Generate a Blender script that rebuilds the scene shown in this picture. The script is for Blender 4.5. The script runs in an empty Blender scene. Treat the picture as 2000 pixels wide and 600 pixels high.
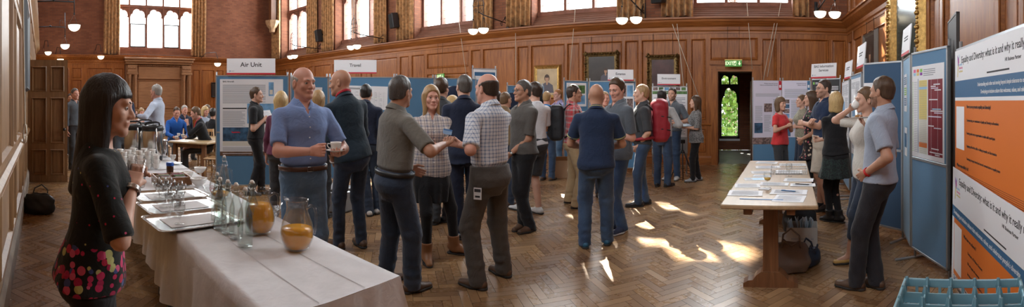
import bpy, math, random
import numpy as np
from mathutils import Vector, Matrix
PI = math.pi
R = math.radians
# ------------------------------------------------------------------ camera
F = 860.0; X0 = 1450.0; YH = 198.0; CAMH = 1.56      # focal length in pixels of the stitched panorama, azimuth zero, horizon row, eye height
sc = bpy.context.scene
col = sc.collection
cd = bpy.data.cameras.new('camera'); cam = bpy.data.objects.new('camera', cd); col.objects.link(cam); sc.camera = cam
cam.location = (0, 0, CAMH)
cam.rotation_euler = (PI/2, 0, -(1000-X0)/F)
cd.type = 'PANO'; cd.clip_start = 0.05; cd.clip_end = 400
cc = cd.cycles if hasattr(cd, 'cycles') else cd
cc.panorama_type = 'CENTRAL_CYLINDRICAL'
cc.central_cylindrical_range_u_min = -1000/F
cc.central_cylindrical_range_u_max = 1000/F
cc.central_cylindrical_range_v_min = (YH-600)/F
cc.central_cylindrical_range_v_max = YH/F
cc.central_cylindrical_radius = 1.0
def az(px): return (px-X0)/F
def fr(py, z=0.0): return F*(CAMH-z)/(py-YH)          # distance of a point at height z seen at row py
def P(px, r, z=0.0): return Vector((r*math.sin(az(px)), r*math.cos(az(px)), z))
# ------------------------------------------------------------------ view
sc.view_settings.view_transform = 'Standard'; sc.view_settings.look = 'None'
sc.view_settings.gamma = 1.0; sc.view_settings.use_curve_mapping = False
sc.view_settings.exposure = 0.78
sc.cycles.max_bounces = 7; sc.cycles.diffuse_bounces = 4; sc.cycles.glossy_bounces = 3
sc.cycles.transmission_bounces = 6; sc.cycles.transparent_max_bounces = 10
sc.cycles.caustics_reflective = False; sc.cycles.caustics_refractive = False
sc.cycles.sample_clamp_indirect = 4.0
sc.cycles.use_denoising = True
# ------------------------------------------------------------------ sky, sun, daylight at the windows
w = bpy.data.worlds.new('sky'); sc.world = w; w.use_nodes = True
bgn = w.node_tree.nodes['Background']; bgn.inputs[0].default_value = (0.93, 0.97, 1.0, 1); bgn.inputs[1].default_value = 3.4
SUN_DIR = Vector((0.48*0.766/1.002, -0.88*0.766/1.002, -0.643)).normalized()
sl = bpy.data.lights.new('sun', 'SUN'); sl.energy = 30; sl.angle = R(0.55); sl.color = (1.0, 0.93, 0.82)
so = bpy.data.objects.new('sun', sl); col.objects.link(so); so.location = (-8, 30, 18)
so.rotation_euler = SUN_DIR.to_track_quat('-Z', 'Y').to_euler()
def win_light(name, loc, direction, sx, sy, power, colr=(0.90, 0.95, 1.0)):
    l = bpy.data.lights.new(name, 'AREA'); l.shape = 'RECTANGLE'; l.size = sx; l.size_y = sy; l.energy = power; l.color = colr
    o = bpy.data.objects.new(name, l); col.objects.link(o); o.location = loc
    o.rotation_euler = Vector(direction).to_track_quat('-Z', 'Y').to_euler()
    return o
WINX = [-17.45, -13.08, -8.72, -4.36, 0.0]            # the five windows of the long wall
for wx in WINX:
    win_light('daylight', (wx, 11.75, 6.0), (0, -1, -0.25), 2.3, 3.6, 420)
win_light('daylight', (-19.95, 4.75, 5.9), (1, 0, -0.25), 3.9, 3.6, 520)
for wx in (-13.08, -8.72, -4.36, 0.0):                # windows high in the wall behind the camera
    win_light('daylight', (wx, -1.0, 6.4), (0, 1, -0.45), 2.3, 3.4, 240 if wx < -8 else 150)
# ------------------------------------------------------------------ object helpers
def tag(o, label=None, cat=None, group=None, kind=None):
    if label: o['label'] = label
    if cat: o['category'] = cat
    if group: o['group'] = group
    if kind: o['kind'] = kind
    return o
def empty(name, loc=(0, 0, 0), rz=0.0, label=None, cat=None, group=None, kind=None):
    o = bpy.data.objects.new(name, None); col.objects.link(o); o.location = loc; o.rotation_euler = (0, 0, rz)
    o.empty_display_size = 0.1
    return tag(o, label, cat, group, kind)
KIDS = {}
def link(name, me, parent=None):
    o = bpy.data.objects.new(name, me); col.objects.link(o)
    if parent is not None:
        o.parent = parent; KIDS.setdefault(parent.name, []).append(o)
    return o
def dup(o, loc=None, rz=None, label=None, group=None, parent=None, scale=None):
    c = o.copy(); col.objects.link(c)
    if parent is not None:
        c.parent = parent; KIDS.setdefault(parent.name, []).append(c)
    if loc is not None: c.location = loc
    if rz is not None: c.rotation_euler = (0, 0, rz)
    if scale is not None: c.scale = (scale,)*3
    if label: c['label'] = label
    if group: c['group'] = group
    for ch in list(KIDS.get(o.name, [])): dup(ch, parent=c)
    return c
class MB:
    """collects shapes, then links them as ONE mesh object"""
    def __init__(s): s.v = []; s.f = []; s.m = []; s.sm = []
    def add(s, vs, fs, mi=0, smooth=False, M=None):
        b = len(s.v)
        if M is not None: vs = [M @ Vector(p) for p in vs]
        s.v += [tuple(p) for p in vs]
        s.f += [tuple(b+i for i in f) for f in fs]; s.m += [mi]*len(fs); s.sm += [smooth]*len(fs)
        return s
    def box(s, x0, x1, y0, y1, z0, z1, mi=0, M=None, bev=0.0):
        if x0 > x1: x0, x1 = x1, x0
        if y0 > y1: y0, y1 = y1, y0
        if z0 > z1: z0, z1 = z1, z0
        b = min(bev, (x1-x0)*.45, (y1-y0)*.45, (z1-z0)*.45)
        if b <= 0:
            vs = [(x, y, z) for z in (z0, z1) for y in (y0, y1) for x in (x0, x1)]
            fs = [(0, 2, 3, 1), (4, 5, 7, 6), (0, 1, 5, 4), (2, 6, 7, 3), (0, 4, 6, 2), (1, 3, 7, 5)]
            return s.add(vs, fs, mi, False, M)
        vs = []; idx = {}
        for k, z in enumerate((z0, z1)):
            for j, y in enumerate((y0, y1)):
                for i, x in enumerate((x0, x1)):
                    sx, sy, sz = (1-2*i), (1-2*j), (1-2*k)
                    for a in range(3):
                        idx[(i, j, k, a)] = len(vs)
                        vs.append((x+(sx*b if a != 0 else 0), y+(sy*b if a != 1 else 0), z+(sz*b if a != 2 else 0)))
        fs = []
        g = lambda i, j, k, a: idx[(i, j, k, a)]
        for i in (0, 1):
            q = [g(i, 0, 0, 0), g(i, 1, 0, 0), g(i, 1, 1, 0), g(i, 0, 1, 0)]; fs.append(q if i else q[::-1])
        for j in (0, 1):
            q = [g(0, j, 0, 1), g(0, j, 1, 1), g(1, j, 1, 1), g(1, j, 0, 1)]; fs.append(q if j else q[::-1])
        for k in (0, 1):
            q = [g(0, 0, k, 2), g(1, 0, k, 2), g(1, 1, k, 2), g(0, 1, k, 2)]; fs.append(q if k else q[::-1])
        for i in (0, 1):
            for j in (0, 1):
                q = [g(i, j, 0, 0), g(i, j, 0, 1), g(i, j, 1, 1), g(i, j, 1, 0)]; fs.append(q if (i+j) % 2 else q[::-1])
            for k in (0, 1):
                q = [g(i, 0, k, 0), g(i, 0, k, 2), g(i, 1, k, 2), g(i, 1, k, 0)]; fs.append(q[::-1] if (i+k) % 2 else q)
        for j in (0, 1):
            for k in (0, 1):
                q = [g(0, j, k, 1), g(0, j, k, 2), g(1, j, k, 2), g(1, j, k, 1)]; fs.append(q if (j+k) % 2 else q[::-1])
        for i in (0, 1):
            for j in (0, 1):
                for k in (0, 1):
                    q = [g(i, j, k, 0), g(i, j, k, 1), g(i, j, k, 2)]; fs.append(q if (i+j+k) % 2 == 0 else q[::-1])
        return s.add(vs, fs, mi, False, M)
    def lathe(s, prof, n=24, mi=0, M=None, smooth=True, cx=0, cy=0):
        vs = []; fs = []
        for (r, z) in prof:
            for k in range(n):
                a = 2*PI*k/n; vs.append((cx+r*math.cos(a), cy+r*math.sin(a), z))
        for i in range(len(prof)-1):
            for k in range(n):
                k2 = (k+1) % n; fs.append((i*n+k, i*n+k2, (i+1)*n+k2, (i+1)*n+k))
        if prof[0][0] > 1e-5 and False: fs.append(tuple(range(n))[::-1])
        return s.add(vs, fs, mi, smooth, M)
    def tube(s, pts, rad, n=8, mi=0, M=None, closed=False, smooth=True, caps=True):
        pts = [Vector(p) for p in pts]; m = len(pts)
        rads = rad if isinstance(rad, (list, tuple)) else [rad]*m
        vs = []; fs = []; up = None
        for i, p in enumerate(pts):
            if closed: t = pts[(i+1) % m]-pts[i-1]
            else: t = pts[min(i+1, m-1)]-pts[max(i-1, 0)]
            if t.length < 1e-9: t = Vector((0, 0, 1))
            t.normalize()
            if up is None:
                up = Vector((0, 0, 1)) if abs(t.z) < .9 else Vector((1, 0, 0))
            a = t.cross(up)
            if a.length < 1e-6: a = t.orthogonal()
            a.normalize(); b = a.cross(t); b.normalize(); up = b
            for k in range(n):
                th = 2*PI*k/n; vs.append(p+a*math.cos(th)*rads[i]+b*math.sin(th)*rads[i])
        for i in range(m if closed else m-1):
            j = (i+1) % m
            for k in range(n):
                k2 = (k+1) % n; fs.append((i*n+k, i*n+k2, j*n+k2, j*n+k))
        if caps and not closed:
            fs.append(tuple(range(n))[::-1]); fs.append(tuple((m-1)*n+k for k in range(n)))
        return s.add(vs, fs, mi, smooth, M)
    def prism(s, poly, z0, z1, mi=0, M=None):
        """2-D polygon (counter-clockwise) extruded along local z"""
        n = len(poly)
        vs = [(x, y, z0) for x, y in poly]+[(x, y, z1) for x, y in poly]
        fs = [tuple(range(n))[::-1], tuple(range(n, 2*n))]+[(i, (i+1) % n, n+(i+1) % n, n+i) for i in range(n)]
        return s.add(vs, fs, mi, False, M)
    def sphere(s, c, r, n=16, mi=0, M=None, sz=1.0):
        prof = [(max(1e-4, r*math.sin(PI*i/(n//2))), c[2]-r*sz*math.cos(PI*i/(n//2))) for i in range(n//2+1)]
        return s.lathe(prof, n, mi, M, True, c[0], c[1])
    def build(s, name, mats, parent=None, smooth=None):
        me = bpy.data.meshes.new(name)
        me.from_pydata(s.v, [], s.f)
        if not isinstance(mats, (list, tuple)): mats = [mats]
        for m in mats: me.materials.append(m)
        me.polygons.foreach_set('material_index', s.m)
        me.polygons.foreach_set('use_smooth', [bool(x) if smooth is None else smooth for x in s.sm])
        me.update()
        return link(name, me, parent)
def frame(org, ux, uy):
    """matrix from two in-plane directions"""
    ux = Vector(ux).normalized(); uy = Vector(uy).normalized(); uz = ux.cross(uy).normalized(); uy = uz.cross(ux)
    M = Matrix.Identity(4)
    for i in range(3): M[i][0] = ux[i]; M[i][1] = uy[i]; M[i][2] = uz[i]; M[i][3] = org[i]
    return M
def TR(x=0, y=0, z=0, rz=0.0): return Matrix.Translation((x, y, z)) @ Matrix.Rotation(rz, 4, 'Z')
_fonts = {}
def text_mesh(body, size, align='CENTER', bold=0.0, sx=1.0, depth=0.0004):
    c = bpy.data.curves.new('lettering', 'FONT'); c.body = body; c.size = size; c.align_x = align; c.align_y = 'CENTER'
    c.offset = bold*size; c.extrude = depth; c.resolution_u = 3
    o = bpy.data.objects.new('lettering', c); col.objects.link(o)
    dg = bpy.context.evaluated_depsgraph_get(); me = bpy.data.meshes.new_from_object(o.evaluated_get(dg))
    bpy.data.objects.remove(o); bpy.data.curves.remove(c)
    vs = [(v.co.x*sx, v.co.y, v.co.z) for v in me.vertices]; fs = [tuple(p.vertices) for p in me.polygons]
    bpy.data.meshes.remove(me)
    return vs, fs
def put_text(mb, body, size, x, y, z=0.001, mi=0, M=None, align='CENTER', bold=0.0, sx=1.0, rot=0.0):
    vs, fs = text_mesh(body, size, align, bold, sx)
    c, s_ = math.cos(rot), math.sin(rot)
    mb.add([(x+a*c-b*s_, y+a*s_+b*c, z+d) for a, b, d in vs], fs, mi, False, M)
# ------------------------------------------------------------------ materials
_mats = {}
def new_mat(name):
    m = bpy.data.materials.new(name); m.use_nodes = True
    nt = m.node_tree; return m, nt, nt.nodes['Principled BSDF'], nt.nodes, nt.links
def mat(name, c=(.5, .5, .5), rough=.5, metal=0.0, spec=.5, noise=0.0, nscale=8.0, bump=0.0, bscale=40.0, coat=0.0, sheen=0.0, trans=0.0, ior=1.45, emit=None, estr=0.0, alpha=1.0, stretch=(1, 1, 1)):
    if name in _mats: return _mats[name]
    m, nt, b, N, L = new_mat(name)
    b.inputs['Base Color'].default_value = (*c, 1); b.inputs['Roughness'].default_value = rough
    b.inputs['Metallic'].default_value = metal; b.inputs['Specular IOR Level'].default_value = spec
    b.inputs['Coat Weight'].default_value = coat; b.inputs['Sheen Weight'].default_value = sheen
    b.inputs['Transmission Weight'].default_value = trans; b.inputs['IOR'].default_value = ior; b.inputs['Alpha'].default_value = alpha
    if emit: b.inputs['Emission Color'].default_value = (*emit, 1); b.inputs['Emission Strength'].default_value = estr
    if noise or bump:
        tc = N.new('ShaderNodeTexCoord'); mp = N.new('ShaderNodeMapping'); mp.inputs['Scale'].default_value = stretch
        L.new(tc.outputs['Object'], mp.inputs[0])
    if noise:
        n = N.new('ShaderNodeTexNoise'); n.inputs['Scale'].default_value = nscale; n.inputs['Detail'].default_value = 4
        L.new(mp.outputs[0], n.inputs['Vector'])
        r = N.new('ShaderNodeValToRGB'); r.color_ramp.elements[0].position = .3; r.color_ramp.elements[1].position = .7
        r.color_ramp.elements[0].color = (*[max(0, x*(1-noise)) for x in c], 1); r.color_ramp.elements[1].color = (*[min(1, x*(1+noise)) for x in c], 1)
        L.new(n.outputs['Fac'], r.inputs[0]); L.new(r.outputs[0], b.inputs['Base Color'])
    if bump:
        n = N.new('ShaderNodeTexNoise'); n.inputs['Scale'].default_value = bscale; n.inputs['Detail'].default_value = 3
        L.new(mp.outputs[0], n.inputs['Vector'])
        bp = N.new('ShaderNodeBump'); bp.inputs['Strength'].default_value = bump; bp.inputs['Distance'].default_value = .01
        L.new(n.outputs['Fac'], bp.inputs['Height']); L.new(bp.outputs[0], b.inputs['Normal'])
    _mats[name] = m; return m
def math_n(N, L, op, a, b=None, c=None):
    n = N.new('ShaderNodeMath'); n.operation = op
    for i, x in enumerate((a, b, c)):
        if x is None: continue
        if isinstance(x, (int, float)): n.inputs[i].default_value = x
        else: L.new(x, n.inputs[i])
    return n.outputs[0]
def mix_n(N, L, fac, a, b):
    n = N.new('ShaderNodeMix'); n.data_type = 'RGBA'
    if isinstance(fac, (int, float)): n.inputs[0].default_value = fac
    else: L.new(fac, n.inputs[0])
    for i, x in ((6, a), (7, b)):
        if isinstance(x, tuple): n.inputs[i].default_value = (*x, 1) if len(x) == 3 else x
        else: L.new(x, n.inputs[i])
    return n.outputs[2]
def wood(name, c1, c2, scale=1.0, axis='Z', rough=.45, coat=.15, spec=.4):
    if name in _mats: return _mats[name]
    m, nt, b, N, L = new_mat(name)
    tc = N.new('ShaderNodeTexCoord'); mp = N.new('ShaderNodeMapping')
    st = {'Z': (9, 9, .7), 'X': (.7, 9, 9), 'Y': (9, .7, 9)}[axis]
    mp.inputs['Scale'].default_value = tuple(x*scale for x in st); L.new(tc.outputs['Object'], mp.inputs[0])
    n = N.new('ShaderNodeTexNoise'); n.inputs['Scale'].default_value = 3; n.inputs['Detail'].default_value = 7; n.inputs['Distortion'].default_value = .8
    L.new(mp.outputs[0], n.inputs['Vector'])
    n2 = N.new('ShaderNodeTexNoise'); n2.inputs['Scale'].default_value = .9; n2.inputs['Detail'].default_value = 2; L.new(tc.outputs['Object'], n2.inputs['Vector'])
    r = N.new('ShaderNodeValToRGB'); e = r.color_ramp.elements; e[0].position = .32; e[1].position = .68; e[0].color = (*c1, 1); e[1].color = (*c2, 1)
    f = math_n(N, L, 'ADD', math_n(N, L, 'MULTIPLY', n.outputs['Fac'], .7), math_n(N, L, 'MULTIPLY', n2.outputs['Fac'], .3))
    L.new(f, r.inputs[0]); L.new(r.outputs[0], b.inputs['Base Color'])
    b.inputs['Roughness'].default_value = rough; b.inputs['Coat Weight'].default_value = coat; b.inputs['Coat Roughness'].default_value = .3
    b.inputs['Specular IOR Level'].default_value = spec
    bp = N.new('ShaderNodeBump'); bp.inputs['Strength'].default_value = .08; L.new(n.outputs['Fac'], bp.inputs['Height']); L.new(bp.outputs[0], b.inputs['Normal'])
    _mats[name] = m; return m
def brick(name, c1, c2, mortar, axis='X'):
    m, nt, b, N, L = new_mat(name)
    tc = N.new('ShaderNodeTexCoord'); sx = N.new('ShaderNodeSeparateXYZ'); L.new(tc.outputs['Object'], sx.inputs[0])
    cb = N.new('ShaderNodeCombineXYZ')
    L.new(math_n(N, L, 'ADD', sx.outputs[0], sx.outputs[1]), cb.inputs[0]); L.new(sx.outputs[2], cb.inputs[1])
    t = N.new('ShaderNodeTexBrick'); L.new(cb.outputs[0], t.inputs['Vector'])
    t.inputs['Scale'].default_value = 1.0; t.inputs['Brick Width'].default_value = .23; t.inputs['Row Height'].default_value = .072
    t.inputs['Mortar Size'].default_value = .006; t.inputs['Color1'].default_value = (*c1, 1); t.inputs['Color2'].default_value = (*c2, 1); t.inputs['Mortar'].default_value = (*mortar, 1)
    t.inputs['Bias'].default_value = -.2
    n = N.new('ShaderNodeTexNoise'); n.inputs['Scale'].default_value = 1.7; n.inputs['Detail'].default_value = 5; L.new(tc.outputs['Object'], n.inputs['Vector'])
    mx = N.new('ShaderNodeMix'); mx.data_type = 'RGBA'; mx.blend_type = 'MULTIPLY'; mx.inputs[0].default_value = .55
    L.new(t.outputs[0], mx.inputs[6]); L.new(n.outputs['Fac'], mx.inputs[7]); 
    g = N.new('ShaderNodeGamma'); g.inputs[1].default_value = .85; L.new(mx.outputs[2], g.inputs[0])
    L.new(g.outputs[0], b.inputs['Base Color']); b.inputs['Roughness'].default_value = .85; b.inputs['Specular IOR Level'].default_value = .2
    bp = N.new('ShaderNodeBump'); bp.inputs['Strength'].default_value = .5; bp.inputs['Distance'].default_value = .01; L.new(t.outputs['Fac'], bp.inputs['Height']); bp.invert = True
    L.new(bp.outputs[0], b.inputs['Normal']); return m
def glass_mat(name, tint=(1, 1, 1), rough=.0, ior=1.45, thin=True):
    if name in _mats: return _mats[name]
    m, nt, b, N, L = new_mat(name)
    b.inputs['Base Color'].default_value = (*tint, 1); b.inputs['Roughness'].default_value = rough
    b.inputs['Transmission Weight'].default_value = 1.0; b.inputs['IOR'].default_value = ior
    if thin:   # clear thin panes and vessels: mostly see-through with fresnel glints
        tr = N.new('ShaderNodeBsdfTransparent'); tr.inputs[0].default_value = (*tint, 1)
        gl = N.new('ShaderNodeBsdfGlossy'); gl.inputs['Roughness'].default_value = max(rough, .03)
        lw = N.new('ShaderNodeLayerWeight'); lw.inputs[0].default_value = .5
        mx = N.new('ShaderNodeMixShader'); L.new(math_n(N, L, 'MULTIPLY_ADD', math_n(N, L, 'POWER', lw.outputs['Facing'], 2.5), .60, .05), mx.inputs[0])
        L.new(tr.outputs[0], mx.inputs[1]); L.new(gl.outputs[0], mx.inputs[2]); L.new(mx.outputs[0], N['Material Output'].inputs[0])
    _mats[name] = m; return m
OAK = wood('oak_panelling', (.165, .048, .011), (.39, .140, .034), 1.0, 'Z', .42, .12, .28)
OAKH = wood('oak_rail', (.165, .048, .011), (.37, .132, .032), 1.0, 'X', .42, .12, .28)
OAKD = wood('dark_oak', (.095, .038, .018), (.20, .085, .036), 1.0, 'Z', .42, .25)
OAKP = wood('pale_oak', (.17, .085, .035), (.33, .18, .078), 1.0, 'Z', .5, .1)
OAKT = wood('table_oak', (.38, .25, .12), (.56, .40, .22), 1.0, 'X', .4, .25)
OAKL = wood('trestle_oak', (.11, .045, .018), (.26, .115, .05), 1.0, 'Z', .4, .25)
BRICK = brick('red_brick', (.26, .085, .040), (.17, .050, .026), (.14, .070, .045))
STONE = mat('stone_tracery', (.20, .085, .055), .7, noise=.25, nscale=5)
WHITE = mat('white_paper', (.82, .83, .86), .6)
BLACK = mat('black_plastic', (.018, .018, .02), .45)
INK = mat('ink_black', (.03, .03, .035), .7)
INKG = mat('ink_grey', (.34, .36, .40), .7)
STEEL = mat('brushed_steel', (.62, .60, .57), .28, 1.0, bump=.05, bscale=200)
CHROME = mat('chrome', (.8, .8, .8), .12, 1.0)
IRON = mat('wrought_iron', (.03, .03, .033), .5, .6)
ALU = mat('grey_aluminium', (.42, .44, .46), .4, .7)
BLUEF = mat('blue_felt', (.10, .235, .40), .95, bump=.2, bscale=300, sheen=.2)
DBLUEF = mat('dark_blue_felt', (.045, .10, .185), .95, bump=.2, bscale=300, sheen=.2)
GLASS = glass_mat('clear_glass', (.985, .992, .99))
RED = mat('signal_red', (.55, .02, .04), .5)
GOLD = mat('gilt', (.50, .31, .10), .38, .8, noise=.3, nscale=20, bump=.5, bscale=45)
CERAMIC = mat('white_china', (.80, .79, .76), .18, spec=.6)
# ================================================================== bodies from blended distance fields
def surfnet(f, lo, hi, h):
    lo = np.array(lo, float); hi = np.array(hi, float)
    n = np.maximum(((hi-lo)/h).astype(int)+2, 4)
    ax = [lo[i]+h*np.arange(n[i]) for i in range(3)]
    X, Y, Z = np.meshgrid(*ax, indexing='ij')
    Pn = np.stack([X.ravel(), Y.ravel(), Z.ravel()], 1).astype(np.float32)
    D = f(Pn).reshape(n).astype(np.float32)
    D[0] = D[-1] = 1; D[:, 0] = D[:, -1] = 1; D[:, :, 0] = D[:, :, -1] = 1
    S = D < 0
    c = S[:-1, :-1, :-1].astype(np.int8)*0
    for i in (0, 1):
        for j in (0, 1):
            for k in (0, 1): c = c+S[i:n[0]-1+i, j:n[1]-1+j, k:n[2]-1+k]
    act = (c > 0) & (c < 8); I = np.argwhere(act)
    if len(I) == 0: return np.zeros((0, 3)), np.zeros((0, 4), int)
    idx = -np.ones(act.shape, np.int64); idx[act] = np.arange(len(I))
    acc = np.zeros((len(I), 3)); cnt = np.zeros(len(I))
    cor = [(i, j, k) for i in (0, 1) for j in (0, 1) for k in (0, 1)]
    for a in cor:
        for ax_ in range(3):
            if a[ax_]: continue
            b = list(a); b[ax_] = 1
            da = D[I[:, 0]+a[0], I[:, 1]+a[1], I[:, 2]+a[2]]; db = D[I[:, 0]+b[0], I[:, 1]+b[1], I[:, 2]+b[2]]
            m = (da < 0) != (db < 0); t = np.where(m, da/(da-db+1e-12), 0)
            p = np.tile(np.array(a, float), (len(I), 1)); p[:, ax_] += t
            acc[m] += p[m]; cnt[m] += 1
    V = lo+h*(I+acc/np.maximum(cnt, 1)[:, None])
    Fs = []
    for ax_ in range(3):
        o = [q for q in range(3) if q != ax_]
        sl0 = [slice(None)]*3; sl1 = [slice(None)]*3
        sl0[ax_] = slice(0, -1); sl1[ax_] = slice(1, None)
        A = S[tuple(sl0)]; B = S[tuple(sl1)]
        E = np.argwhere(A != B)
        E = E[(E[:, o[0]] > 0) & (E[:, o[1]] > 0) & (E[:, o[0]] < n[o[0]]-1) & (E[:, o[1]] < n[o[1]]-1)]
        if not len(E): continue
        flip = A[E[:, 0], E[:, 1], E[:, 2]]
        def cell(d0, d1):
            q = E.copy(); q[:, o[0]] -= d0; q[:, o[1]] -= d1
            return idx[q[:, 0], q[:, 1], q[:, 2]]
        q = np.stack([cell(1, 1), cell(0, 1), cell(0, 0), cell(1, 0)], 1)
        if ax_ == 1: flip = ~flip
        q[~flip] = q[~flip][:, ::-1]
        Fs.append(q)
    return V, np.concatenate(Fs)
def np_mesh(name, parts, mats, parent=None, smooth=True, matfn=None):
    """parts: list of (V,F) arrays joined into one mesh object"""
    vs = []; fs = []; b = 0
    for V, Fq in parts:
        if len(Fq) == 0: continue
        vs.append(V); fs.append(Fq+b); b += len(V)
    if not vs: return None
    V = np.concatenate(vs); Fq = np.concatenate(fs)
    me = bpy.data.meshes.new(name)
    me.vertices.add(len(V)); me.vertices.foreach_set('co', V.astype(np.float32).ravel())
    nf = len(Fq); me.loops.add(nf*4); me.polygons.add(nf)
    me.loops.foreach_set('vertex_index', Fq.astype(np.int32).ravel())
    me.polygons.foreach_set('loop_start', np.arange(0, nf*4, 4, dtype=np.int32)); 
    if not isinstance(mats, (list, tuple)): mats = [mats]
    for m in mats: me.materials.append(m)
    if matfn is not None:
        cen = V[Fq].mean(1); me.polygons.foreach_set('material_index', matfn(cen).astype(np.int32))
    me.polygons.foreach_set('use_smooth', np.full(nf, smooth))
    me.update(calc_edges=True)
    return link(name, me, parent)
v3 = lambda *a: np.array(a, float)
def smin(a, b, k):
    if not isinstance(k, np.ndarray) and k <= 0: return np.minimum(a, b)
    h = np.maximum(k-np.abs(a-b), 0)/k
    return np.minimum(a, b)-h*h*k*.25
def smax(a, b, k): return -smin(-a, -b, k)
def cone(p, a, b, ra, rb, flat=None):
    """limb between a and b with radii ra, rb; flat=(axis, factor) squashes the cross-section"""
    a = np.asarray(a, float); b = np.asarray(b, float); ba = b-a; L2 = max(float(ba@ba), 1e-9)
    pa = p-a.astype(np.float32); t = np.clip(pa@ba.astype(np.float32)/L2, 0, 1)
    d = pa-t[:, None]*ba.astype(np.float32)
    if flat is not None:
        ax_ = np.asarray(flat[0], float); ax_ = (ax_/np.linalg.norm(ax_)).astype(np.float32)
        d = d+(d@ax_)[:, None]*ax_*(1/flat[1]-1)
    return np.sqrt((d*d).sum(1))-(ra+(rb-ra)*t)
def ell(p, c, r):
    r = np.asarray(r, np.float32); q = (p-np.asarray(c, np.float32))/r
    k0 = np.sqrt((q*q).sum(1)); k1 = np.sqrt(((q/r)**2).sum(1))
    return k0*(k0-1)/np.maximum(k1, 1e-6)
def rbox(p, c, h, r):
    q = np.abs(p-np.asarray(c, np.float32))-(np.asarray(h, np.float32)-r)
    return np.sqrt((np.maximum(q, 0)**2).sum(1))+np.minimum(q.max(1), 0)-r
def plane(p, o, n):
    n = np.asarray(n, float); n = n/np.linalg.norm(n)
    return ((p-np.asarray(o, np.float32))@n.astype(np.float32))
def stack(p, tab, ext=0.0, cap=True):
    """body of elliptic cross-sections: rows (z, half width, half depth, centre y)"""
    T = np.array([r if len(r) == 4 else (*r, 0) for r in tab], float); z = p[:, 2]
    zz = np.linspace(T[0, 0], T[-1, 0], 60)
    def cv(i):
        y = np.interp(zz, T[:, 0], T[:, i]); k = np.array([1, 2, 3, 2, 1])/9.; yp = np.pad(y, 2, mode='edge')
        return np.convolve(yp, k, 'valid')
    w_ = np.interp(z, zz, cv(1))+ext; d_ = np.interp(z, zz, cv(2))+ext; c_ = np.interp(z, zz, cv(3))
    x = p[:, 0]; y = p[:, 1]-c_
    q = (np.abs(x/w_)**2.2+np.abs(y/d_)**2.2)**(1/2.2); m = np.minimum(w_, d_)
    g = np.sqrt(x*x+y*y)/np.maximum(q, 1e-4)
    d = (q-1)*np.minimum(g, m*1.4)*.92
    if cap: d = np.maximum(d, np.maximum(T[0, 0]-ext-z, z-T[-1, 0]-ext))
    return d
_rs = np.random.RandomState(7); _dirs = _rs.randn(24, 3); _dirs /= np.linalg.norm(_dirs, axis=1)[:, None]; _ph = _rs.rand(24)*6.28
def wrinkle(p, freq, seed=0, sc_=(1, 1, 1)):
    q = p*np.asarray(sc_, np.float32); s = np.zeros(len(p), np.float32)
    wpx = np.sin(q@_dirs[(seed+5) % 24].astype(np.float32)*freq*.45+seed)*1.3
    for i in range(4):
        k = (seed*3+i) % 24; s += np.sin(q@_dirs[k].astype(np.float32)*freq*(1+.37*i)+_ph[k]+wpx)*(1-.15*i)
    return s/3.2
def ik(S, T, l1, l2, hint):
    S = np.asarray(S, float); T = np.asarray(T, float); d = T-S; L_ = np.linalg.norm(d); 
    if L_ > (l1+l2)*.998: T = S+d*((l1+l2)*.998/L_); d = T-S; L_ = np.linalg.norm(d)
    u = d/L_; a = (l1*l1-l2*l2+L_*L_)/(2*L_); h = math.sqrt(max(l1*l1-a*a, 0))
    hv = np.asarray(hint, float); hv = hv-u*(hv@u); hv /= max(np.linalg.norm(hv), 1e-6)
    return S+u*a+hv*h, T
def rotm(rx=0, ry=0, rz=0):
    return np.array((Matrix.Rotation(rz, 3, 'Z') @ Matrix.Rotation(ry, 3, 'Y') @ Matrix.Rotation(rx, 3, 'X')))
TORSO_M = [(.80, .06, .06), (.86, .140, .100, -.005), (.92, .156, .112, -.012), (1.00, .150, .104), (1.08, .142, .098, .004), (1.20, .150, .104, .006), (1.30, .166, .114, .008), (1.37, .165, .110, .0), (1.41, .158, .104, -.006), (1.44, .130, .090, -.010), (1.47, .095, .076, -.012), (1.50, .068, .066, -.012), (1.53, .058, .060, -.008)]
TORSO_F = [(.80, .06, .06), (.86, .150, .105, -.01), (.92, .165, .116, -.015), (1.00, .150, .104, -.004), (1.08, .133, .092, .002), (1.18, .138, .096, .004), (1.28, .152, .112, .012), (1.35, .150, .102, .006), (1.39, .138, .092, -.002), (1.42, .112, .080, -.008), (1.45, .080, .066, -.010), (1.485, .054, .056, -.010), (1.53, .048, .051, -.006)]
SKIN = {}
def skin_mat(key, c):
    if key not in SKIN:
        m, nt, b, N, L = new_mat('skin_'+key)
        tc = N.new('ShaderNodeTexCoord'); n = N.new('ShaderNodeTexNoise'); n.inputs['Scale'].default_value = 14; n.inputs['Detail'].default_value = 4; L.new(tc.outputs['Object'], n.inputs['Vector'])
        L.new(mix_n(N, L, n.outputs['Fac'], tuple(x*.88 for x in c), (min(1, c[0]*1.1), c[1]*1.02, c[2]*.98)), b.inputs['Base Color'])
        b.inputs['Roughness'].default_value = .52; b.inputs['Subsurface Weight'].default_value = 0.0; b.inputs['Specular IOR Level'].default_value = .4
        SKIN[key] = (m, mat('lips_'+key, (c[0]*.92, c[1]*.74, c[2]*.74), .45), mat('stubble_'+key, (c[0]*.55, c[1]*.52, c[2]*.50), .7, noise=.25, nscale=90))
    return SKIN[key]
SK = {'fair': (.60, .36, .265), 'pink': (.62, .33, .25), 'tan': (.46, .25, .165), 'pale': (.66, .43, .34), 'dark': (.28, .14, .09)}
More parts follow.
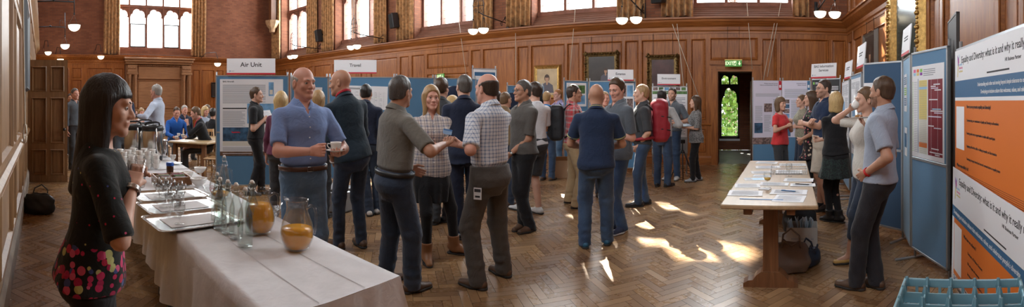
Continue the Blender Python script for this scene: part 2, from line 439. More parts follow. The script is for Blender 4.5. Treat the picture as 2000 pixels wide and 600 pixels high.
def hair_mat(name, c):
    k = 'hair_'+name
    if k in _mats: return _mats[k]
    m, nt, b, N, L = new_mat(k)
    tc = N.new('ShaderNodeTexCoord'); mp = N.new('ShaderNodeMapping'); mp.inputs['Scale'].default_value = (90, 90, 8); L.new(tc.outputs['Object'], mp.inputs[0])
    n = N.new('ShaderNodeTexNoise'); n.inputs['Scale'].default_value = 1.6; n.inputs['Detail'].default_value = 4; L.new(mp.outputs[0], n.inputs['Vector'])
    L.new(mix_n(N, L, n.outputs['Fac'], tuple(x*.5 for x in c), tuple(min(1, x*1.5) for x in c)), b.inputs['Base Color'])
    b.inputs['Roughness'].default_value = .42; b.inputs['Specular IOR Level'].default_value = .35
    bp = N.new('ShaderNodeBump'); bp.inputs['Strength'].default_value = .7; bp.inputs['Distance'].default_value = .006; L.new(n.outputs['Fac'], bp.inputs['Height']); L.new(bp.outputs[0], b.inputs['Normal'])
    _mats[k] = m; return m
HC = {'black': (.020, .016, .014), 'brown': (.07, .038, .02), 'mid': (.13, .075, .038), 'blond': (.50, .34, .15), 'sandy': (.36, .22, .10), 'grey': (.085, .075, .068), 'silver': (.36, .34, .31), 'ginger': (.30, .12, .04), 'dark': (.04, .024, .016)}
def cloth(name, c, pattern=None, c2=None, s=.05, rough=.85, bump=.25, sheen=.15):
    """woven cloth; pattern: plaid / check / stripes / denim / floral / marl"""
    k = 'cloth_'+name
    if k in _mats: return _mats[k]
    m, nt, b, N, L = new_mat(k)
    b.inputs['Roughness'].default_value = rough; b.inputs['Sheen Weight'].default_value = sheen; b.inputs['Specular IOR Level'].default_value = .2
    tc = N.new('ShaderNodeTexCoord'); n = N.new('ShaderNodeTexNoise'); n.inputs['Scale'].default_value = 9; n.inputs['Detail'].default_value = 4; L.new(tc.outputs['Object'], n.inputs['Vector'])
    base = mix_n(N, L, n.outputs['Fac'], tuple(x*.86 for x in c), tuple(min(1, x*1.14) for x in c)); out = base
    sp = N.new('ShaderNodeSeparateXYZ'); L.new(tc.outputs['Object'], sp.inputs[0])
    def line(axis, period, width, off=0.0):
        v = math_n(N, L, 'FRACT', math_n(N, L, 'ADD', math_n(N, L, 'DIVIDE', axis, period), 100+off))
        return math_n(N, L, 'LESS_THAN', v, width)
    if pattern in ('plaid', 'check'):
        sn = N.new('ShaderNodeSeparateXYZ'); L.new(tc.outputs['Normal'], sn.inputs[0])
        side = math_n(N, L, 'GREATER_THAN', math_n(N, L, 'ABSOLUTE', sn.outputs[0]), math_n(N, L, 'ABSOLUTE', sn.outputs[1]))
        mf_ = N.new('ShaderNodeMix'); mf_.data_type = 'FLOAT'; L.new(side, mf_.inputs[0]); L.new(sp.outputs[0], mf_.inputs[2]); L.new(sp.outputs[1], mf_.inputs[3]); hx = mf_.outputs[0]
        a = line(hx, s, .30); c_ = line(sp.outputs[2], s, .30)
        f = math_n(N, L, 'MULTIPLY', math_n(N, L, 'ADD', a, c_), .5)
        out = mix_n(N, L, f, base, c2)
        if pattern == 'plaid':
            f2 = math_n(N, L, 'MAXIMUM', line(hx, s, .09, .5), line(sp.outputs[2], s, .09, .5)); out = mix_n(N, L, math_n(N, L, 'MULTIPLY', f2, .7), out, tuple(x*.25 for x in c2))
    elif pattern == 'stripes':
        out = mix_n(N, L, line(sp.outputs[2], s, .45), base, c2)
    elif pattern == 'denim':
        n2 = N.new('ShaderNodeTexNoise'); n2.inputs['Scale'].default_value = 5; n2.inputs['Detail'].default_value = 6; L.new(tc.outputs['Object'], n2.inputs['Vector'])
        rr = N.new('ShaderNodeValToRGB'); rr.color_ramp.elements[0].position = .4; rr.color_ramp.elements[1].position = .7; L.new(n2.outputs['Fac'], rr.inputs[0])
        out = mix_n(N, L, math_n(N, L, 'MULTIPLY', rr.outputs[0], .5), base, c2)
    elif pattern == 'marl':
        n2 = N.new('ShaderNodeTexNoise'); n2.inputs['Scale'].default_value = 60; n2.inputs['Detail'].default_value = 3; L.new(tc.outputs['Object'], n2.inputs['Vector'])
        rr = N.new('ShaderNodeValToRGB'); rr.color_ramp.elements[0].position = .42; rr.color_ramp.elements[1].position = .58; L.new(n2.outputs['Fac'], rr.inputs[0])
        out = mix_n(N, L, rr.outputs[0], base, c2)
    elif pattern in ('floral', 'hem'):
        vo = N.new('ShaderNodeTexVoronoi'); vo.inputs['Scale'].default_value = 1/s; L.new(tc.outputs['Object'], vo.inputs['Vector'])
        sc_ = N.new('ShaderNodeSeparateColor'); L.new(vo.outputs['Color'], sc_.inputs[0])
        dot = math_n(N, L, 'LESS_THAN', vo.outputs['Distance'], .34 if pattern == 'floral' else .5)
        pick = N.new('ShaderNodeValToRGB'); pick.color_ramp.interpolation = 'CONSTANT'
        for i, q in enumerate(c2):
            e = pick.color_ramp.elements[i] if i < 2 else pick.color_ramp.elements.new(i/len(c2))
            e.position = i/len(c2); e.color = (*q, 1)
        L.new(sc_.outputs[0], pick.inputs[0])
        if pattern == 'hem':   # flowers crowd along the hem and are rare above
            zr = math_n(N, L, 'LESS_THAN', math_n(N, L, 'ADD', sp.outputs[2], math_n(N, L, 'MULTIPLY', n.outputs['Fac'], .1)), 1.13)
            rare = math_n(N, L, 'LESS_THAN', vo.outputs['Distance'], .13)
            rare = math_n(N, L, 'MULTIPLY', rare, math_n(N, L, 'GREATER_THAN', sc_.outputs[1], .35))
            dot = math_n(N, L, 'MAXIMUM', math_n(N, L, 'MULTIPLY', dot, zr), rare)
        out = mix_n(N, L, dot, base, pick.outputs[0])
    L.new(out, b.inputs['Base Color'])
    if bump:
        n3 = N.new('ShaderNodeTexNoise'); n3.inputs['Scale'].default_value = 14; n3.inputs['Detail'].default_value = 3; n3.inputs['Distortion'].default_value = 1.2; L.new(tc.outputs['Object'], n3.inputs['Vector'])
        bp = N.new('ShaderNodeBump'); bp.inputs['Strength'].default_value = bump; bp.inputs['Distance'].default_value = .03; L.new(n3.outputs['Fac'], bp.inputs['Height']); L.new(bp.outputs[0], b.inputs['Normal'])
    _mats[k] = m; return m

def person(label, pos, face, H=1.75, sex='m', skin='fair', hair=('brown', 'short'), top=None, legs=None, shoes=None,
           lh=None, rh=None, lhint=None, rhint=None, lhand='relax', rhand='relax', feet=((-.10, 0, 8), (.10, 0, -8)), lean=(0, 0), twist=0,
           head=(0, 0), build=1.0, belly=0.0, sit=None, detail=1.0, extras=(), group=None, cat='person', beard=None, tilt=0):
    """one standing or seated figure. face = azimuth faced; hands are targets (x right, y forward, z up) for a 1.75 m body"""
    S = H/1.75
    root = empty('person', pos, -face, label, cat, group); root.scale = (S, S, S)
    det = detail; fem = sex == 'f'
    T = TORSO_F if fem else TORSO_M
    bx = build
    T = [(r[0], r[1]*(bx if r[0] < 1.45 else 1), r[2]*(bx if r[0] < 1.45 else 1), r[3] if len(r) > 3 else 0) for r in T]
    if sit is None:    # the pelvis drops when the feet are apart
        fe = []; pz = 0.0
        for i, ft in enumerate(feet):
            dx, dy = ft[0]-(-.086 if i == 0 else .086), ft[1]; dh = math.hypot(dx, dy); k = min(1, .21/max(dh, 1e-6)); dh *= k
            fe.append(((-.086 if i == 0 else .086)+dx*k, dy*k, *ft[2:])); pz = min(pz, math.sqrt(.836**2-dh*dh)+.085-.92)
        feet = fe
    else: pz = sit-.92
    piv = v3(0, 0, .96)
    Rm = rotm(-R(lean[0]), R(lean[1]), R(twist)); Ri = Rm.T
    def up(q): return (Rm @ (np.asarray(q, float)-piv))+piv+v3(0, 0, pz)
    def tl(p):   # world to torso frame
        return ((p-(piv+v3(0, 0, pz)).astype(np.float32)) @ Ri.T.astype(np.float32))+piv.astype(np.float32)
    sw = .152 if fem else .176
    sw *= (.5+.5*bx)
    SHL, SHR = up((-sw, -.008, 1.385)), up((sw, -.008, 1.385))
    l1, l2 = (.275, .24) if fem else (.295, .255)
    def tgt(h, side):
        if h is None: h = (side*.235, .04, .79)
        return v3(*h[:3]) if len(h) == 4 else up(h)
    def arm(Sh, h, hint, side):
        hint = hint or (side*.95, -1, -.3)
        E, W = ik(Sh, tgt(h, side), l1, l2, Rm @ np.asarray(hint, float)); return E, W
    EL, WL = arm(SHL, lh, lhint, -1); ER, WR = arm(SHR, rh, rhint, 1)
    hipw = .086
    Hp = [v3(-hipw, 0, .92+pz), v3(hipw, 0, .92+pz)]
    legsJ = []
    for i, ft in enumerate(feet):
        A = v3(ft[0], ft[1], (ft[3] if len(ft) > 3 else 0)+.085); rz = R(ft[2])
        fdir = v3(-math.sin(rz), math.cos(rz), 0)
        if sit is None: Kn, A2 = ik(Hp[i], A, .425, .415, fdir+v3(0, .15, 0))
        else: Kn, A2 = ik(Hp[i], A, .43, .42, v3(0, 1, .8))
        legsJ.append((Hp[i], Kn, A2, fdir))
    ar = (.043, .036, .026) if fem else (.050, .041, .030); ar = tuple(x*(.6+.4*bx) for x in ar)
    tr = (.082, .054, .038) if fem else (.079, .055, .040); tr = tuple(x*(.5+.5*bx) for x in tr)
    # head frame
    HB = up((0, .012, 1.628)); yaw, pit = head
    Rh = Rm @ rotm(R(-pit), R(tilt), R(-yaw)); Rhi = Rh.T
    hc = HB.astype(np.float32)
    hl = lambda p: (p-hc) @ Rhi.T.astype(np.float32)
    hw = lambda q: Rh @ np.asarray(q, float)+HB
    fs_ = .95 if fem else 1.0
    # ---------------- fields
    def f_torso(p, ext=0.0):
        q = tl(p); d = stack(q, T, ext)
        if belly: d = smin(d, ell(q, (0, .055, 1.06), (.135+ext, .085*belly+ext, .14+ext)), .06)
        if fem:
            for s_ in (-1, 1): d = smin(d, ell(q, (s_*.068, .088, 1.275), (.058+ext, .05+ext, .058+ext)), .04)
        return d
    def f_arm(p, Sh, E, W, ext=0.0, t=1.0):
        d = cone(p, Sh, E, ar[0]+ext+.006, ar[1]+ext)
        mid = E+(W-E)*.28
        d = smin(d, cone(p, E, mid, ar[1]*1.02+ext, ar[1]*.98+ext), .02); d = smin(d, cone(p, mid, W, ar[1]*.98+ext, ar[2]+ext, ), .015)
        return d
    def f_leg(p, J, ext=0.0):
        Hh, Kn, A, fd = J
        d = cone(p, Hh, Kn, tr[0]+ext, tr[1]+ext)
        m_ = Kn+(A-Kn)*.3+v3(0, -.012, 0)
        d = smin(d, cone(p, Kn, m_, tr[1]*.95+ext, tr[1]*.98+ext), .03); return smin(d, cone(p, m_, A, tr[1]*.98+ext, tr[2]+ext), .02)
    def f_head(p):
        q = hl(p)
        d = ell(q, (0, -.014, .030), (.074*fs_, .094, .088)); d = smin(d, ell(q, (0, .026, -.034), (.058*fs_, .064, .080)), .035)
        jw = .050 if not fem else .040
        for s_ in (-1, 1):
            d = smin(d, cone(q, (s_*jw, .002, -.052), (s_*.012, .070, -.098), .020, .014 if fem else .019), .025)
            d = smin(d, ell(q, (s_*.040, .060, -.028), (.020, .018, .020)), .02)        # cheekbone
        d = smin(d, cone(q, (-.034, .080, .020), (.034, .080, .020), .011, .011), .02)
        for s_ in (-1, 1): d = smax(d, -ell(q, (s_*.030, .102, .0), (.019, .0165, .011)), .012)
        d = smin(d, cone(q, (0, .084, .006), (0, .106, -.030), .0085, .0115), .012)
        for s_ in (-1, 1): d = smin(d, ell(q, (s_*.0125, .094, -.034), (.0085, .010, .0075)), .008)
        d = smin(d, ell(q, (0, .082, -.062), (.026, .015, .016)), .012)
        d = smin(d, cone(q, (-.021, .087, -.0575), (.021, .087, -.0575), .0045, .0045, ((0, 0, 1), .8)), .006); d = smin(d, cone(q, (-.018, .086, -.069), (.018, .086, -.069), .0055, .0055), .005)
        d = smax(d, -cone(q, (-.024, .096, -.063), (.024, .096, -.063), .0022, .0022), .004)
        d = smin(d, ell(q, (0, .072, -.098), (.022, .018, .018)), .02)
        for s_ in (-1, 1):
            e = ell(q, (s_*.078*fs_, -.010, -.010), (.009, .019, .032)); e = smax(e, -ell(q, (s_*.088*fs_, -.004, -.004), (.008, .010, .018)), .006); d = smin(d, e, .008)
        nb = Rhi @ (up((0, -.012, 1.49))-HB)
        d = smin(d, cone(q, (0, -.020, -.050), nb, (.046 if fem else .057)*(.6+.4*bx), (.050 if fem else .062)*(.6+.4*bx)), .03)
        return d
    def hand_frames(E, W, pose, side, dirv=None):
        u = W-E; u /= np.linalg.norm(u)
        if pose == 'flat': u = (u+v3(0, .3, .1)); u /= np.linalg.norm(u)
        # palm normal: towards the body's mid-line for hanging arms, up or in when forearm is level
        body = Rm @ v3(-side, 0.15, 0); n = body-u*(body@u)
        if pose in ('up', 'saucer'): n = v3(0, 0, 1)-u*u[2]
        if pose == 'down': n = v3(0, 0, -1)+u*u[2]
        n /= np.linalg.norm(n); x = np.cross(u, n)          # across the palm
        # thumb side: forward for hanging, up for level hands
        ref = Rm @ v3(0, 1, .6) if abs(u[2]) > .6 else v3(0, 0, 1)
        if pose in ('up', 'saucer', 'down'): ref = Rm @ v3(side*(1 if pose != 'down' else -1), 0, 0)
        if x@ref < 0: x = -x
        return u, n, x
    HL = .92 if fem else 1.0
    def f_hand(p, E, W, pose, side):
        u, n, x = hand_frames(E, W, pose, side)
        s_ = HL
        a = W+u*.015*s_; b = W+u*.075*s_
        d = cone(p, W-u*.02, a, ar[2]*.95, ar[2]*.92, (n, .8))
        for o_ in (-.021, -.007, .007, .021):
            d = smin(d, cone(p, a+x*o_*.8*s_, b+x*o_*1.25*s_, .0135*s_, .0115*s_, (n, .9)), .012)
        curl = {'relax': (18, 30, 25), 'grip': (50, 65, 45), 'flat': (4, 8, 6), 'up': (15, 22, 18), 'saucer': (22, 38, 25), 'point': (10, 15, 10), 'down': (15, 25, 20)}.get(pose, (18, 30, 25))
        for i, (o_, L_) in enumerate(((.028, .068), (.0095, .076), (-.0095, .070), (-.028, .056))):
            q = b+x*o_*s_; th = 0; r0 = .0092*s_
            cu = curl
            if pose == 'point' and i > 0: cu = (55, 70, 50)
            segs = (.46, .30, .24)
            for sg, c_ in zip(segs, cu):
                th += R(c_+i*2)
                dv = u*math.cos(th)+n*math.sin(th)+x*(o_*.9 if sg == .46 else 0); dv /= np.linalg.norm(dv); q2 = q+dv*L_*sg*s_
                d = smin(d, cone(p, q, q2, r0, r0*.9), .005); q = q2; r0 *= .9
        t0 = W+u*.022*s_+x*.022*s_; op = .75 if pose not in ('grip',) else .45
        dv = u*.75+x*op+n*.45; dv /= np.linalg.norm(dv); t1 = t0+dv*.042*s_
        d = smin(d, cone(p, t0, t1, .0145*s_, .0115*s_), .012)
        dv = u*.9+x*.15+n*(.5 if pose != 'grip' else .9); dv /= np.linalg.norm(dv); t2 = t1+dv*.030*s_; d = smin(d, cone(p, t1, t2, .0108*s_, .0095*s_), .004)
        dv2 = dv+n*.3; dv2 /= np.linalg.norm(dv2); d = smin(d, cone(p, t2, t2+dv2*.022*s_, .0095*s_, .0078*s_), .004)
        return d
    ls = legs or {}; tp = top or {}
    bare = ls.get('bare', False)
    def f_body(p):
        d = f_torso(p, -.012); 
        d = smin(d, f_head(p), .02)
        for Sh, E, W, ps, sd in ((SHL, EL, WL, lhand, -1), (SHR, ER, WR, rhand, 1)):
            d = smin(d, f_arm(p, Sh, E, W, -.002), .03)
        for J in legsJ: d = smin(d, f_leg(p, J, -.008 if not bare else 0), .03)
        if bare:
            for J in legsJ: d = smin(d, cone(p, J[2]+v3(0, 0, -.03), J[2]+J[3]*.12+v3(0, 0, -.05), .035, .022), .03)
        return d
    # ---------------- the body mesh: coarse trunk, fine head, fine hands
    hv = .011*det
    allp = np.array([SHL, SHR, EL, ER, WL, WR, HB, up((0, 0, 1.0))]+[q for J in legsJ for q in J[:3]])
    lo = allp.min(0)-v3(.2, .2, .1); hi = allp.max(0)+v3(.2, .2, .2); lo[2] = max(lo[2], .02)
    hcut = up((0, 0, 1.50))
    nrm = Rm @ v3(0, 0, 1)
    parts = []
    def f_low(p):
        d = f_torso(p, -.012)
        d = smin(d, cone(p, up((0, -.012, 1.44)), up((0, -.008, 1.56)), .055 if not fem else .045, .054 if not fem else .044), .02)
        for Sh, E, W in ((SHL, EL, WL), (SHR, ER, WR)): d = smin(d, f_arm(p, Sh, E, W, -.002), .03)
        for J in legsJ: d = smin(d, f_leg(p, J, -.016 if not bare else 0), .03)
        if bare:
            for J in legsJ: d = smin(d, cone(p, J[2]+v3(0, 0, -.03), J[2]+J[3]*.12+v3(0, 0, -.05), .035, .022), .03)
        return d
    parts.append(surfnet(f_low, lo, np.minimum(hi, [9, 9, HB[2]-.02]), hv*1.25))
    hr = .0048*max(det, .9)
    hh = [hw((sx*.10, sy*.12, sz*.135)) for sx in (-1, 1) for sy in (-1, 1) for sz in (-1, 1)]+[up((0, 0, 1.50))]
    hh = np.array(hh); parts.append(surfnet(f_head, hh.min(0)-.01, hh.max(0)+.02, hr))
    for E, W, ps, sd in ((EL, WL, lhand, -1), (ER, WR, rhand, 1)):
        if ps == 'none': continue
        u = W-E; u /= np.linalg.norm(u); c = W+u*.075
        parts.append(surfnet(lambda p: f_hand(p, E, W, ps, sd), c-.125, c+.125, .0048*max(det, .85)))
    sm, lipm, stm = skin_mat(skin, SK[skin])
    def mf(c):
        q = hl(c.astype(np.float32)); mi = np.zeros(len(c), int)
        mi[((q[:, 0]/.0245)**2+((q[:, 2]+.0635)/.0115)**2 < 1) & (q[:, 1] > .074)] = 1
        if beard == 'beard': mi[(q[:, 1] > -.005-.25*(q[:, 2]+.04)) & (q[:, 2] < -.030-.10*np.clip(q[:, 1]-.0, 0, .09)) & (q[:, 2] > -.13) & (mi != 1) & ~((q[:, 2] > -.048) & (np.abs(q[:, 0]) < .035))] = 2
        if beard == 'stubble': mi[(q[:, 1] > .0-.25*(q[:, 2]+.045)) & (q[:, 2] < -.036-.14*np.clip(q[:, 1]-.0, 0, .09)) & (q[:, 2] > -.12) & (mi != 1)] = 2
        return mi
    body = np_mesh('body', parts, [sm, lipm, stm], root, True, mf)
    # ---------------- eyes and brows
    if det < 1.35:
        eb = MB(); bb = MB(); hm = hair_mat(hair[0], HC[hair[0]])
        for s_ in (-1, 1):
            c = hw((s_*.030*fs_, .0742, .0005)); e = MB(); e.sphere((0, 0, 0), .0125, 12)
            fd = Rh @ v3(0, 1, 0); ctr = Vector(c)
            e2 = MB(); e2.add([tuple(Vector(v)+ctr) for v in e.v], e.f, 0, True)
            e2.sphere(tuple(ctr+Vector(fd)*.0078), .0064, 10, 1)
            e2.build('eye', [mat('eye_white', (.40, .36, .33), .35), mat('iris', (.035, .03, .028), .2)], root)
            pts = [hw((s_*x, y, z)) for x, y, z in ((.014, .0945, .0215), (.028, .0925, .026), (.043, .080, .0225))]
            b_ = MB(); b_.tube(pts, [.0028, .0034, .002], 6); b_.build('eyebrow', hm, root)
    # ---------------- hair
    style = hair[1]
    if style != 'bald':
        hm = hair_mat(hair[0], HC[hair[0]]); thick = {'crop': .005, 'rim': .0045, 'short': .009, 'full': .017, 'bob': .020, 'long': .018, 'bun': .012, 'tail': .013, 'fringe': .019}.get(style, .012)
        longz = {'long': -.33, 'bob': -.115, 'tail': None, 'fringe': None}.get(style)
        if len(hair) > 2: longz = hair[2]
        def f_hair(p):
            q = hl(p); t = thick
            d = ell(q, (0, -.016, .032), (.074*fs_+t*.7, .094+t*.8, .088+t))
            d = smin(d, ell(q, (0, -.045, -.03), (.060+t*.4, .055+t*.5, .06+t*.3)), .03)
            y = q[:, 1]
            if style == 'long': zl = np.interp(y, [-.12, -.04, .02, .045, .062, .085], [-.10, -.09, -.05, .0, .052, .080])
            elif style in ('full', 'bob') and fem or style == 'fringe': zl = np.interp(y, [-.12, -.04, .012, .03, .06, .085, .12], [-.10, -.09, -.05, .02, .040, .042, .045])
            else: zl = np.interp(y, [-.12, -.04, .012, .030, .05, .070, .10], [-.075, -.055, -.02, .020, .060, .078, .085])
            keep = q[:, 2]-zl
            if style == 'rim': keep = smax(-keep, -(.058-q[:, 2]-.30*(np.maximum(y+.05, 0))), .02)*-1
            if style == 'crop': keep = keep
            d = smax(d, -keep*.7, .008)
            if longz is not None:
                for s_ in (-1, 1):
                    tpx = .058*fs_
                    d = smin(d, cone(q, (s_*tpx, -.005, .03), (s_*(tpx+.012), -.012 if style == 'bob' else .0, longz), .030, .020 if style == 'long' else .030, ((0, 1, 0), 1.25)), .03)
                d = smin(d, cone(q, (0, -.062, .0), (0, -.070-(.02 if longz < -.2 else 0), longz), .052, .040, ((1, 0, 0), 1.5)), .04)
                # the face stays free
                d = smax(d, -ell(q, (0, .115, -.045), (.056*fs_, .085, .082)), .012)
            if style == 'tail':
                d = smin(d, cone(q, (0, -.105, .02), (0, -.12, -.02), .018, .020), .012); d = smin(d, cone(q, (0, -.12, -.02), (0, -.115, -.17), .024, .010), .015)
            if style == 'bun': d = smin(d, ell(q, (0, -.115, .035), (.032, .028, .03)), .01)
            d = d+wrinkle(q, 95, 3, (1, 1, .35))*.0028 if style not in ('crop', 'rim', 'short', 'full') else d+(wrinkle(q, 80, 6, (1, 1, .6))*.0038 if style in ('short', 'full') else wrinkle(q, 120, 3)*.001)
            return d
        bb_ = [hw((sx*.13, sy*.155, z)) for sx in (-1, 1) for sy in (-1, 1) for z in (.15, (longz or -.12)-.06 if style != 'tail' else -.22)]
        bb_ = np.array(bb_); np_mesh('hair', [surfnet(f_hair, bb_.min(0)-.01, bb_.max(0)+.01, .0058*max(det, .9))], hm, root)
    # ---------------- trousers / skirt / shorts
    kind = ls.get('kind', 'trousers')
    lc = ls.get('mat'); wz = ls.get('waist', 1.02); loose = ls.get('loose', .016)
    def limb_cut(p, A, B, t): # keep up to fraction t of A->B
        C = A+(B-A)*t; return plane(p, C, B-A)
    if kind in ('trousers', 'shorts', 'jeans', 'leggings', 'cropped'):
        def f_tr(p):
            q = tl(p) if sit is None else p-np.float32([0, 0, pz])
            Tt = [(z, w_, dd, c) for z, w_, dd, c in T if z <= 1.1]
            d = stack(q if sit is None else q, Tt, loose*.8+.002) if True else 0
            if kind == 'leggings': e0 = e1 = .004
            else: e0, e1 = loose*.7, loose*1.2
            out = d
            for i, J in enumerate(legsJ):
                Hh, Kn, A, fd = J
                A_ = A-v3(0, 0, .045)
                g = cone(p, Hh, Kn, tr[0]+e0*.9, tr[1]+e1)
                g = smin(g, cone(p, Kn, A_, tr[1]+e1*.8, (tr[2]+e1*1.1) if kind != 'leggings' else tr[2]+.003), .03)
                if kind == 'shorts': g = smax(g, limb_cut(p, Hh, Kn, ls.get('len', .92)), .006)
                elif kind == 'cropped': g = smax(g, limb_cut(p, Kn, A, .60), .006)
                else: g = np.maximum(g, .028-p[:, 2])
                out = smin(out, g, .035) if i == 0 else smin(out, g, .012)
            zz = p[:, 2]
            if kind != 'leggings':
                kz = np.exp(-((zz-.16)/.11)**2)*1.0+np.exp(-((zz-.50)/.10)**2)*.6+.28
                out = out+wrinkle(p, 34, int(abs(pos[0]*7)) % 7, (1, 1, 1.9))*.0075*kz
            cutz = up((0, 0, wz)); out = smax(out, plane(p, cutz, nrm), .006)
            return out
        a_ = np.array([J[j] for J in legsJ for j in range(3)]+[up((0, 0, wz))]); lo = a_.min(0)-v3(.20, .20, .13); hi = a_.max(0)+v3(.20, .20, .05); lo[2] = max(lo[2], .0)
        hi = np.maximum(hi, up((0, 0, wz))+.16)
        np_mesh({'shorts': 'shorts', 'leggings': 'leggings', 'jeans': 'jeans'}.get(kind, 'trousers'), [surfnet(f_tr, lo, hi, .0105*det)], lc, root)
    if 'skirt' in ls:
        sk = ls['skirt']
        def f_sk(p):
            q = tl(p) if sit is None else p
            Ts = [(sk['z'], sk.get('w', .20), sk.get('d', .155), .01), (.78, .195, .145, 0), (.90, .185, .13, -.008), (1.0, .165, .115, 0), (1.1, .15, .105, 0)]
            d = stack(q, Ts, 0); a = np.arctan2(q[:, 0], q[:, 1]); d = d+np.sin(a*9+1)*.008*np.clip((1.0-q[:, 2])*3, 0, 1)
            return smax(d, q[:, 2]-wz, .005)
        np_mesh('skirt', [surfnet(f_sk, (-.28, -.25, sk['z']-.03), (.28, .25, wz+.05), .0105*det)], sk['mat'], root)
    # ---------------- top
    if top:
        ex = tp.get('ext', .013); hem = tp.get('hem', .93); sl_ = tp.get('sleeve', .6); lo_ = tp.get('loose', .02)
        sd_ = int(abs(pos[1]*11)) % 9
        vneck = tp.get('v', .03); tuck = hem >= .975
        def f_top(p):
            q = tl(p)
            Tt = [list(r) for r in T if r[0] >= .86]
            wmax = {r[0]: r for r in Tt}
            T2 = []
            for r in Tt:
                z, w_, dd, c = r
                if z < 1.32 and not tp.get('fitted'): w_ = max(w_, .146*bx if not fem else .138*bx); dd = max(dd, .100*bx if not fem else .094*bx)
                if z < 1.15: w_ += lo_*.3; dd += lo_*.3
                T2.append((z, w_, dd, c))
            if hem < .86: T2 = [(hem-.02, T2[0][1]+.03*(1 if fem else .3), T2[0][2]+.03, 0)]+T2
            if not tuck: T2 = [(z, w_+.012*min(1, max(0, (1.12-z)/.15)), dd+.012*min(1, max(0, (1.12-z)/.15)), c) for z, w_, dd, c in T2]
            d = stack(q, T2, ex)
            if belly: d = smin(d, ell(q, (0, .055, 1.06), (.135+ex, .085*belly+ex, .15+ex)), .07)
            if fem:
                for s_ in (-1, 1): d = smin(d, ell(q, (s_*.066, .085, 1.275), (.058+ex, .05+ex, .062+ex)), .05)
            for Sh, E, W, s_ in ((SHL, EL, WL, -1), (SHR, ER, WR, 1)):
                if sl_ <= 0: continue
                a0 = ar[0]+ex*.35+.004
                if sl_ <= 1:
                    g = cone(p, Sh, E, a0+.002, a0+(.008 if sl_ < .8 else .002)); g = smax(g, limb_cut(p, Sh, E, sl_), .004)
                else:
                    g = cone(p, Sh, E, a0, ar[1]+ex*.8); g2 = cone(p, E, W, ar[1]+ex*.85, ar[2]+ex*.7); g2 = smax(g2, limb_cut(p, E, W, sl_-1), .004); g = smin(g, g2, .02)
                    g = g+wrinkle(p, 60, 4)*.0035
                d = smin(d, g, .016+.03*float(0)+0*q[:, 2]) if False else smin(d, g, .05*np.clip((q[:, 2]-1.27)*8, .22, 1).astype(np.float32))
            d = d+wrinkle(p, 24, sd_, (1, 1, 1.2))*.0065*tp.get('wr', 1.0)*np.clip((1.40-q[:, 2])*4, .25, 1.3)
            if tuck: d = d+.021*(1-np.clip((q[:, 2]-wz-.002)/.022, 0, 1))
            d = smax(d, hem-q[:, 2]+.01*np.sin(q[:, 0]*14), .005)
            nk = q[:, 2]-(1.492-.4*vneck+np.clip(-q[:, 1], -.08, .08)*.35*1.0)
            if tp.get('scoop'): nk = np.maximum(nk, -(np.sqrt((q[:, 0]/.085)**2+((q[:, 2]-1.50)/.10)**2)-1)*.08-np.where(q[:, 1] > 0, 0, 1))
            d = smax(d, nk, .004)
            if tp.get('collar', True):
                vee = np.maximum(np.maximum(np.abs(q[:, 0])-.40*np.clip(q[:, 2]-(1.43-vneck), 0, .2), -(q[:, 1]-.0)), -q[:, 2]+1.3); d = smax(d, -vee, .003)
            return d
        def f_col(p):
            # a folded collar: flaring ring round the neck, higher at the back, open at the throat, with points in front
            q = tl(p); rr = np.sqrt(q[:, 0]**2+(q[:, 1]+.010)**2); rad = .060 if not fem else .052
            zt = 1.515-.38*(q[:, 1]+.01); dz = zt-q[:, 2]
            pt = .012*np.clip(q[:, 1]*20, 0, 1)*np.clip(1-np.abs(np.abs(q[:, 0])-.045)/.03, 0, 1)
            ring = np.maximum(np.abs(rr-(rad+.62*np.clip(dz, 0, .08)))-.0055, np.abs(dz-.023)-.026-pt)
            op = np.maximum(np.abs(q[:, 0])-(.006+.55*np.clip(q[:, 2]-1.435, 0, .1)), -(q[:, 1]-.01)); return smax(ring, -op, .003)
        ends = [SHL+(EL-SHL)*min(sl_, 1), SHR+(ER-SHR)*min(sl_, 1)]
        if sl_ > 1: ends += [EL, ER, EL+(WL-EL)*(sl_-1), ER+(WR-ER)*(sl_-1)]
        a_ = np.array([SHL, SHR, up((0, 0, hem)), up((0, 0, 1.52)), up((.2, .2, hem)), up((-.2, -.2, hem)), up((.2, -.2, hem)), up((-.2, .2, hem))]+ends)
        lo = a_.min(0)-.10; hi = a_.max(0)+.10
        pr = [surfnet(f_top, lo, hi, tp.get('res', .0092)*det)]
        if tp.get('collar', True):
            c = up((0, 0, 1.47)); cp = surfnet(f_col, c-.135, c+.11, .0052*max(det, .9))
            if tp.get('trim'): np_mesh('collar', [cp], tp['trim'], root)
            else: pr.append(cp)
        np_mesh(tp.get('name', 'shirt'), pr, tp['mat'], root)
        if tp.get('placket') and det < 1.3:
            for k in range(6):
                c = up((.0, .0, 1.38-k*.075)); q0 = c
                # march outwards to the cloth surface
                dv = Rm @ v3(0, 1, 0); s_ = .05
                ray = np.array([q0+dv*t for t in np.linspace(.05, .30, 126)], np.float32); fv = f_top(ray); j = int(np.argmax(fv > 0)); q0 = q0+dv*(.05+.002*j)
                pk = MB(); pk.sphere(tuple(q0), .0058, 8, 0); pk.build('button', mat('shirt_button', (.75, .75, .75), .3), root)
        root_top = f_top
    # ---------------- shoes
    shc = shoes or {}
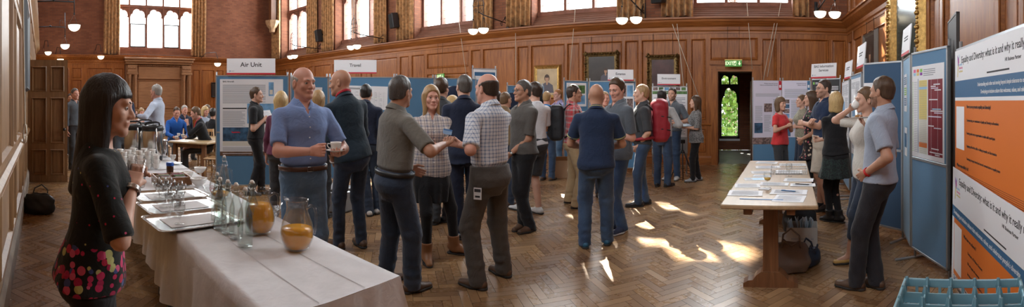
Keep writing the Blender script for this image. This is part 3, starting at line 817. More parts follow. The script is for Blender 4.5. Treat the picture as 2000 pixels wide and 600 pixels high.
    if shc.get('mat') is not None:
        for i, J in enumerate(legsJ):
            Hh, Kn, A, fd = J; A0 = v3(A[0], A[1], A[2]-.085); sd_ = v3(fd[1], -fd[0], 0)
            heel = shc.get('heel', 0.0); boot = shc.get('boot', 0.0)
            Lf = .155 if not fem else .140
            toe = A0+fd*Lf; 
            def f_sh(p):
                d = cone(p, A0-fd*.045+v3(0, 0, .040+heel), A0+fd*.05+v3(0, 0, .040+heel*.6), .037, .042, ((0, 0, 1), .95))
                d = smin(d, cone(p, A0+fd*.05+v3(0, 0, .034+heel*.4), toe+v3(0, 0, .026), .043, .032, ((0, 0, 1), .75)), .03)
                if boot: d = smin(d, cone(p, A0+v3(0, 0, .06), A0+(Kn-A0)*min(1, boot/.42)+v3(0, -.005, 0), .050, .062), .03); d = np.maximum(d, p[:, 2]-boot-.03)
                elif shc.get('flat'): d = smax(d, p[:, 2]-.045, .004); d = smax(d, -ell(p, tuple(A0+fd*.01+v3(0, 0, .06)), (.036, .036, .05)) if False else d*0-9, 0)
                else: d = smin(d, cone(p, A0+v3(0, 0, .045), A0+v3(0, 0, .075), .043, .042), .03); d = np.maximum(d, p[:, 2]-.098)
                d = np.maximum(d, .012+(heel*.5 if heel else 0)*0-p[:, 2])
                return d
            lo = np.minimum(A0, toe)-.09; hi = np.maximum(A0, toe)+.09; lo[2] = 0; hi[2] = max(.12, boot+.06)
            nsh = 'boot' if boot else 'shoe'
            so_ = np_mesh(nsh, [surfnet(f_sh, lo, hi, .0068*det)], shc['mat'], root)
            def f_so(p):
                ca = A0-fd*.045; d = cone(p, ca+v3(0, 0, .01), A0+fd*.06+v3(0, 0, .01), .039, .046)
                d = smin(d, cone(p, A0+fd*.06+v3(0, 0, .01), toe+v3(0, 0, .01), .046, .034), .03)
                return np.maximum(d, np.maximum(-p[:, 2]+.001, p[:, 2]-(.022 if not heel else .014)))
            if det < 1.6 and so_ is not None: np_mesh('sole', [surfnet(f_so, lo-.005, (*hi[:2], .04), .006*det)], shc.get('sole', mat('dark_sole', (.03, .027, .025), .7)), so_)
            if heel:
                hb = MB(); c = A0-fd*.035; hb.lathe([(.022, 0), (.026, .05+heel*.3)], 10, 0, None, True, c[0], c[1]); hb.build('heel', mat('dark_sole'), so_)
    J = dict(up=up, hw=hw, WL=WL, WR=WR, EL=EL, ER=ER, SHL=SHL, SHR=SHR, root=root, S=S, Rm=Rm, Rh=Rh, T=T, legs=legsJ, HB=HB, wz=wz, hand=hand_frames, HL=HL)
    for e in extras: e(J)
    root['_H'] = H; del root['_H']
    return root, J
def to_world(J, q):
    r = J['root']; v = Vector(q)*J['S']; v.rotate(r.rotation_euler); return v+r.location
# ---------------- small worn things
def glasses(m=None):
    def f(J):
        mb = MB(); hw = J['hw']
        for s_ in (-1, 1):
            pts = [hw((s_*.032+.019*math.cos(a)*1.05, .098, .002+.014*math.sin(a))) for a in np.linspace(0, 2*PI, 15)[:-1]]
            mb.tube(pts, .0016, 5, closed=True); mb.tube([hw((s_*.051, .096, .006)), hw((s_*.074, .06, .006)), hw((s_*.080, -.01, .004))], .0016, 5)
        mb.tube([hw((-.013, .099, .004)), hw((0, .102, .007)), hw((.013, .099, .004))], .0016, 5)
        mb.build('spectacles', m or BLACK, J['root'])
    return f
def belt(m, w_=.034):
    def f(J):
        T = J['T']; mb = MB(); z = J['wz']-.018
        ww = np.interp(z, [r[0] for r in T], [r[1] for r in T])+.027; dd = np.interp(z, [r[0] for r in T], [r[2] for r in T])+.027
        vs = []; n = 40
        for zz, e in ((z-w_/2, 0), (z-w_/2, .004), (z+w_/2, .004), (z+w_/2, 0)):
            for k in range(n):
                a = 2*PI*k/n; c, s_ = math.cos(a), math.sin(a); q = (abs(c)**2.2+abs(s_)**2.2)**(-1/2.2)
                vs.append(tuple(J['up'](((ww+e)*c*q, (dd+e)*s_*q, zz))))
        mb.add(vs, [(r_*n+k, r_*n+(k+1) % n, ((r_+1) % 4)*n+(k+1) % n, ((r_+1) % 4)*n+k) for r_ in range(4) for k in range(n)], 0, True)
        o = mb.build('belt', m, J['root'])
        b_ = MB(); p0 = J['up']((0, dd+.006, z)); b_.tube([J['up']((x, dd+.008, z+y)) for x, y in ((-.022, -.016), (.022, -.016), (.022, .016), (-.022, .016))], .0025, 5, closed=True); b_.build('buckle', CHROME, o)
    return f
def watch(side, m=None, name='wristwatch'):
    def f(J):
        E, W = (J['EL'], J['WL']) if side < 0 else (J['ER'], J['WR']); u = (W-E)/np.linalg.norm(W-E); c = W-u*.015
        a = np.cross(u, v3(0, 0, 1)+v3(.1, 0, 0)); a /= np.linalg.norm(a); b_ = np.cross(u, a); mb = MB()
        for k in (-1, 0, 1): mb.tube([c+u*k*.006+(a*math.cos(t)+b_*math.sin(t))*.033 for t in np.linspace(0, 2*PI, 17)[:-1]], .0045, 6, closed=True)
        o = mb.build(name, m or BLACK, J['root'])
        if name == 'wristwatch':
            d = MB(); nn = J['Rm'] @ v3(side, .3, .3); nn = nn-u*(nn@u); nn /= np.linalg.norm(nn); q = c+nn*.034; d.tube([q, q+nn*.005], .014, 12); d.build('watch_face', mat('watch_dial', (.6, .6, .58), .25, .5), o)
    return f
def badge(x, z, d=.13, w_=.085, h=.055, c=(.75, .80, .88), band=(.10, .25, .55), back=False, rot=0):
    def f(J):
        sg = -1 if back else 1
        M = frame(J['up']((x, sg*d, z)), J['Rm'] @ v3(sg, 0, 0), J['Rm'] @ v3(0, 0, 1)) @ Matrix.Rotation(rot, 4, 'Z')
        # frame(): z = x cross y points backwards for +x, so mirror
        M = frame(J['up']((x, sg*d, z)), J['Rm'] @ v3(-sg, 0, 0), J['Rm'] @ v3(0, 0, 1)) @ Matrix.Rotation(rot, 4, 'Z')
        mb = MB(); mb.box(-w_/2, w_/2, -h/2, h/2, -.001, .002, 0, M); mb.box(-w_/2, w_/2, h*.2, h/2, .002, .0026, 1, M)
        for k in range(2): mb.box(-w_*.36, w_*.3, -h*.05-k*h*.22, -h*.12-k*h*.22+.004, .002, .0026, 2, M)
        mb.build('name_badge', [mat('badge_%d%d%d' % tuple(int(q*9) for q in c), c, .4), mat('badge_band_%d' % int(band[0]*90), band, .4), INK], J['root'])
    return f
def lanyard(m, z=1.22):
    def f(J):
        up = J['up']; mb = MB()
        pts = [(0, -.085, 1.50), (.05, -.06, 1.515), (.068, 0, 1.50), (.06, .07, 1.45), (.035, .135, 1.34), (.0, .15, z)]
        for s_ in (-1, 1): mb.tube([up((s_*a, b, c)) for a, b, c in pts], .006, 6)
        o = mb.build('lanyard', m, J['root'])
    return f
def head_box(name, c, r, m):
    def f(J):
        mb = MB(); q = J['hw'](c); mb.sphere((0, 0, 0), 1, 10); 
        M = Matrix.Translation(Vector(q)) @ Matrix(J['Rh'].tolist()).to_4x4() @ Matrix.Diagonal((*r, 1)); o = MB(); o.add(mb.v, mb.f, 0, True, M); o.build(name, m, J['root'])
    return f
def palm(J, side, pose, fwd=.06, out=.03):
    """world point above the palm of a hand"""
    E, W = (J['EL'], J['WL']) if side < 0 else (J['ER'], J['WR']); u, n, x = J['hand'](E, W, pose, side)
    return to_world(J, W+u*fwd+n*out)
# ================================================================== the hall
CY = 10.8; BX = -19.4; DX = 2.65
def ay(x): return -0.315 + 0.0188*x if x < 0 else -0.315     # inner face of the wall beside the camera
MC = frame((0, CY, 0), (1, 0, 0), (0, 0, 1))                  # local x along the wall, y up, z into the room
MB_ = frame((BX, 0, 0), (0, 1, 0), (0, 0, 1))
MD = frame((DX, 0, 0), (0, -1, 0), (0, 0, 1))
def quad_ring(mb, M, a, b, za, zb, mi=0):
    """bevel between rectangle a=(u0,u1,v0,v1) at depth za and b at depth zb"""
    A = [(a[0], a[2]), (a[1], a[2]), (a[1], a[3]), (a[0], a[3])]; B = [(b[0], b[2]), (b[1], b[2]), (b[1], b[3]), (b[0], b[3])]
    vs = [(x, y, za) for x, y in A]+[(x, y, zb) for x, y in B]
    mb.add(vs, [(i, (i+1) % 4, 4+(i+1) % 4, 4+i) for i in range(4)], mi, False, M)
def ins(r, d): return (r[0]+d, r[1]-d, r[2]+d, r[3]-d)
def panel(mb, M, r, d0=.03):
    quad_ring(mb, M, r, ins(r, -.018), d0+.014, d0, 1)
    quad_ring(mb, M, r, ins(r, .022), d0+.014, .004, 1)
    q = ins(r, .022)
    if q[1]-q[0] > .12 and q[3]-q[2] > .12:
        f = ins(q, .035)
        quad_ring(mb, M, q, f, .004, .012, 0)
        mb.add([(f[0], f[2], .012), (f[1], f[2], .012), (f[1], f[3], .012), (f[0], f[3], .012)], [(0, 1, 2, 3)], 0, False, M)
    else:
        mb.add([(q[0], q[2], .004), (q[1], q[2], .004), (q[1], q[3], .004), (q[0], q[3], .004)], [(0, 1, 2, 3)], 0, False, M)
def panelling(mb, M, u0, u1, z0, z1, rects, holes=(), d0=.03):
    allr = list(rects)+list(holes)
    us = sorted({round(x, 4) for r in allr for x in r[:2]} | {u0, u1}); zs = sorted({round(x, 4) for r in allr for x in r[2:]} | {z0, z1})
    us = [x for x in us if u0-1e-6 <= x <= u1+1e-6]; zs = [x for x in zs if z0-1e-6 <= x <= z1+1e-6]
    for j in range(len(zs)-1):
        zc = (zs[j]+zs[j+1])/2; start = None
        for i in range(len(us)):
            solid = i < len(us)-1 and not any(r[0] < (us[i]+us[i+1])/2 < r[1] and r[2] < zc < r[3] for r in allr)
            if solid and start is None: start = us[i]
            if not solid and start is not None:
                mb.add([(start, zs[j], d0), (us[i], zs[j], d0), (us[i], zs[j+1], d0), (start, zs[j+1], d0)], [(0, 1, 2, 3)], 0, False, M); start = None
    for r in rects: panel(mb, M, r, d0)
def mould(mb, M, u0, u1, prof, mi=0):
    n = len(prof)
    vs = [(u0, z, o) for o, z in prof]+[(u1, z, o) for o, z in prof]
    fs = [(i, n+i, n+i+1, i+1) for i in range(n-1)]+[tuple(range(n)), tuple(range(2*n-1, n-1, -1))]
    mb.add(vs, fs, mi, False, M)
CORN = [(0, 3.22), (.045, 3.22), (.045, 3.27), (.07, 3.30), (.075, 3.38), (.12, 3.42), (.20, 3.50), (.21, 3.545), (.25, 3.56), (.25, 3.60), (0, 3.62)]
SKIRT = [(0, 0), (.055, 0), (.055, .17), (.045, .19), (.035, .215), (0, .215)]
DADO = [(0, .96), (.05, .965), (.06, .99), (.045, 1.01), (0, 1.02)]
# ---- floor: herringbone oak blocks
def make_floor():
    L_, W_ = .30, .075; blocks = []
    c = math.sqrt(.5)
    x0, x1, y0, y1 = BX-.2, DX+.2, -1.1, CY+.15
    rng = np.random.RandomState(4)
    # herringbone in (a,b) cells of size W_, n = 4 cells per block
    n = 4; V = []; Fc = []; C = []
    rr = int(24/W_)
    vs = []; cols = []
    for j in range(-rr, rr):
        for k in range(-rr//n, rr//n+1):
            a = j + k*2*n; b = j           # horizontal block (a..a+n, b..b+1), vertical one beside it
            for kind in (0, 1):
                if kind == 0: q = (a, b, a+n, b+1)
                else: q = (a+n, b-n+1, a+n+1, b+1)
                cx, cy = (q[0]+q[2])/2*W_, (q[1]+q[3])/2*W_
                X, Y = (cx-cy)*c-7, (cx+cy)*c+4
                if not (x0 < X < x1 and y0 < Y < y1): continue
                g = .0012
                pts = [(q[0]*W_+g, q[1]*W_+g), (q[2]*W_-g, q[1]*W_+g), (q[2]*W_-g, q[3]*W_-g), (q[0]*W_+g, q[3]*W_-g)]
                b0 = len(vs)
                for (u, v) in pts: vs.append(((u-v)*c-7, (u+v)*c+4, 0.0))
                Fc.append((b0, b0+1, b0+2, b0+3)); t = rng.rand(); cols += [(t, float(kind), rng.rand(), 1)]*4
    me = bpy.data.meshes.new('floor')
    b0 = len(vs); vs += [(x0, y0, -.002), (x1, y0, -.002), (x1, y1, -.002), (x0, y1, -.002)]; Fc.append((b0, b0+1, b0+2, b0+3)); cols += [(-1, 0, 0, 1)]*4
    me.from_pydata(vs, [], Fc)
    at = me.color_attributes.new('block', 'FLOAT_COLOR', 'POINT'); at.data.foreach_set('color', np.array(cols, dtype=np.float32).ravel())
    m, nt, b, N, L = new_mat('herringbone_oak')
    ca = N.new('ShaderNodeAttribute'); ca.attribute_name = 'block'; s = N.new('ShaderNodeSeparateColor'); L.new(ca.outputs['Color'], s.inputs[0])
    tc = N.new('ShaderNodeTexCoord')
    outs = []
    for rot in (PI/4, -PI/4):
        mp = N.new('ShaderNodeMapping'); mp.inputs['Rotation'].default_value = (0, 0, -rot if rot > 0 else -rot); mp.inputs['Scale'].default_value = (3, 45, 1)
        L.new(tc.outputs['Object'], mp.inputs[0])
        n_ = N.new('ShaderNodeTexNoise'); n_.inputs['Scale'].default_value = 2.2; n_.inputs['Detail'].default_value = 5; L.new(mp.outputs[0], n_.inputs['Vector']); outs.append(n_.outputs['Fac'])
    mxf = N.new('ShaderNodeMix'); mxf.data_type = 'FLOAT'; L.new(s.outputs[1], mxf.inputs[0]); L.new(outs[0], mxf.inputs[2]); L.new(outs[1], mxf.inputs[3])
    big = N.new('ShaderNodeTexNoise'); big.inputs['Scale'].default_value = .8; big.inputs['Detail'].default_value = 5; L.new(tc.outputs['Object'], big.inputs['Vector'])
    f = math_n(N, L, 'ADD', math_n(N, L, 'MULTIPLY', s.outputs[0], .55), math_n(N, L, 'MULTIPLY', mxf.outputs[0], .5))
    r = N.new('ShaderNodeValToRGB'); L.new(f, r.inputs[0]); e = r.color_ramp.elements
    e[0].position = .1; e[0].color = (.15, .075, .032, 1); e[1].position = .95; e[1].color = (.44, .265, .125, 1)
    x = e.new(.5); x.color = (.27, .150, .068, 1)
    wear = N.new('ShaderNodeValToRGB'); wear.color_ramp.elements[0].position = .42; wear.color_ramp.elements[1].position = .62; L.new(big.outputs['Fac'], wear.inputs[0])
    wf = math_n(N, L, 'MULTIPLY', wear.outputs[0], .22)
    cl = mix_n(N, L, wf, r.outputs[0], (.40, .27, .16))
    gap = math_n(N, L, 'LESS_THAN', s.outputs[0], -.5)
    L.new(mix_n(N, L, gap, cl, (.03, .014, .008)), b.inputs['Base Color'])
    # scuffs: thin worn scratches
    wv = N.new('ShaderNodeTexNoise'); wv.inputs['Scale'].default_value = 26; wv.inputs['Detail'].default_value = 3; L.new(tc.outputs['Object'], wv.inputs['Vector'])
    L.new(math_n(N, L, 'ADD', math_n(N, L, 'MULTIPLY_ADD', wv.outputs['Fac'], .16, .17), math_n(N, L, 'MULTIPLY', s.outputs[2], .10)), b.inputs['Roughness'])
    b.inputs['Specular IOR Level'].default_value = .55
    bp = N.new('ShaderNodeBump'); bp.inputs['Strength'].default_value = .12; bp.inputs['Distance'].default_value = .004
    L.new(math_n(N, L, 'ADD', s.outputs[2], math_n(N, L, 'MULTIPLY', wv.outputs['Fac'], .8)), bp.inputs['Height']); L.new(bp.outputs[0], b.inputs['Normal'])
    me.materials.append(m); me.update(); o = link('floor', me); tag(o, kind='structure')
    mb = MB(); mb.box(x0-1, x1+1, y0-1, CY+.15, -.3, -.01); tag(mb.build('floor_slab', OAKD), kind='structure')
make_floor()
# ---- ceiling
mb = MB(); mb.box(BX-.5, DX+.5, -1.6, CY+.8, 8.6, 8.8)
for k in range(8): mb.box(BX+1.5+k*2.9, BX+1.8+k*2.9, -.7, CY+.4, 8.15, 8.6, 1)
tag(mb.build('ceiling', [wood('ceiling_oak', (.16, .085, .045), (.26, .15, .08), 1, 'X', .6, 0), OAKD]), kind='structure')
# ---- back wall: brick over panelling, doorway, window openings
DOOR = (-.60, .235, 0, 2.29)
WZ0, WZ1 = 4.02, 7.85; WH = 1.24
mb = MB()
mb.box(BX, DOOR[0], CY+.012, CY+.6, 0, 3.6, M=None); mb.box(DOOR[1], DX+.3, CY+.012, CY+.6, 0, 3.6); mb.box(DOOR[0], DOOR[1], CY+.012, CY+.6, DOOR[3], 3.6)
edges = [BX]
for wx in WINX: edges += [wx-WH, wx+WH]
edges.append(DX+.3)
for i in range(0, len(edges), 2): mb.box(edges[i], edges[i+1], CY, CY+.6, 3.6, 8.6)
for wx in WINX: mb.box(wx-WH, wx+WH, CY, CY+.6, WZ1, 8.6)
tag(mb.build('wall_back', BRICK), kind='structure')
mb = MB()
wide_n = [(-2.50, -1.38), (-1.25, -.92), (.49, .82), (.93, 2.12), (2.23, 2.56), (-2.93, -2.61), (-4.09, -3.04), (-4.52, -4.20), (-5.60, -4.62), (-6.03, -5.71), (-7.19, -6.13), (-7.62, -7.30), (-9.37, -7.74), (-10.05, -9.5), (-10.6, -10.2), (-12.1, -10.75)]
x = -12.25
while x > BX+1.5: wide_n += [(x-.42, x-.08), (x-1.72, x-.56)]; x -= 1.78
rects = []
for a, b_ in wide_n:
    rects.append((a, b_, 1.12, 3.08)); rects.append((a, b_, .32, .88))
rects = [r for r in rects if not (r[1] > -9.4 and r[0] < -7.7 and r[2] > 1)]
rects += [(-9.37, -7.74, 2.62, 3.08), (-9.37, -7.74, 1.12, 2.42)]
rects.append((-.78, .36, 2.58, 3.10))
panelling(mb, MC, BX, DX, 0, 3.25, rects, [(-.70, .335, -.01, 2.40)])
mould(mb, MC, BX, DX, CORN, 1); mould(mb, MC, BX, -.76, SKIRT, 1); mould(mb, MC, .40, DX, SKIRT, 1); mould(mb, MC, BX, -.76, DADO, 1); mould(mb, MC, .40, DX, DADO, 1)
# door architrave
for a, b_ in ((-.76, -.60), (.235, .395)):
    mb.box(a, b_, 0, 2.42, -.02, .05, 0, MC); mb.box(a+.03, b_-.03, 0, 2.42, .05, .065, 0, MC)
mb.box(-.76, .395, 2.29, 2.45, -.02, .055, 1, MC); mb.box(-.80, .435, 2.45, 2.50, 0, .085, 1, MC)
tag(mb.build('trim_1', [OAK, OAKH]), kind='structure')
# ---- vestibule behind the doorway
mb = MB(); vx0, vx1, vy = -.78, .62, 14.1
mb.box(vx0-.2, vx0, CY+.6, vy+.3, -.1, 3); mb.box(vx1, vx1+.2, CY+.6, vy+.3, -.1, 3); mb.box(vx0, vx1, CY+.6, vy, 2.75, 3)
mb.box(vx0, -.72, vy, vy+.3, 0, 2.8); mb.box(-.10, vx1, vy, vy+.3, 0, 2.8); mb.box(-.72, -.10, vy, vy+.3, 0, .36); mb.box(-.72, -.10, vy, vy+.3, 2.5, 2.8)
tag(mb.build('wall_vestibule', BRICK), kind='structure')
mb = MB(); mb.box(vx0, vx1, CY+.1, vy, -.2, -.002); mb.box(-.74, -.08, vy-.06, vy+.1, .30, .36, 1)
VEST = tag(mb.build('floor_vestibule', [mat('stone_flags', (.36, .36, .34), .5, noise=.2, nscale=3), WHITE]), kind='structure')
#VW
# ---- windows of the long wall and of the far end
def foil(n=40, hw=.33, rise=.42):
    """cusped (cinquefoil) head: points from left springing to right springing, x in [-hw,hw]"""
    pts = []
    for i in range(n+1):
        t = PI-PI*i/n
        cusp = abs(math.sin(2.5*(t)))      # five lobes
        rr = .80+.20*cusp**.7
        pts.append((hw*rr*math.cos(t) if 0 < i < n else (-hw if i == 0 else hw), rise*rr*math.sin(t)))
    return pts
def arch_plate(mb, M, cx, hw, z0, z1, dep0, dep1, rise, mi=0):
    """stone spandrel between a cusped head and its rectangle cx+-hw, z0..z1"""
    inner = [(cx+x*.97, z0+z) for x, z in foil(40, hw, rise)]; n = len(inner); outer = []
    H = z1-z0
    for i in range(n):
        t = i/(n-1)
        if t < .25: outer.append((cx-hw, z0+H*t/.25))
        elif t < .75: outer.append((cx-hw+2*hw*(t-.25)/.5, z1))
        else: outer.append((cx+hw, z1-H*(t-.75)/.25))
    vs = []
    for d in (dep0, dep1): vs += [(x, z, d) for x, z in inner]+[(x, z, d) for x, z in outer]
    fs = []
    for i in range(n-1):
        fs.append((i, n+i, n+i+1, i+1)); fs.append((2*n+i, 2*n+i+1, 3*n+i+1, 3*n+i)); fs.append((i, i+1, 2*n+i+1, 2*n+i))
    mb.add(vs, fs, mi, False, M)
DSTONE = mat('dark_stone', (.045, .035, .03), .7)
LEAD = mat('lead_came', (.05, .045, .045), .6)
WPANE = glass_mat('window_glass', (.95, .97, .96))
def gothic_window(num, M, cx, n, lw, z0, z1, dep, casement=()):
    """n cusped lights in two tiers; dep = depth of the frame behind the wall face (negative z)"""
    mb = MB(); W = n*lw/2; t = .075
    mb.box(cx-W, cx+W, z0-.10, z0+.05, dep-.14, dep+.16, 0, M); mb.box(cx-W, cx+W, z1-.15, z1, dep-.1, dep+.1, 0, M)
    for k in range(n+1):
        x = cx-W+k*lw; x = min(max(x, cx-W+t/2), cx+W-t/2)
        mb.box(x-t/2, x+t/2, z0, z1, dep-.10, dep+.10, 0, M)
        mb.prism([(x-t/2, 0), (x+t/2, 0), (x, .05)], 0, 0.001, 0, M) if False else None
    zt = z0+1.93
    mb.box(cx-W, cx+W, zt-.06, zt+.06, dep-.11, dep+.12, 0, M)
    for k in range(n):
        c = cx-W+(k+.5)*lw; hw = lw/2-t/2
        arch_plate(mb, M, c, hw, z0+1.42, zt-.05, dep-.06, dep+.07, .40)
        arch_plate(mb, M, c, hw, z1-.65, z1-.14, dep-.06, dep+.07, .40)
        if k in casement:
            zc = z0+1.15
            for a in ((c-hw, c-hw+.035, z0+.05, zc), (c+hw-.035, c+hw, z0+.05, zc), (c-hw, c+hw, zc-.04, zc), (c-hw, c+hw, z0+.05, z0+.12)):
                mb.box(a[0], a[1], a[2], a[3], dep-.03, dep+.03, 1, M)
    o = tag(mb.build('window_%d' % num, [STONE, LEAD]), kind='structure')
    g = MB()
    g.add([(cx-W, z0, dep-.02), (cx+W, z0, dep-.02), (cx+W, z1, dep-.02), (cx-W, z1, dep-.02)], [(0, 1, 2, 3)], 0, False, M)
    for k in range(n):
        c = cx-W+(k+.5)*lw
        for q in (-1, 1): g.box(c+q*lw*.16-.003, c+q*lw*.16+.003, z0, z1, dep-.025, dep-.012, 1, M)
    zz = z0+.27
    while zz < z1: g.box(cx-W, cx+W, zz-.003, zz+.003, dep-.025, dep-.012, 1, M); zz += .27
    g.build('glazing', [WPANE, LEAD], o)
    return o
for i, wx in enumerate(reversed(WINX)):
    gothic_window(i+1, MC, wx, 3, 2*WH/3, WZ0, WZ1, -.50)
    s = MB()   # stepped sloping sill of timber louvres
    for k in range(6):
        a, b_ = k/6, (k+1)/6
        y0_, y1_ = -.40*a, -.40*b_
        z0_ = 3.60+.38*a; z1_ = 3.60+.38*b_
        s.add([(wx-WH, z0_, y0_+.02), (wx+WH, z0_, y0_+.02), (wx+WH, z0_+.045, y0_), (wx-WH, z0_+.045, y0_), (wx-WH, z1_, y1_+.02), (wx+WH, z1_, y1_+.02)], [(0, 1, 2, 3), (3, 2, 5, 4)], 0, False, MC)
    s.box(wx-WH, wx+WH, 3.55, 3.62, -.4, .06, 0, MC)
    tag(s.build('trim_%d' % (i+2), mat('sill_timber', (.16, .075, .05), .32, coat=.2, noise=.2, nscale=3, stretch=(1, 6, 6))), kind='structure')
# the gothic window at the back of the vestibule, with shrubs outside
MV = frame((0, vy, 0), (1, 0, 0), (0, 0, 1)); mb = MB(); c0 = -.41; hw0 = .31
mb.box(c0-hw0, c0-hw0+.05, .36, 2.5, -.16, .02, 0, MV); mb.box(c0+hw0-.05, c0+hw0, .36, 2.5, -.16, .02, 0, MV); mb.box(c0-hw0, c0+hw0, .36, .44, -.16, .02, 0, MV); mb.box(c0-hw0, c0+hw0, 2.44, 2.5, -.16, .02, 0, MV)
arch_plate(mb, MV, c0, hw0-.05, 1.50, 2.10, -.12, -.03, .50); mb.box(c0-.02, c0+.02, 2.08, 2.46, -.12, -.03, 0, MV); mb.box(c0-hw0, c0+hw0, 2.08, 2.11, -.12, -.03, 0, MV)
for s_ in (-1, 1): arch_plate(mb, MV, c0+s_*.145, .125, 2.22, 2.46, -.12, -.03, .18)
o = tag(mb.build('window_11', DSTONE), kind='structure'); g = MB(); g.add([(c0-hw0, .4, -.07), (c0+hw0, .4, -.07), (c0+hw0, 2.46, -.07), (c0-hw0, 2.46, -.07)], [(0, 1, 2, 3)], 0, False, MV)
for k in range(1, 8): g.box(c0-hw0+k*.0775-.002, c0-hw0+k*.0775+.002, .44, 2.1, -.075, -.065, 1, MV)
for k in range(1, 16): g.box(c0-hw0, c0+hw0, .44+k*.105-.002, .44+k*.105+.002, -.075, -.065, 1, MV)
g.build('glazing', [WPANE, LEAD], o)
mb = MB(); mb.box(.30, .60, 0, 2.5, -1.2, -1.14, 0, MV); mb = MB(); mb.box(.22, .27, CY+.65, CY+1.55, 0, 2.1); mb.box(.215, .22, CY+.75, CY+1.45, .2, 1.0, 0); mb.box(.215, .22, CY+.75, CY+1.45, 1.15, 1.95, 0); tag(mb.build('door_1', OAKD), kind='structure')
LEAF = mat('shrub_leaf', (.16, .30, .04), .5, noise=.5, nscale=3)
def leaves(name, n, cf, size, m, seed, label, cat='shrub'):
    r = np.random.RandomState(seed); V = []
    for i in range(n):
        c = cf(r); a = r.randn(3); a /= np.linalg.norm(a); b = np.cross(a, r.randn(3)); b /= np.linalg.norm(b); s_ = size*(.6+r.rand()*.8)
        V += [c+a*s_, c+b*s_*.45, c-a*s_, c-b*s_*.45]
    o = np_mesh(name, [(np.array(V), np.arange(n*4).reshape(-1, 4))], m, None, False); return tag(o, label, cat)
leaves('shrub', 5600, lambda r: v3(-.55+r.uniform(-2.2, 1.6), 16.2+r.uniform(-.8, 1.0), r.uniform(-.2, 3.4)), .11, LEAF, 3, 'sunlit green shrub outside the small gothic window of the vestibule')
# trees outside the long wall: their crowns break the sunlight into patches
CROWN = mat('tree_crown', (.05, .09, .02), .8); sun_pts = [(-.37, 4.60, .42), (-.05, 4.45, .22), (-1.03, 4.95, .40), (-1.3, 5.25, .22), (-2.28, 5.2, .30), (-1.25, 6.35, .34), (-2.9, 7.0, .42), (-3.2, 6.4, .3), (-6.0, 6.2, .5), (-5.0, 8.0, .4), (-1.2, 8.2, .4), (.3, 7.6, .5), (-7.6, 5.0, .4), (.9, 6.6, .45), (.6, 5.8, .4), (1.25, 5.2, .35)]
sun_wall = [(9.0, 3.1, .5), (8.2, 3.3, .5), (8.4, 2.2, .45), (7.7, 2.8, .35), (9.4, 2.2, .4)]
r = np.random.RandomState(5); base = MB(); base.sphere((0, 0, 0), 1, 8); k = 0; mb = MB(); D = -SUN_DIR
for xx in np.arange(-25.5, 2.1, .42):
    for zz in np.arange(9.4, 15.4, .42):
        c = Vector((xx+r.uniform(-.12, .12), 18.0+r.uniform(-.3, 1.2), zz+r.uniform(-.12, .12))); q = c-D*(c.z/D.z); ww = c-D*((c.x-DX)/D.x)
        if any((q.x-a)**2+((q.y-b)*.8)**2 < (d+.16)**2 for a, b, d in sun_pts): continue
        if ww.y < c.y and any((ww.y-a)**2+(ww.z-b)**2 < (d+.2)**2 for a, b, d in sun_wall): continue
        s_ = .36*r.uniform(.8, 1.15); mb.add([(c.x+v[0]*s_*(1+.25*math.sin(v[2]*5+k)), c.y+v[1]*s_, c.z+v[2]*s_*(1+.2*math.sin(v[0]*6+k))) for v in base.v], base.f, 0, True); k += 1
for xx in (-23, -18.5, -14, -9.5, -5, -.5): mb.tube([(xx, 18.9, 0), (xx+.1, 18.9, 5), (xx, 18.8, 10.5)], [.3, .22, .12], 8, 1)
tag(mb.build('tree_foliage', [CROWN, OAKD]), 'row of tall trees outside the long wall, breaking the sunlight into patches', 'trees', kind='stuff')
# ---- far end wall
EW0, EW1 = 2.77, 6.75
mb = MB()
mb.box(BX-.6, BX-.012, -1.2, CY+.6, 0, 3.6); mb.box(BX-.6, BX, -1.2, EW0, 3.6, 8.6); mb.box(BX-.6, BX, EW1, CY+.6, 3.6, 8.6); mb.box(BX-.6, BX, EW0, EW1, 3.6, 3.9); mb.box(BX-.6, BX, EW0, EW1, WZ1, 8.6)
tag(mb.build('wall_left', BRICK), kind='structure')
gothic_window(6, MB_, (EW0+EW1)/2, 5, (EW1-EW0)/5, 3.97, WZ1, -.42, (1, 3))
mb = MB(); s = [(.03, 3.62), (.03, 3.66), (-.28, 3.92), (-.5, 3.92), (-.5, 3.5), (0, 3.5)]
mould(mb, MB_, EW0, EW1, s, 0); tag(mb.build('trim_7', mat('sill_timber')), kind='structure')
mb = MB()
rects = []
def wn(a, b_, z=((1.12, 3.02),)):
    for q in z: rects.append((a, b_, q[0], q[1]))
    rects.append((a, b_, .32, .88))
def by(px): return 19.4*math.tan((px-99)/F)
y = -.5
wn(-.45, .28, ((1.12, 2.5), (2.6, 3.02))); wn(.42, .78, ((1.12, 3.02),)); wn(.95, 1.35, ((1.12, 2.5), (2.6, 3.02))); wn(by(171), by(218), ((1.12, 2.2), (2.3, 3.02))); wn(by(224), by(240))
wn(by(377), by(390)); wn(by(394), by(418)); wn(by(423), by(436)); wn(by(441), by(470)); wn(by(476), by(490)); wn(by(496), by(530))
panelling(mb, MB_, -.75, CY, 0, 3.25, rects, [(by(243), by(372), -.01, 3.2)])
mould(mb, MB_, -.8, CY, CORN, 1); mould(mb, MB_, -.8, by(243), SKIRT, 1); mould(mb, MB_, by(372), CY, SKIRT, 1); mould(mb, MB_, -.8, by(243), DADO, 1); mould(mb, MB_, by(372), CY, DADO, 1)
tag(mb.build('trim_8', [OAK, OAKH]), kind='structure')
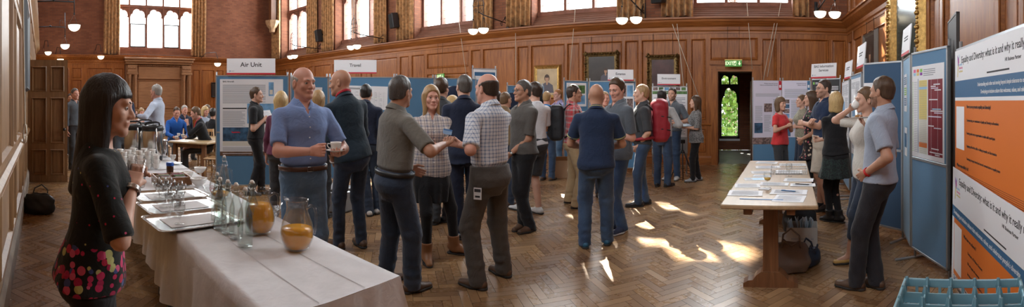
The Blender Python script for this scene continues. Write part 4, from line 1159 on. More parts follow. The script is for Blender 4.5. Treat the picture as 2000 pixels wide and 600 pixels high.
# carved chimneypiece in the middle of the far end
CHB = wood('carved_oak', (.22, .10, .045), (.40, .20, .09), 1, 'Y', .5, .1)
mb = MB(); a0, a1 = by(245), by(370)
mb.box(a0, a1, 0, 3.30, 0, .06, 0, MB_); mb.box(a0-.08, a1+.08, 3.30, 3.42, 0, .36, 0, MB_, .03); mb.box(a0-.03, a1+.03, 3.22, 3.30, 0, .28, 0, MB_, .02); mb.box(a0-.12, a1+.12, 3.42, 3.50, 0, .42, 0, MB_, .01)
for c in (by(257), by(362)):      # paired pilasters with capitals
    for o_ in (-.13, .13):
        mb.box(c+o_-.085, c+o_+.085, 1.2, 2.75, .06, .16, 0, MB_, .01)
        mb.lathe([(.05, 1.3), (.058, 1.36), (.05, 1.42), (.046, 2.5), (.06, 2.55), (.05, 2.6), (.085, 2.75)], 12, 0, MB_ @ Matrix(((1, 0, 0, c+o_), (0, 0, 1, 0), (0, 1, 0, .2), (0, 0, 0, 1))))
    mb.box(c-.26, c+.26, 2.75, 2.86, .05, .26, 0, MB_, .02); mb.box(c-.22, c+.22, 2.86, 3.2, .05, .2, 0, MB_, .02); mb.box(c-.28, c+.28, 1.05, 1.2, .05, .27, 0, MB_, .02)
    for q in range(5): mb.sphere((c-.16+q*.08, 3.03, .2), .035, 8, 0, MB_)
m0, m1 = by(270), by(350)
mb.box(m0, m1, 2.62, 3.12, .06, .10, 1, MB_)
for z_ in (2.56, 3.14): mb.box(m0-.05, m1+.05, z_, z_+.06, .06, .15, 0, MB_, .01)
for z_ in np.arange(2.68, 3.08, .075): mb.box(m0+.08, m1-.08, z_, z_+.028, .10, .108, 0, MB_)
panel(mb, MB_ @ Matrix.Translation((0, 0, .05)), (m0, m1, 1.25, 2.48))
for k in range(26):
    u = m0-.16+(m1-m0+.32)*k/25; mb.sphere((u, 3.165, .17), .028, 8, 0, MB_)
for k in range(14):
    for u in (m0-.12, m1+.12): mb.sphere((u, 1.3+k*.095, .10), .032, 8, 0, MB_)
mb.box(a0+.05, a1-.05, 0, 1.05, .06, .2, 0, MB_, .02)
tag(mb.build('chimneypiece', [CHB, wood('inscribed_oak', (.27, .12, .05), (.36, .17, .07), 1, 'Y')]), 'carved oak chimneypiece with paired columns under the big end window', 'chimneypiece')
# ---- wall on the right
mb = MB(); mb.box(DX+.012, DX+.5, -2.4, CY+.6, 0, 8.6); mb.box(DX, DX+.1, -2.4, CY, 5.2, 8.6); tag(mb.build('wall_right', BRICK), kind='structure')
mb = MB(); rects = []
def dy(px): return -DX/math.tan(az(px))      # local u (= -world y) of a column of the photograph
cols_d = [(10.62, 10.25), (10.12, 9.42), (9.3, 9.0), (8.88, 8.62), (8.5, 7.75), (7.62, 7.3), (7.18, 5.9), (5.72, 5.45), (5.25, 4.05), (3.92, 3.62), (3.45, 2.2), (2.05, 1.75), (1.6, .4), (.25, -.05)]
for a, b_ in cols_d:
    rects += [(-a, -b_, 1.12, 3.02), (-a, -b_, .32, .88), (-a, -b_, 3.75, 5.0)]
panelling(mb, MD, -CY, 1.2, 0, 5.2, rects)
mould(mb, MD, -CY, 1.2, CORN, 1); mould(mb, MD, -CY, 1.2, SKIRT, 1); mould(mb, MD, -CY, 1.2, DADO, 1)
for a, b_ in zip(cols_d[:-1], cols_d[1:]):
    u = -(a[1]+b_[0])/2
    if abs(a[1]-b_[0]) > .12: mb.box(u-.05, u+.05, .2, 3.25, .03, .06, 0, MD, .01)
tag(mb.build('trim_9', [OAK, OAKH]), kind='structure')
# ---- wall beside the camera, with the high windows that light the hall from this side
ang = math.atan2(ay(BX)-ay(0), BX)
MA = frame((0, ay(0), 0), (BX, ay(BX)-ay(0), 0), (0, 0, 1))   # u runs to the far end
mb = MB(); 
mb.box(-DX-.5, 20.2, 0, 3.75, -.5, -.012, 0, MA)
ed = [-DX-.5]
for wx in (0.0, 4.36, 8.72, 13.08): ed += [wx-WH, wx+WH]
ed.append(20.2)
for i in range(0, len(ed), 2): mb.box(ed[i], ed[i+1], 3.75, 8.6, -.5, 0, 0, MA)
for wx in (0.0, 4.36, 8.72, 13.08): mb.box(wx-WH, wx+WH, 3.75, 4.5, -.5, 0, 0, MA); mb.box(wx-WH, wx+WH, 8.1, 8.6, -.5, 0, 0, MA)
tag(mb.build('wall_front', BRICK), kind='structure')
for i, wx in enumerate((0.0, 4.36, 8.72, 13.08)):
    gothic_window(7+i, MA, wx, 3, 2*WH/3, 4.6, 8.1, -.30)
mb = MB(); rects = []
u = -2.2; k = 0
while u < 18.9:
    wdt = 1.12 if k % 2 == 0 else .33
    if not (8.3 < u+wdt/2 < 9.9):
        rects += [(u, u+wdt, .36, .92), (u, u+wdt, 1.14, 2.52), (u, u+wdt, 2.66, 3.5)]
    u += wdt+.13; k += 1
panelling(mb, MA, -2.9, 19.4, 0, 3.7, rects)
mould(mb, MA, -2.9, 19.4, [(0, 0), (.06, 0), (.06, .2), (.05, .22), (.035, .25), (0, .25)], 2)
mould(mb, MA, -2.9, 19.4, [(0, .96), (.05, .965), (.075, 1.0), (.075, 1.03), (.045, 1.06), (0, 1.07)], 1)
mould(mb, MA, -2.9, 19.4, [(0, 3.6), (.05, 3.6), (.07, 3.68), (.16, 3.78), (.20, 3.84), (.20, 3.9), (0, 3.92)], 1)
mould(mb, MA, -2.9, 19.4, [(0, 2.53), (.04, 2.54), (.05, 2.58), (.04, 2.62), (0, 2.63)], 1)
tag(mb.build('trim_10', [OAKP, OAKP, mat('scuffed_skirting', (.33, .28, .23), .6, noise=.25, nscale=4)]), kind='structure')
# ================================================================== the people
def shoe_m(n, c, r=.45): return mat('shoe_'+n, c, r)
SH_BLK = shoe_m('black', (.02, .02, .022), .35); SH_BRN = shoe_m('brown', (.10, .055, .032)); SH_TAN = shoe_m('tan', (.28, .13, .06), .4); SH_GRY = shoe_m('grey', (.30, .31, .33), .6)
SH_WHT = shoe_m('white', (.62, .62, .62), .5); SH_BLU = shoe_m('blue', (.02, .10, .18), .5); SH_NVY = shoe_m('navy', (.03, .045, .09), .6); SH_MUS = shoe_m('mustard', (.55, .34, .10), .5)
DENIM = cloth('denim', (.035, .065, .13), 'denim', (.09, .15, .25)); DENIML = cloth('pale_denim', (.10, .175, .28), 'denim', (.21, .31, .43)); DENIMD = cloth('dark_denim', (.03, .045, .075), 'denim', (.055, .075, .12)); DENIMN = cloth('ink_denim', (.022, .022, .028), 'denim', (.045, .047, .055))
NAVY = cloth('navy', (.016, .022, .045)); NAVYP = cloth('navy_polo', (.018, .032, .072)); BLKC = cloth('black', (.014, .014, .016)); CHAR = cloth('charcoal', (.045, .047, .052)); GREYT = cloth('grey_trousers', (.085, .077, .07)); TEAL = cloth('dark_teal', (.02, .035, .05))
KHAKI = cloth('khaki_grey', (.155, .145, .125)); BEIGE = cloth('beige', (.42, .30, .17)); WHT = cloth('white', (.70, .71, .74)); SKY = cloth('sky', (.19, .28, .52)); PALEB = cloth('pale_blue', (.52, .60, .74)); GREYB = cloth('grey_blue', (.33, .38, .47)); REDC = cloth('red', (.60, .045, .05))
SLATE = cloth('slate', (.10, .115, .135)); STONEC = cloth('stone', (.50, .45, .38)); TAUPE = cloth('taupe', (.10, .092, .085))
BROWNL = mat('brown_leather', (.10, .045, .025), .4); BLKL = mat('black_leather', (.02, .02, .02), .4)
def who(label, px, r, rel, H, fl=None, fr=None, lh=None, rh=None, relh=None, **k):
    pos = P(px, r); face = az(px)+PI-R(rel); S = H/1.75
    fv = Vector((math.sin(face), math.cos(face), 0)); rv = Vector((fv.y, -fv.x, 0))
    def loc(wp):
        d = wp-pos; return (d.dot(rv)/S, d.dot(fv)/S, d.z/S)
    def foot(f, dflt):
        if f is None: return dflt
        rr = min(max(fr_(f[1])+.08, r-.3), r+.3) if f[1] else r
        q = loc(P(f[0], rr)); return (q[0], q[1], f[2] if len(f) > 2 else dflt[2])
    fr_ = lambda py: F*CAMH/(py-YH-4)
    feet = (foot(fl, (-.10, 0, 8)), foot(fr, (.10, 0, -8)))
    def hand(h):
        if h is None or len(h) == 3 and h[0] < 5: return h
        rr = r+h[2]; q = loc(P(h[0], rr, CAMH-(h[1]-YH)*rr/F)); return (*q, 1)
    return person(label, pos, face, H, feet=feet, lh=hand(lh), rh=hand(rh), **k)
def T_(m, sleeve=.62, **k): d = dict(mat=m, sleeve=sleeve); d.update(k); return d
def L_(m, kind='jeans', **k): d = dict(mat=m, kind=kind); d.update(k); return d
def S_(m, **k): d = dict(mat=m); d.update(k); return d
PEOPLE = {}
# ---- foreground left
TUNIC = cloth('floral_tunic', (.012, .013, .012), 'hem', [(.55, .03, .12), (.62, .10, .22), (.45, .02, .06), (.42, .02, .09), (.50, .50, .20), (.5, .04, .14), (.06, .08, .25)], s=.034)
PEOPLE['tunic'] = who('woman with long dark hair in a black flower-hemmed tunic holding a glass', 180, 1.74, 88, 1.66, sex='f', skin='fair', hair=('black', 'fringe', -.36),
    top=T_(TUNIC, .98, hem=.895, ext=.016, loose=.03, collar=False, v=.06, name='tunic', wr=1.4), legs=L_(BLKC, 'trousers', loose=.018, waist=.90), shoes=S_(SH_BLK), rh=(258, 366, -.09), lh=(262, 346, .07), rhand='grip', lhand='grip', head=(14, 2), lean=(5, 0), rhint=(1.3, -1.0, -.5),
    extras=(watch(1, mat('silver', (.6, .6, .6), .3, 1), 'bracelet'),))
# ---- behind the urns
PEOPLE['polo_far'] = who('dark-haired man in a navy polo shirt and grey trousers standing behind the urns', 236, 7.5, 25, 1.88, skin='tan', hair=('dark', 'crop'), top=T_(NAVYP, .7), legs=L_(SLATE, 'trousers'), shoes=S_(SH_BLK), lh=(250, 236, -.25), rh=(243, 245, -.3), rhand='grip', detail=1.15, head=(-15, 0), extras=(badge(-.08, 1.33, .135, .05, .03),))
PEOPLE['white_shirt'] = who('grey-haired man in a pale long-sleeved shirt gesturing at the man in the navy polo', 306, 7.9, -115, 1.86, skin='pink', hair=('silver', 'short'), top=T_(PALEB, 1.75, placket=False), legs=L_(SLATE, 'trousers'), shoes=S_(SH_BLK), lh=(268, 226, -.15), rh=(275, 240, .2), lhand='flat', detail=1.15, head=(10, 4), extras=(belt(BLKL), watch(-1)))
who('tall man in a grey jacket partly hidden behind the panelled door', 146, 10.2, 35, 1.86, skin='pink', hair=('grey', 'short'), top=T_(SLATE, 1.95, name='jacket'), legs=L_(CHAR, 'trousers'), shoes=S_(SH_BLK), detail=1.5)
who('dark-haired man between the door edge and the grey jacket', 137, 12.6, 10, 1.78, skin='tan', hair=('dark', 'short'), top=T_(NAVY, 1.9), legs=L_(CHAR, 'trousers'), shoes=S_(SH_BLK), detail=1.7)
# ---- people seated at the far table
def sitter(label, px, r, rel, H, **k):
    k.setdefault('feet_', None); k.pop('feet_'); pos = P(px, r); face = az(px)+PI-R(rel)
    return person(label, pos, face, H, feet=((-.11, .42, 5), (.11, .40, -5)), sit=.56, detail=k.pop('detail', 1.35), legs=k.pop('legs', L_(CHAR, 'trousers')), shoes=S_(SH_BLK), **k)
BLUEH = cloth('bright_blue', (.02, .11, .42))
PEOPLE['s1'] = sitter('young man in a bright blue jacket seated at the far table', 342, 10.6, 12, 1.82, skin='pink', hair=('brown', 'short'), top=T_(BLUEH, 1.9, name='jacket'), lh=(-.15, .40, 1.17), rh=(.12, .42, 1.17), lean=(14, 0))
PEOPLE['s2'] = sitter('woman in a black cardigan seated at the far table sipping from a glass', 403, 9.3, -85, 1.86, sex='f', skin='pink', hair=('mid', 'short'), top=T_(BLKC, 1.9, name='cardigan', collar=False), lh=(-.06, .22, 1.50), lhint=(-.4, .3, -1), rh=(.10, .38, 1.16), lhand='grip', lean=(18, 0), extras=(lanyard(RED, 1.25),))
PEOPLE['s3'] = sitter('elderly white-haired man in a dark jacket at the back of the far table', 358, 12.2, 20, 1.84, skin='pink', hair=('silver', 'short'), top=T_(NAVY, 1.9, name='jacket'), lean=(8, 0), detail=1.5)
PEOPLE['s4'] = sitter('blonde woman in a pale grey top seated at the far table', 396, 12.0, 40, 1.80, sex='f', skin='pink', hair=('blond', 'bob'), top=T_(GREYB, 1.9, collar=False), lean=(8, 0), detail=1.5)
PEOPLE['s5'] = sitter('person with brown hair behind the blonde woman at the far table', 405, 13.4, -30, 1.84, skin='tan', hair=('mid', 'short'), top=T_(SLATE, 1.9), detail=1.6)
PEOPLE['s6'] = sitter('woman with a dark bun and a black top seated near the display board edge', 416, 10.4, 150, 1.76, sex='f', skin='fair', hair=('black', 'bun'), top=T_(BLKC, 1.9, collar=False), detail=1.4)
PEOPLE['s7'] = sitter('person in a pale top seated behind the urns between the two standing men', 276, 12.2, 15, 1.72, sex='f', skin='pink', hair=('sandy', 'bob'), top=T_(WHT, 1.9, collar=False), detail=1.6)
# ---- air unit board
PEOPLE['aircraft'] = who('young man in a black polo shirt holding papers in front of the Air Unit board', 500, 7.3, 78, 1.82, (488, 388, 0), (514, 384, 0), skin='fair', hair=('brown', 'short'), top=T_(BLKC, .72), legs=L_(BLKC, 'trousers'), shoes=S_(SH_BLK), rh=(516, 234, -.1), lh=(520, 238, .15), rhand='grip', lhand='grip', detail=1.1)
who('blonde woman mostly hidden behind the left shoulder of the man in the sky-blue shirt', 549, 5.6, 160, 1.68, sex='f', skin='pink', hair=('blond', 'bob'), top=T_(cloth('plum', (.12, .03, .06)), 1.9, collar=False), legs=L_(CHAR, 'trousers'), shoes=S_(SH_BLK), detail=1.25)
who('fair-haired woman mostly hidden behind the right shoulder of the man in the sky-blue shirt', 622, 5.9, 150, 1.70, sex='f', skin='pink', hair=('sandy', 'bob'), top=T_(SLATE, 1.9, collar=False), legs=L_(CHAR, 'trousers'), shoes=S_(SH_BLK), detail=1.25)
# ---- man in the sky-blue shirt
PEOPLE['sky'] = who('bald man in a sky-blue short-sleeved shirt and pale jeans holding a coffee cup and saucer', 592, 3.45, 22, 1.83, skin='pink', hair=('silver', 'rim'), build=1.05, belly=.6, top=T_(SKY, .82, placket=True, loose=.02, hem=.985, wr=1.3, v=.045), legs=L_(DENIML, waist=1.02, loose=.02), shoes=S_(SH_BRN),
    lh=(660, 300, -.20), rh=(606, 296, -.36), lhand='saucer', rhand='grip', head=(-12, 3), extras=(belt(BROWNL), ))
# ---- back of the man with the lanyard
PEOPLE['lanyard'] = who('tall bald man seen from behind, dark long-sleeved shirt, red lanyard', 688, 4.5, -148, 1.93, (656, 466, 5), (706, 491, -10), skin='tan', hair=('dark', 'bald'), top=T_(TEAL, 1.45, wr=1.3, hem=.90), legs=L_(DENIMD, loose=.012), shoes=S_(SH_BRN), lh=(652, 316, .02), rh=(.08, .32, 1.12), head=(-42, -4), lean=(8, -6), extras=(watch(-1, mat('silver', (.6, .6, .6), .3, 1)),))
def red_band(J):
    mb = MB(); up = J['up']; pts = [up((.073*math.sin(a), -.012-.073*math.cos(a), 1.515+.035*math.cos(a))) for a in np.linspace(-1.9, 1.9, 16)]
    for d in (0, .006, .012): mb.tube([p+v3(0, 0, -d) for p in pts], .005, 6)
    mb.build('lanyard', RED, J['root'])
red_band(PEOPLE['lanyard'][1])
PEOPLE['behind1'] = who('dark-haired man in a dark top and jeans behind the tall man with the lanyard', 713, 6.1, 170, 1.82, (722, 428), (738, 424), skin='fair', hair=('black', 'short'), top=T_(NAVY, 1.9), legs=L_(DENIMD), shoes=S_(SH_WHT), lean=(6, 0), detail=1.2)
# ---- pair talking in the middle
PEOPLE['khaki'] = who('grey-haired man in a khaki-grey short-sleeved shirt reaching out his arm to the woman in plaid', 770, 3.5, 118, 1.79, (752, 512, 0), (805, 583, 0), skin='tan', hair=('grey', 'short'), build=1.06, top=T_(KHAKI, .88, hem=.985, loose=.02, wr=1.3), legs=L_(DENIMD, loose=.022), shoes=S_(SH_BRN), rh=(866, 283, -.1), lh=(-.14, .22, 1.0), lhint=(-.3, -1, -.4), rhand='up', lean=(3, 2), head=(-22, 0), extras=(belt(BLKL),))
PLAID = cloth('cream_plaid', (.60, .53, .48), 'plaid', (.20, .20, .26), s=.055)
PEOPLE['plaid'] = who('blonde woman in a cream plaid shirt and black skirt with tan ankle boots', 842, 4.35, 12, 1.74, (896, 502, 62), (833, 522, 0), sex='f', skin='pink', hair=('sandy', 'long', -.20), build=1.08, top=T_(PLAID, .98, hem=.86, loose=.02, placket=True), legs=dict(mat=BLKC, kind='leggings', skirt=dict(mat=BLKC, z=.60, w=.165, d=.13)), shoes=S_(SH_TAN, boot=.17, heel=.04),
    lh=(822, 276, -.26), rh=(868, 282, -.22), lhand='grip', rhand='grip', lhint=(-.6, -.6, -.8), rhint=(.6, -.6, -.8), head=(-2, 0), extras=(badge(-.13, 1.30, .15, .09, .05, (.35, .55, .80), rot=-.2), watch(1, BROWNL)))
PEOPLE['check'] = who('balding man in a blue and white checked shirt seen from behind, talking with raised hands', 957, 3.66, -132, 1.82, (934, 576, 12), (986, 524, -6), skin='pink', hair=('dark', 'rim'), build=1.07, top=T_(cloth('blue_check', (.66, .68, .72), 'check', (.16, .23, .38), s=.028), .92, hem=.985, loose=.015, wr=1.2), legs=L_(GREYT, 'trousers', loose=.022), shoes=S_(SH_BRN),
    lh=(914, 287, -.08), rh=(899, 283, .15), lhand='point', rhand='flat', head=(0, 2), lean=(2, 0), extras=(watch(-1),))
def hip_card(J):
    M = frame(J['up']((-.165, -.02, .82)), J['Rm'] @ v3(-.5, -.85, 0)*-1, (0, 0, 1)); M = frame(J['up']((-.185, -.035, .82)), v3(.35, -.93, 0), (0, 0, 1))
    mb = MB()
    for s_ in (1,):
        mb.box(-.032, .032, -.045, .045, -.003, .003, 0, M); mb.box(-.026, .026, .012, .036, .003, .0036, 1, M); mb.box(-.02, .02, -.03, -.015, .003, .0036, 1, M)
    mb.tube([J['up']((-.183, -.02, .865)), J['up']((-.182, -.015, .93))], .0018, 5, 1)
    mb.build('identity_card', [mat('card_white', (.7, .7, .72), .35), INK], J['root'])
hip_card(PEOPLE['check'][1])
PEOPLE['blazer'] = who('man in a dark navy suit mostly hidden behind the checked shirt', 906, 5.0, -175, 1.86, (898, 474), (925, 470), skin='fair', hair=('grey', 'short'), top=T_(NAVY, 1.95, hem=.82, name='jacket'), legs=L_(NAVY, 'trousers'), shoes=S_(SH_BLK), head=(-20, 0))
PEOPLE['bobgrey'] = who('dark-haired person in a charcoal top with their back turned behind the woman in plaid', 862, 5.7, 150, 1.87, (850, 445), (872, 440), skin='fair', hair=('brown', 'full'), top=T_(CHAR, 1.9), legs=L_(CHAR, 'trousers'), shoes=S_(SH_BLK), detail=1.15)
who('blonde woman with her head bowed behind the suited man', 884, 6.6, 120, 1.64, sex='f', skin='pink', hair=('blond', 'bob'), top=T_(SLATE, 1.9, collar=False), legs=L_(CHAR, 'trousers'), shoes=S_(SH_BLK), detail=1.3)
who('man in a tan shirt with short brown hair behind the checked shirt', 987, 6.6, 140, 1.70, skin='tan', hair=('mid', 'crop'), top=T_(cloth('tan_shirt', (.20, .13, .07)), .8), legs=L_(DENIMD), shoes=S_(SH_BRN), detail=1.25)
who('dark-haired person glimpsed between the checked shirt and the tan shirt', 971, 7.6, 165, 1.74, skin='tan', hair=('dark', 'short'), top=T_(NAVY, .8), legs=L_(DENIMD), shoes=S_(SH_BLK), detail=1.4)
PEOPLE['greypolo'] = who('man with glasses and grey hair in a grey polo shirt and dark trousers looking left', 1022, 5.25, -58, 1.84, (1015, 440, 20), (1036, 460, 10), skin='tan', hair=('grey', 'short'), build=1.05, top=T_(TAUPE, .85, hem=.93, loose=.02), legs=L_(BLKC, 'trousers', loose=.018), shoes=S_(SH_BRN), lh=(998, 300, -.1), rh=(1002, 292, .1), lhand='grip', rhand='grip', extras=(glasses(), badge(.07, 1.33, .135, .05, .06), watch(-1)))
PEOPLE['whitetee'] = who('man in a white T-shirt and dark shorts behind the man in the grey polo', 1044, 6.15, -150, 1.85, (1014, 417, 30), (1052, 424, 10), skin='fair', hair=('dark', 'full'), top=T_(WHT, .75, collar=False, loose=.02), legs=L_(CHAR, 'shorts', bare=True, len=.95, loose=.035), shoes=S_(SH_WHT), lh=(.05, .32, 1.15), rh=(.1, .32, 1.1), head=(-25, 0), detail=1.1)
STRP = cloth('blue_stripes', (.03, .19, .48), 'stripes', (.012, .016, .035), s=.10)
PEOPLE['stripe'] = who('sandy-haired man in a blue and black striped T-shirt near the cardboard box', 1068, 8.5, 158, 1.78, (1060, 352), (1078, 350), skin='pink', hair=('sandy', 'crop'), top=T_(STRP, .75, collar=False), legs=L_(DENIM), shoes=S_(SH_BRN), rh=(1076, 262, .0), detail=1.25)
PEOPLE['ginger'] = who('ginger-haired man with glasses in a lilac shirt and blue jeans', 1090, 10.0, -55, 1.83, skin='pink', hair=('ginger', 'short'), top=T_(cloth('lilac', (.33, .30, .50)), .85), legs=L_(DENIML), shoes=S_(SH_BRN), rh=(1078, 250, 0), extras=(glasses(),), detail=1.25)
PEOPLE['tartan'] = who('man in a red checked shirt and beige trousers wearing a black backpack', 1120, 6.45, 88, 1.83, (1112, 402, 0), (1126, 414, 0), skin='tan', hair=('dark', 'short'), top=T_(cloth('red_tartan', (.50, .05, .06), 'plaid', (.42, .38, .38), s=.085), .95, loose=.02), legs=L_(BEIGE, 'trousers', loose=.03), shoes=S_(SH_BRN), rh=(1142, 262, .0), lh=(1146, 260, .2), head=(-8, 0), extras=(glasses(),), detail=1.05)
# ---- the bald man in the navy polo and those around him
TIP = mat('polo_tipping', (.45, .42, .18), .8)
PEOPLE['navypolo'] = who('bald man in a navy polo shirt and blue jeans standing with his back to us', 1165, 4.6, 178, 1.77, (1142, 492, 14), (1187, 484, -4), skin='tan', hair=('dark', 'bald'), build=1.08, top=T_(NAVYP, .74, hem=.88, loose=.025, wr=1.2), legs=L_(DENIM, loose=.02), shoes=S_(SH_BLU), rh=(.14, .30, 1.06), lh=(-.15, .30, 1.06))
def tipping(J):
    mb = MB(); up = J['up']; pts = [up((.072*math.sin(a), -.012-.072*math.cos(a), 1.50+.028*math.cos(a))) for a in np.linspace(-2.2, 2.2, 20)]
    for d in (0, .010): mb.tube([p+v3(0, 0, -d) for p in pts], .0055, 5)
    mb.build('collar_tipping', TIP, J['root'])
    for Sh, E in ((J['SHL'], J['EL']), (J['SHR'], J['ER'])):
        u = (E-Sh)/np.linalg.norm(E-Sh); a = np.cross(u, v3(0, 1, 0)); a /= np.linalg.norm(a); b = np.cross(u, a); mb = MB()
        for t in (.675, .70): mb.tube([Sh+(E-Sh)*t+(a*math.cos(q)+b*math.sin(q))*.0655 for q in np.linspace(0, 2*PI, 25)[:-1]], .003, 5, closed=True)
        mb.build('sleeve_tipping', TIP, J['root'])
tipping(PEOPLE['navypolo'][1])
PEOPLE['tallboy'] = who('tall young man in a slate shirt and blue jeans looking down at the bald man', 1206, 5.25, -52, 1.86, (1185, 446, 30), (1216, 462, 15), skin='pink', hair=('brown', 'full'), top=T_(SLATE, .85, hem=.86, loose=.025), legs=L_(DENIM), shoes=S_(SH_NVY, sole=mat('white_sole', (.6, .6, .6), .6)), lh=(1190, 262, -.1), rh=(1196, 258, .1), lhand='grip', head=(-18, 16))
who('person glimpsed between the bald man and the tall young man', 1181, 7.3, 10, 1.72, skin='pink', hair=('sandy', 'short'), top=T_(BLKC, .8), legs=L_(DENIMD), shoes=S_(SH_BLK), detail=1.2)
PEOPLE['blondman'] = who('blond man in a charcoal shirt and jeans wearing the red rucksack', 1254, 6.4, -82, 1.83, (1246, 410, 0), (1262, 398, 0), skin='fair', hair=('sandy', 'short'), top=T_(CHAR, .95, hem=.94), legs=L_(DENIM, loose=.012), shoes=S_(SH_BLK), lh=(1246, 286, -.12), rh=(.12, .2, 1.0), lhand='relax', detail=1.05)
PEOPLE['rucksack'] = who('dark-haired man in a pale grey pullover with his back turned, facing the bearded man', 1293, 7.85, 165, 1.80, (1284, 368, 10), (1304, 366, -30), skin='dark', hair=('black', 'short'), top=T_(cloth('pale_grey', (.33, .33, .33)), 1.9, loose=.02), legs=L_(DENIM), shoes=S_(SH_BLK), rh=(1316, 246, .1), detail=1.15)
PEOPLE['beard'] = who('bearded man in a grey T-shirt facing the man in the pale pullover', 1313, 8.8, -20, 1.83, skin='fair', hair=('dark', 'short'), beard='beard', top=T_(SLATE, .8), legs=L_(DENIM), shoes=S_(SH_WHT), lh=(1322, 240, -.2), detail=1.2)
PEOPLE['leaflets'] = who('woman in a grey marl top and black trousers holding leaflets by the wall', 1359, 8.4, -78, 1.69, (1348, 359, 0), (1366, 353, 0), sex='f', skin='fair', hair=('brown', 'long', -.22), top=T_(cloth('grey_marl', (.09, .09, .09), 'marl', (.26, .26, .26)), 1.0, collar=False, v=.06, hem=.84), legs=L_(BLKC, 'trousers', loose=.012), shoes=S_(SH_GRY), lh=(1340, 249, -.1), rh=(1338, 249, .1), lhand='saucer', rhand='saucer', head=(0, 0), extras=(badge(.08, 1.28, .13, .07, .045), ), detail=1.15)
# ---- right-hand group
PEOPLE['redtop'] = who('young woman in a red V-necked top and grey trousers', 1524, 7.35, 58, 1.63, sex='f', skin='fair', hair=('mid', 'bob'), top=T_(REDC, .62, collar=False, v=.10, hem=.90), legs=L_(CHAR, 'trousers', loose=.012), shoes=S_(SH_BLK), rh=(1538, 246, -.2), lh=(1545, 238, -.1), rhand='grip', lhand='grip', head=(10, 0), detail=1.1)
PEOPLE['camo'] = who('young woman in a camouflage-patterned top and jeans by the poster', 1566, 8.2, -70, 1.68, sex='f', skin='fair', hair=('mid', 'tail'), top=T_(cloth('camouflage', (.22, .22, .16), 'marl', (.38, .36, .28)), 1.2, collar=False), legs=L_(DENIMD), shoes=S_(SH_BLK), lh=(1556, 248, -.1), rh=(1560, 252, .1), extras=(badge(.07, 1.3, .14, .06, .04),), detail=1.2)
FLOR = cloth('floral_dress', (.02, .017, .02), 'floral', [(.60, .22, .22), (.55, .42, .32), (.45, .10, .14), (.16, .22, .12)], s=.05)
PEOPLE['floral'] = who('long-haired young woman in a black and pink floral dress', 1585, 6.7, -84, 1.72, sex='f', skin='fair', hair=('brown', 'long', -.26), top=T_(FLOR, .25, hem=.93, collar=False, v=.05, name='bodice'), legs=dict(mat=BLKC, kind='leggings', skirt=dict(mat=FLOR, z=.70, w=.21, d=.19)), shoes=S_(SH_BLK), lh=(1566, 272, -.1), rh=(1568, 274, .1), lhand='grip', detail=1.1)
PEOPLE['armsfold'] = who('bearded man with glasses, navy polo shirt and stone shorts, arms folded', 1610, 6.3, -62, 1.90, (1598, 412, 14), (1616, 418, 4), skin='fair', hair=('dark', 'short'), beard='beard', build=1.08, top=T_(NAVYP, .72, loose=.02), legs=L_(STONEC, 'shorts', bare=True, len=.98, loose=.04), shoes=S_(SH_BLK), lh=(.14, .24, 1.17), rh=(-.12, .26, 1.20), lhand='grip', rhand='grip', lhint=(-.9, -.4, -.6), rhint=(.9, -.4, -.6), extras=(glasses(),), detail=1.05)
PEOPLE['blackdress'] = who('woman with a blonde bob in a black dress and black ankle boots seen from behind', 1632, 5.55, -152, 1.70, (1622, 438, 30), (1640, 442, 30), sex='f', skin='fair', hair=('blond', 'bob'), top=T_(BLKC, .95, collar=False, hem=.95), legs=dict(mat=BLKC, kind='leggings', skirt=dict(mat=cloth('black_lace', (.02, .02, .022), 'marl', (.03, .05, .045)), z=.64, w=.225, d=.19)), shoes=S_(SH_BLK, boot=.14, heel=.02), lh=(.12, .22, 1.13), rh=(-.1, .24, 1.12), lhand='grip', rhand='grip', lhint=(-.9, -.4, -.6), rhint=(.9, -.4, -.6), detail=1.0)
PEOPLE['drinking'] = who('woman in a white top and cropped jeans drinking from a cup', 1692, 4.25, -68, 1.72, (1640, 520, 0), (1692, 518, -10), sex='f', skin='fair', hair=('mid', 'tail'), top=T_(cloth('cream_white', (.62, .60, .55)), .78, collar=False, v=.05, hem=.87, loose=.02), legs=L_(DENIMD, 'cropped', bare=True, loose=.012), shoes=S_(SH_MUS, flat=True), lh=(1694, 247, -.30), rh=(1661, 213, .05), lhand='saucer', rhand='grip', lhint=(-.8, -.5, -.7), rhint=(.9, .2, -.8), head=(0, 4))
PEOPLE['pocket'] = who('man with stubble in a pale blue shirt and dark jeans, hand in pocket', 1718, 3.6, -108, 1.79, (1648, 568, 0), (1712, 574, -22), skin='tan', hair=('brown', 'short'), beard='stubble', top=T_(GREYB, .78, hem=.92, loose=.02, wr=1.2), legs=L_(DENIMN, loose=.02), shoes=S_(SH_BRN), lh=(1692, 338, -.14), lhand='relax', rh=(.24, .06, .86), lhint=(-.5, -1, .2), head=(12, 4), lean=(-2, 2), extras=(watch(-1, mat('red_band', (.55, .02, .02), .5), 'bracelet'),))
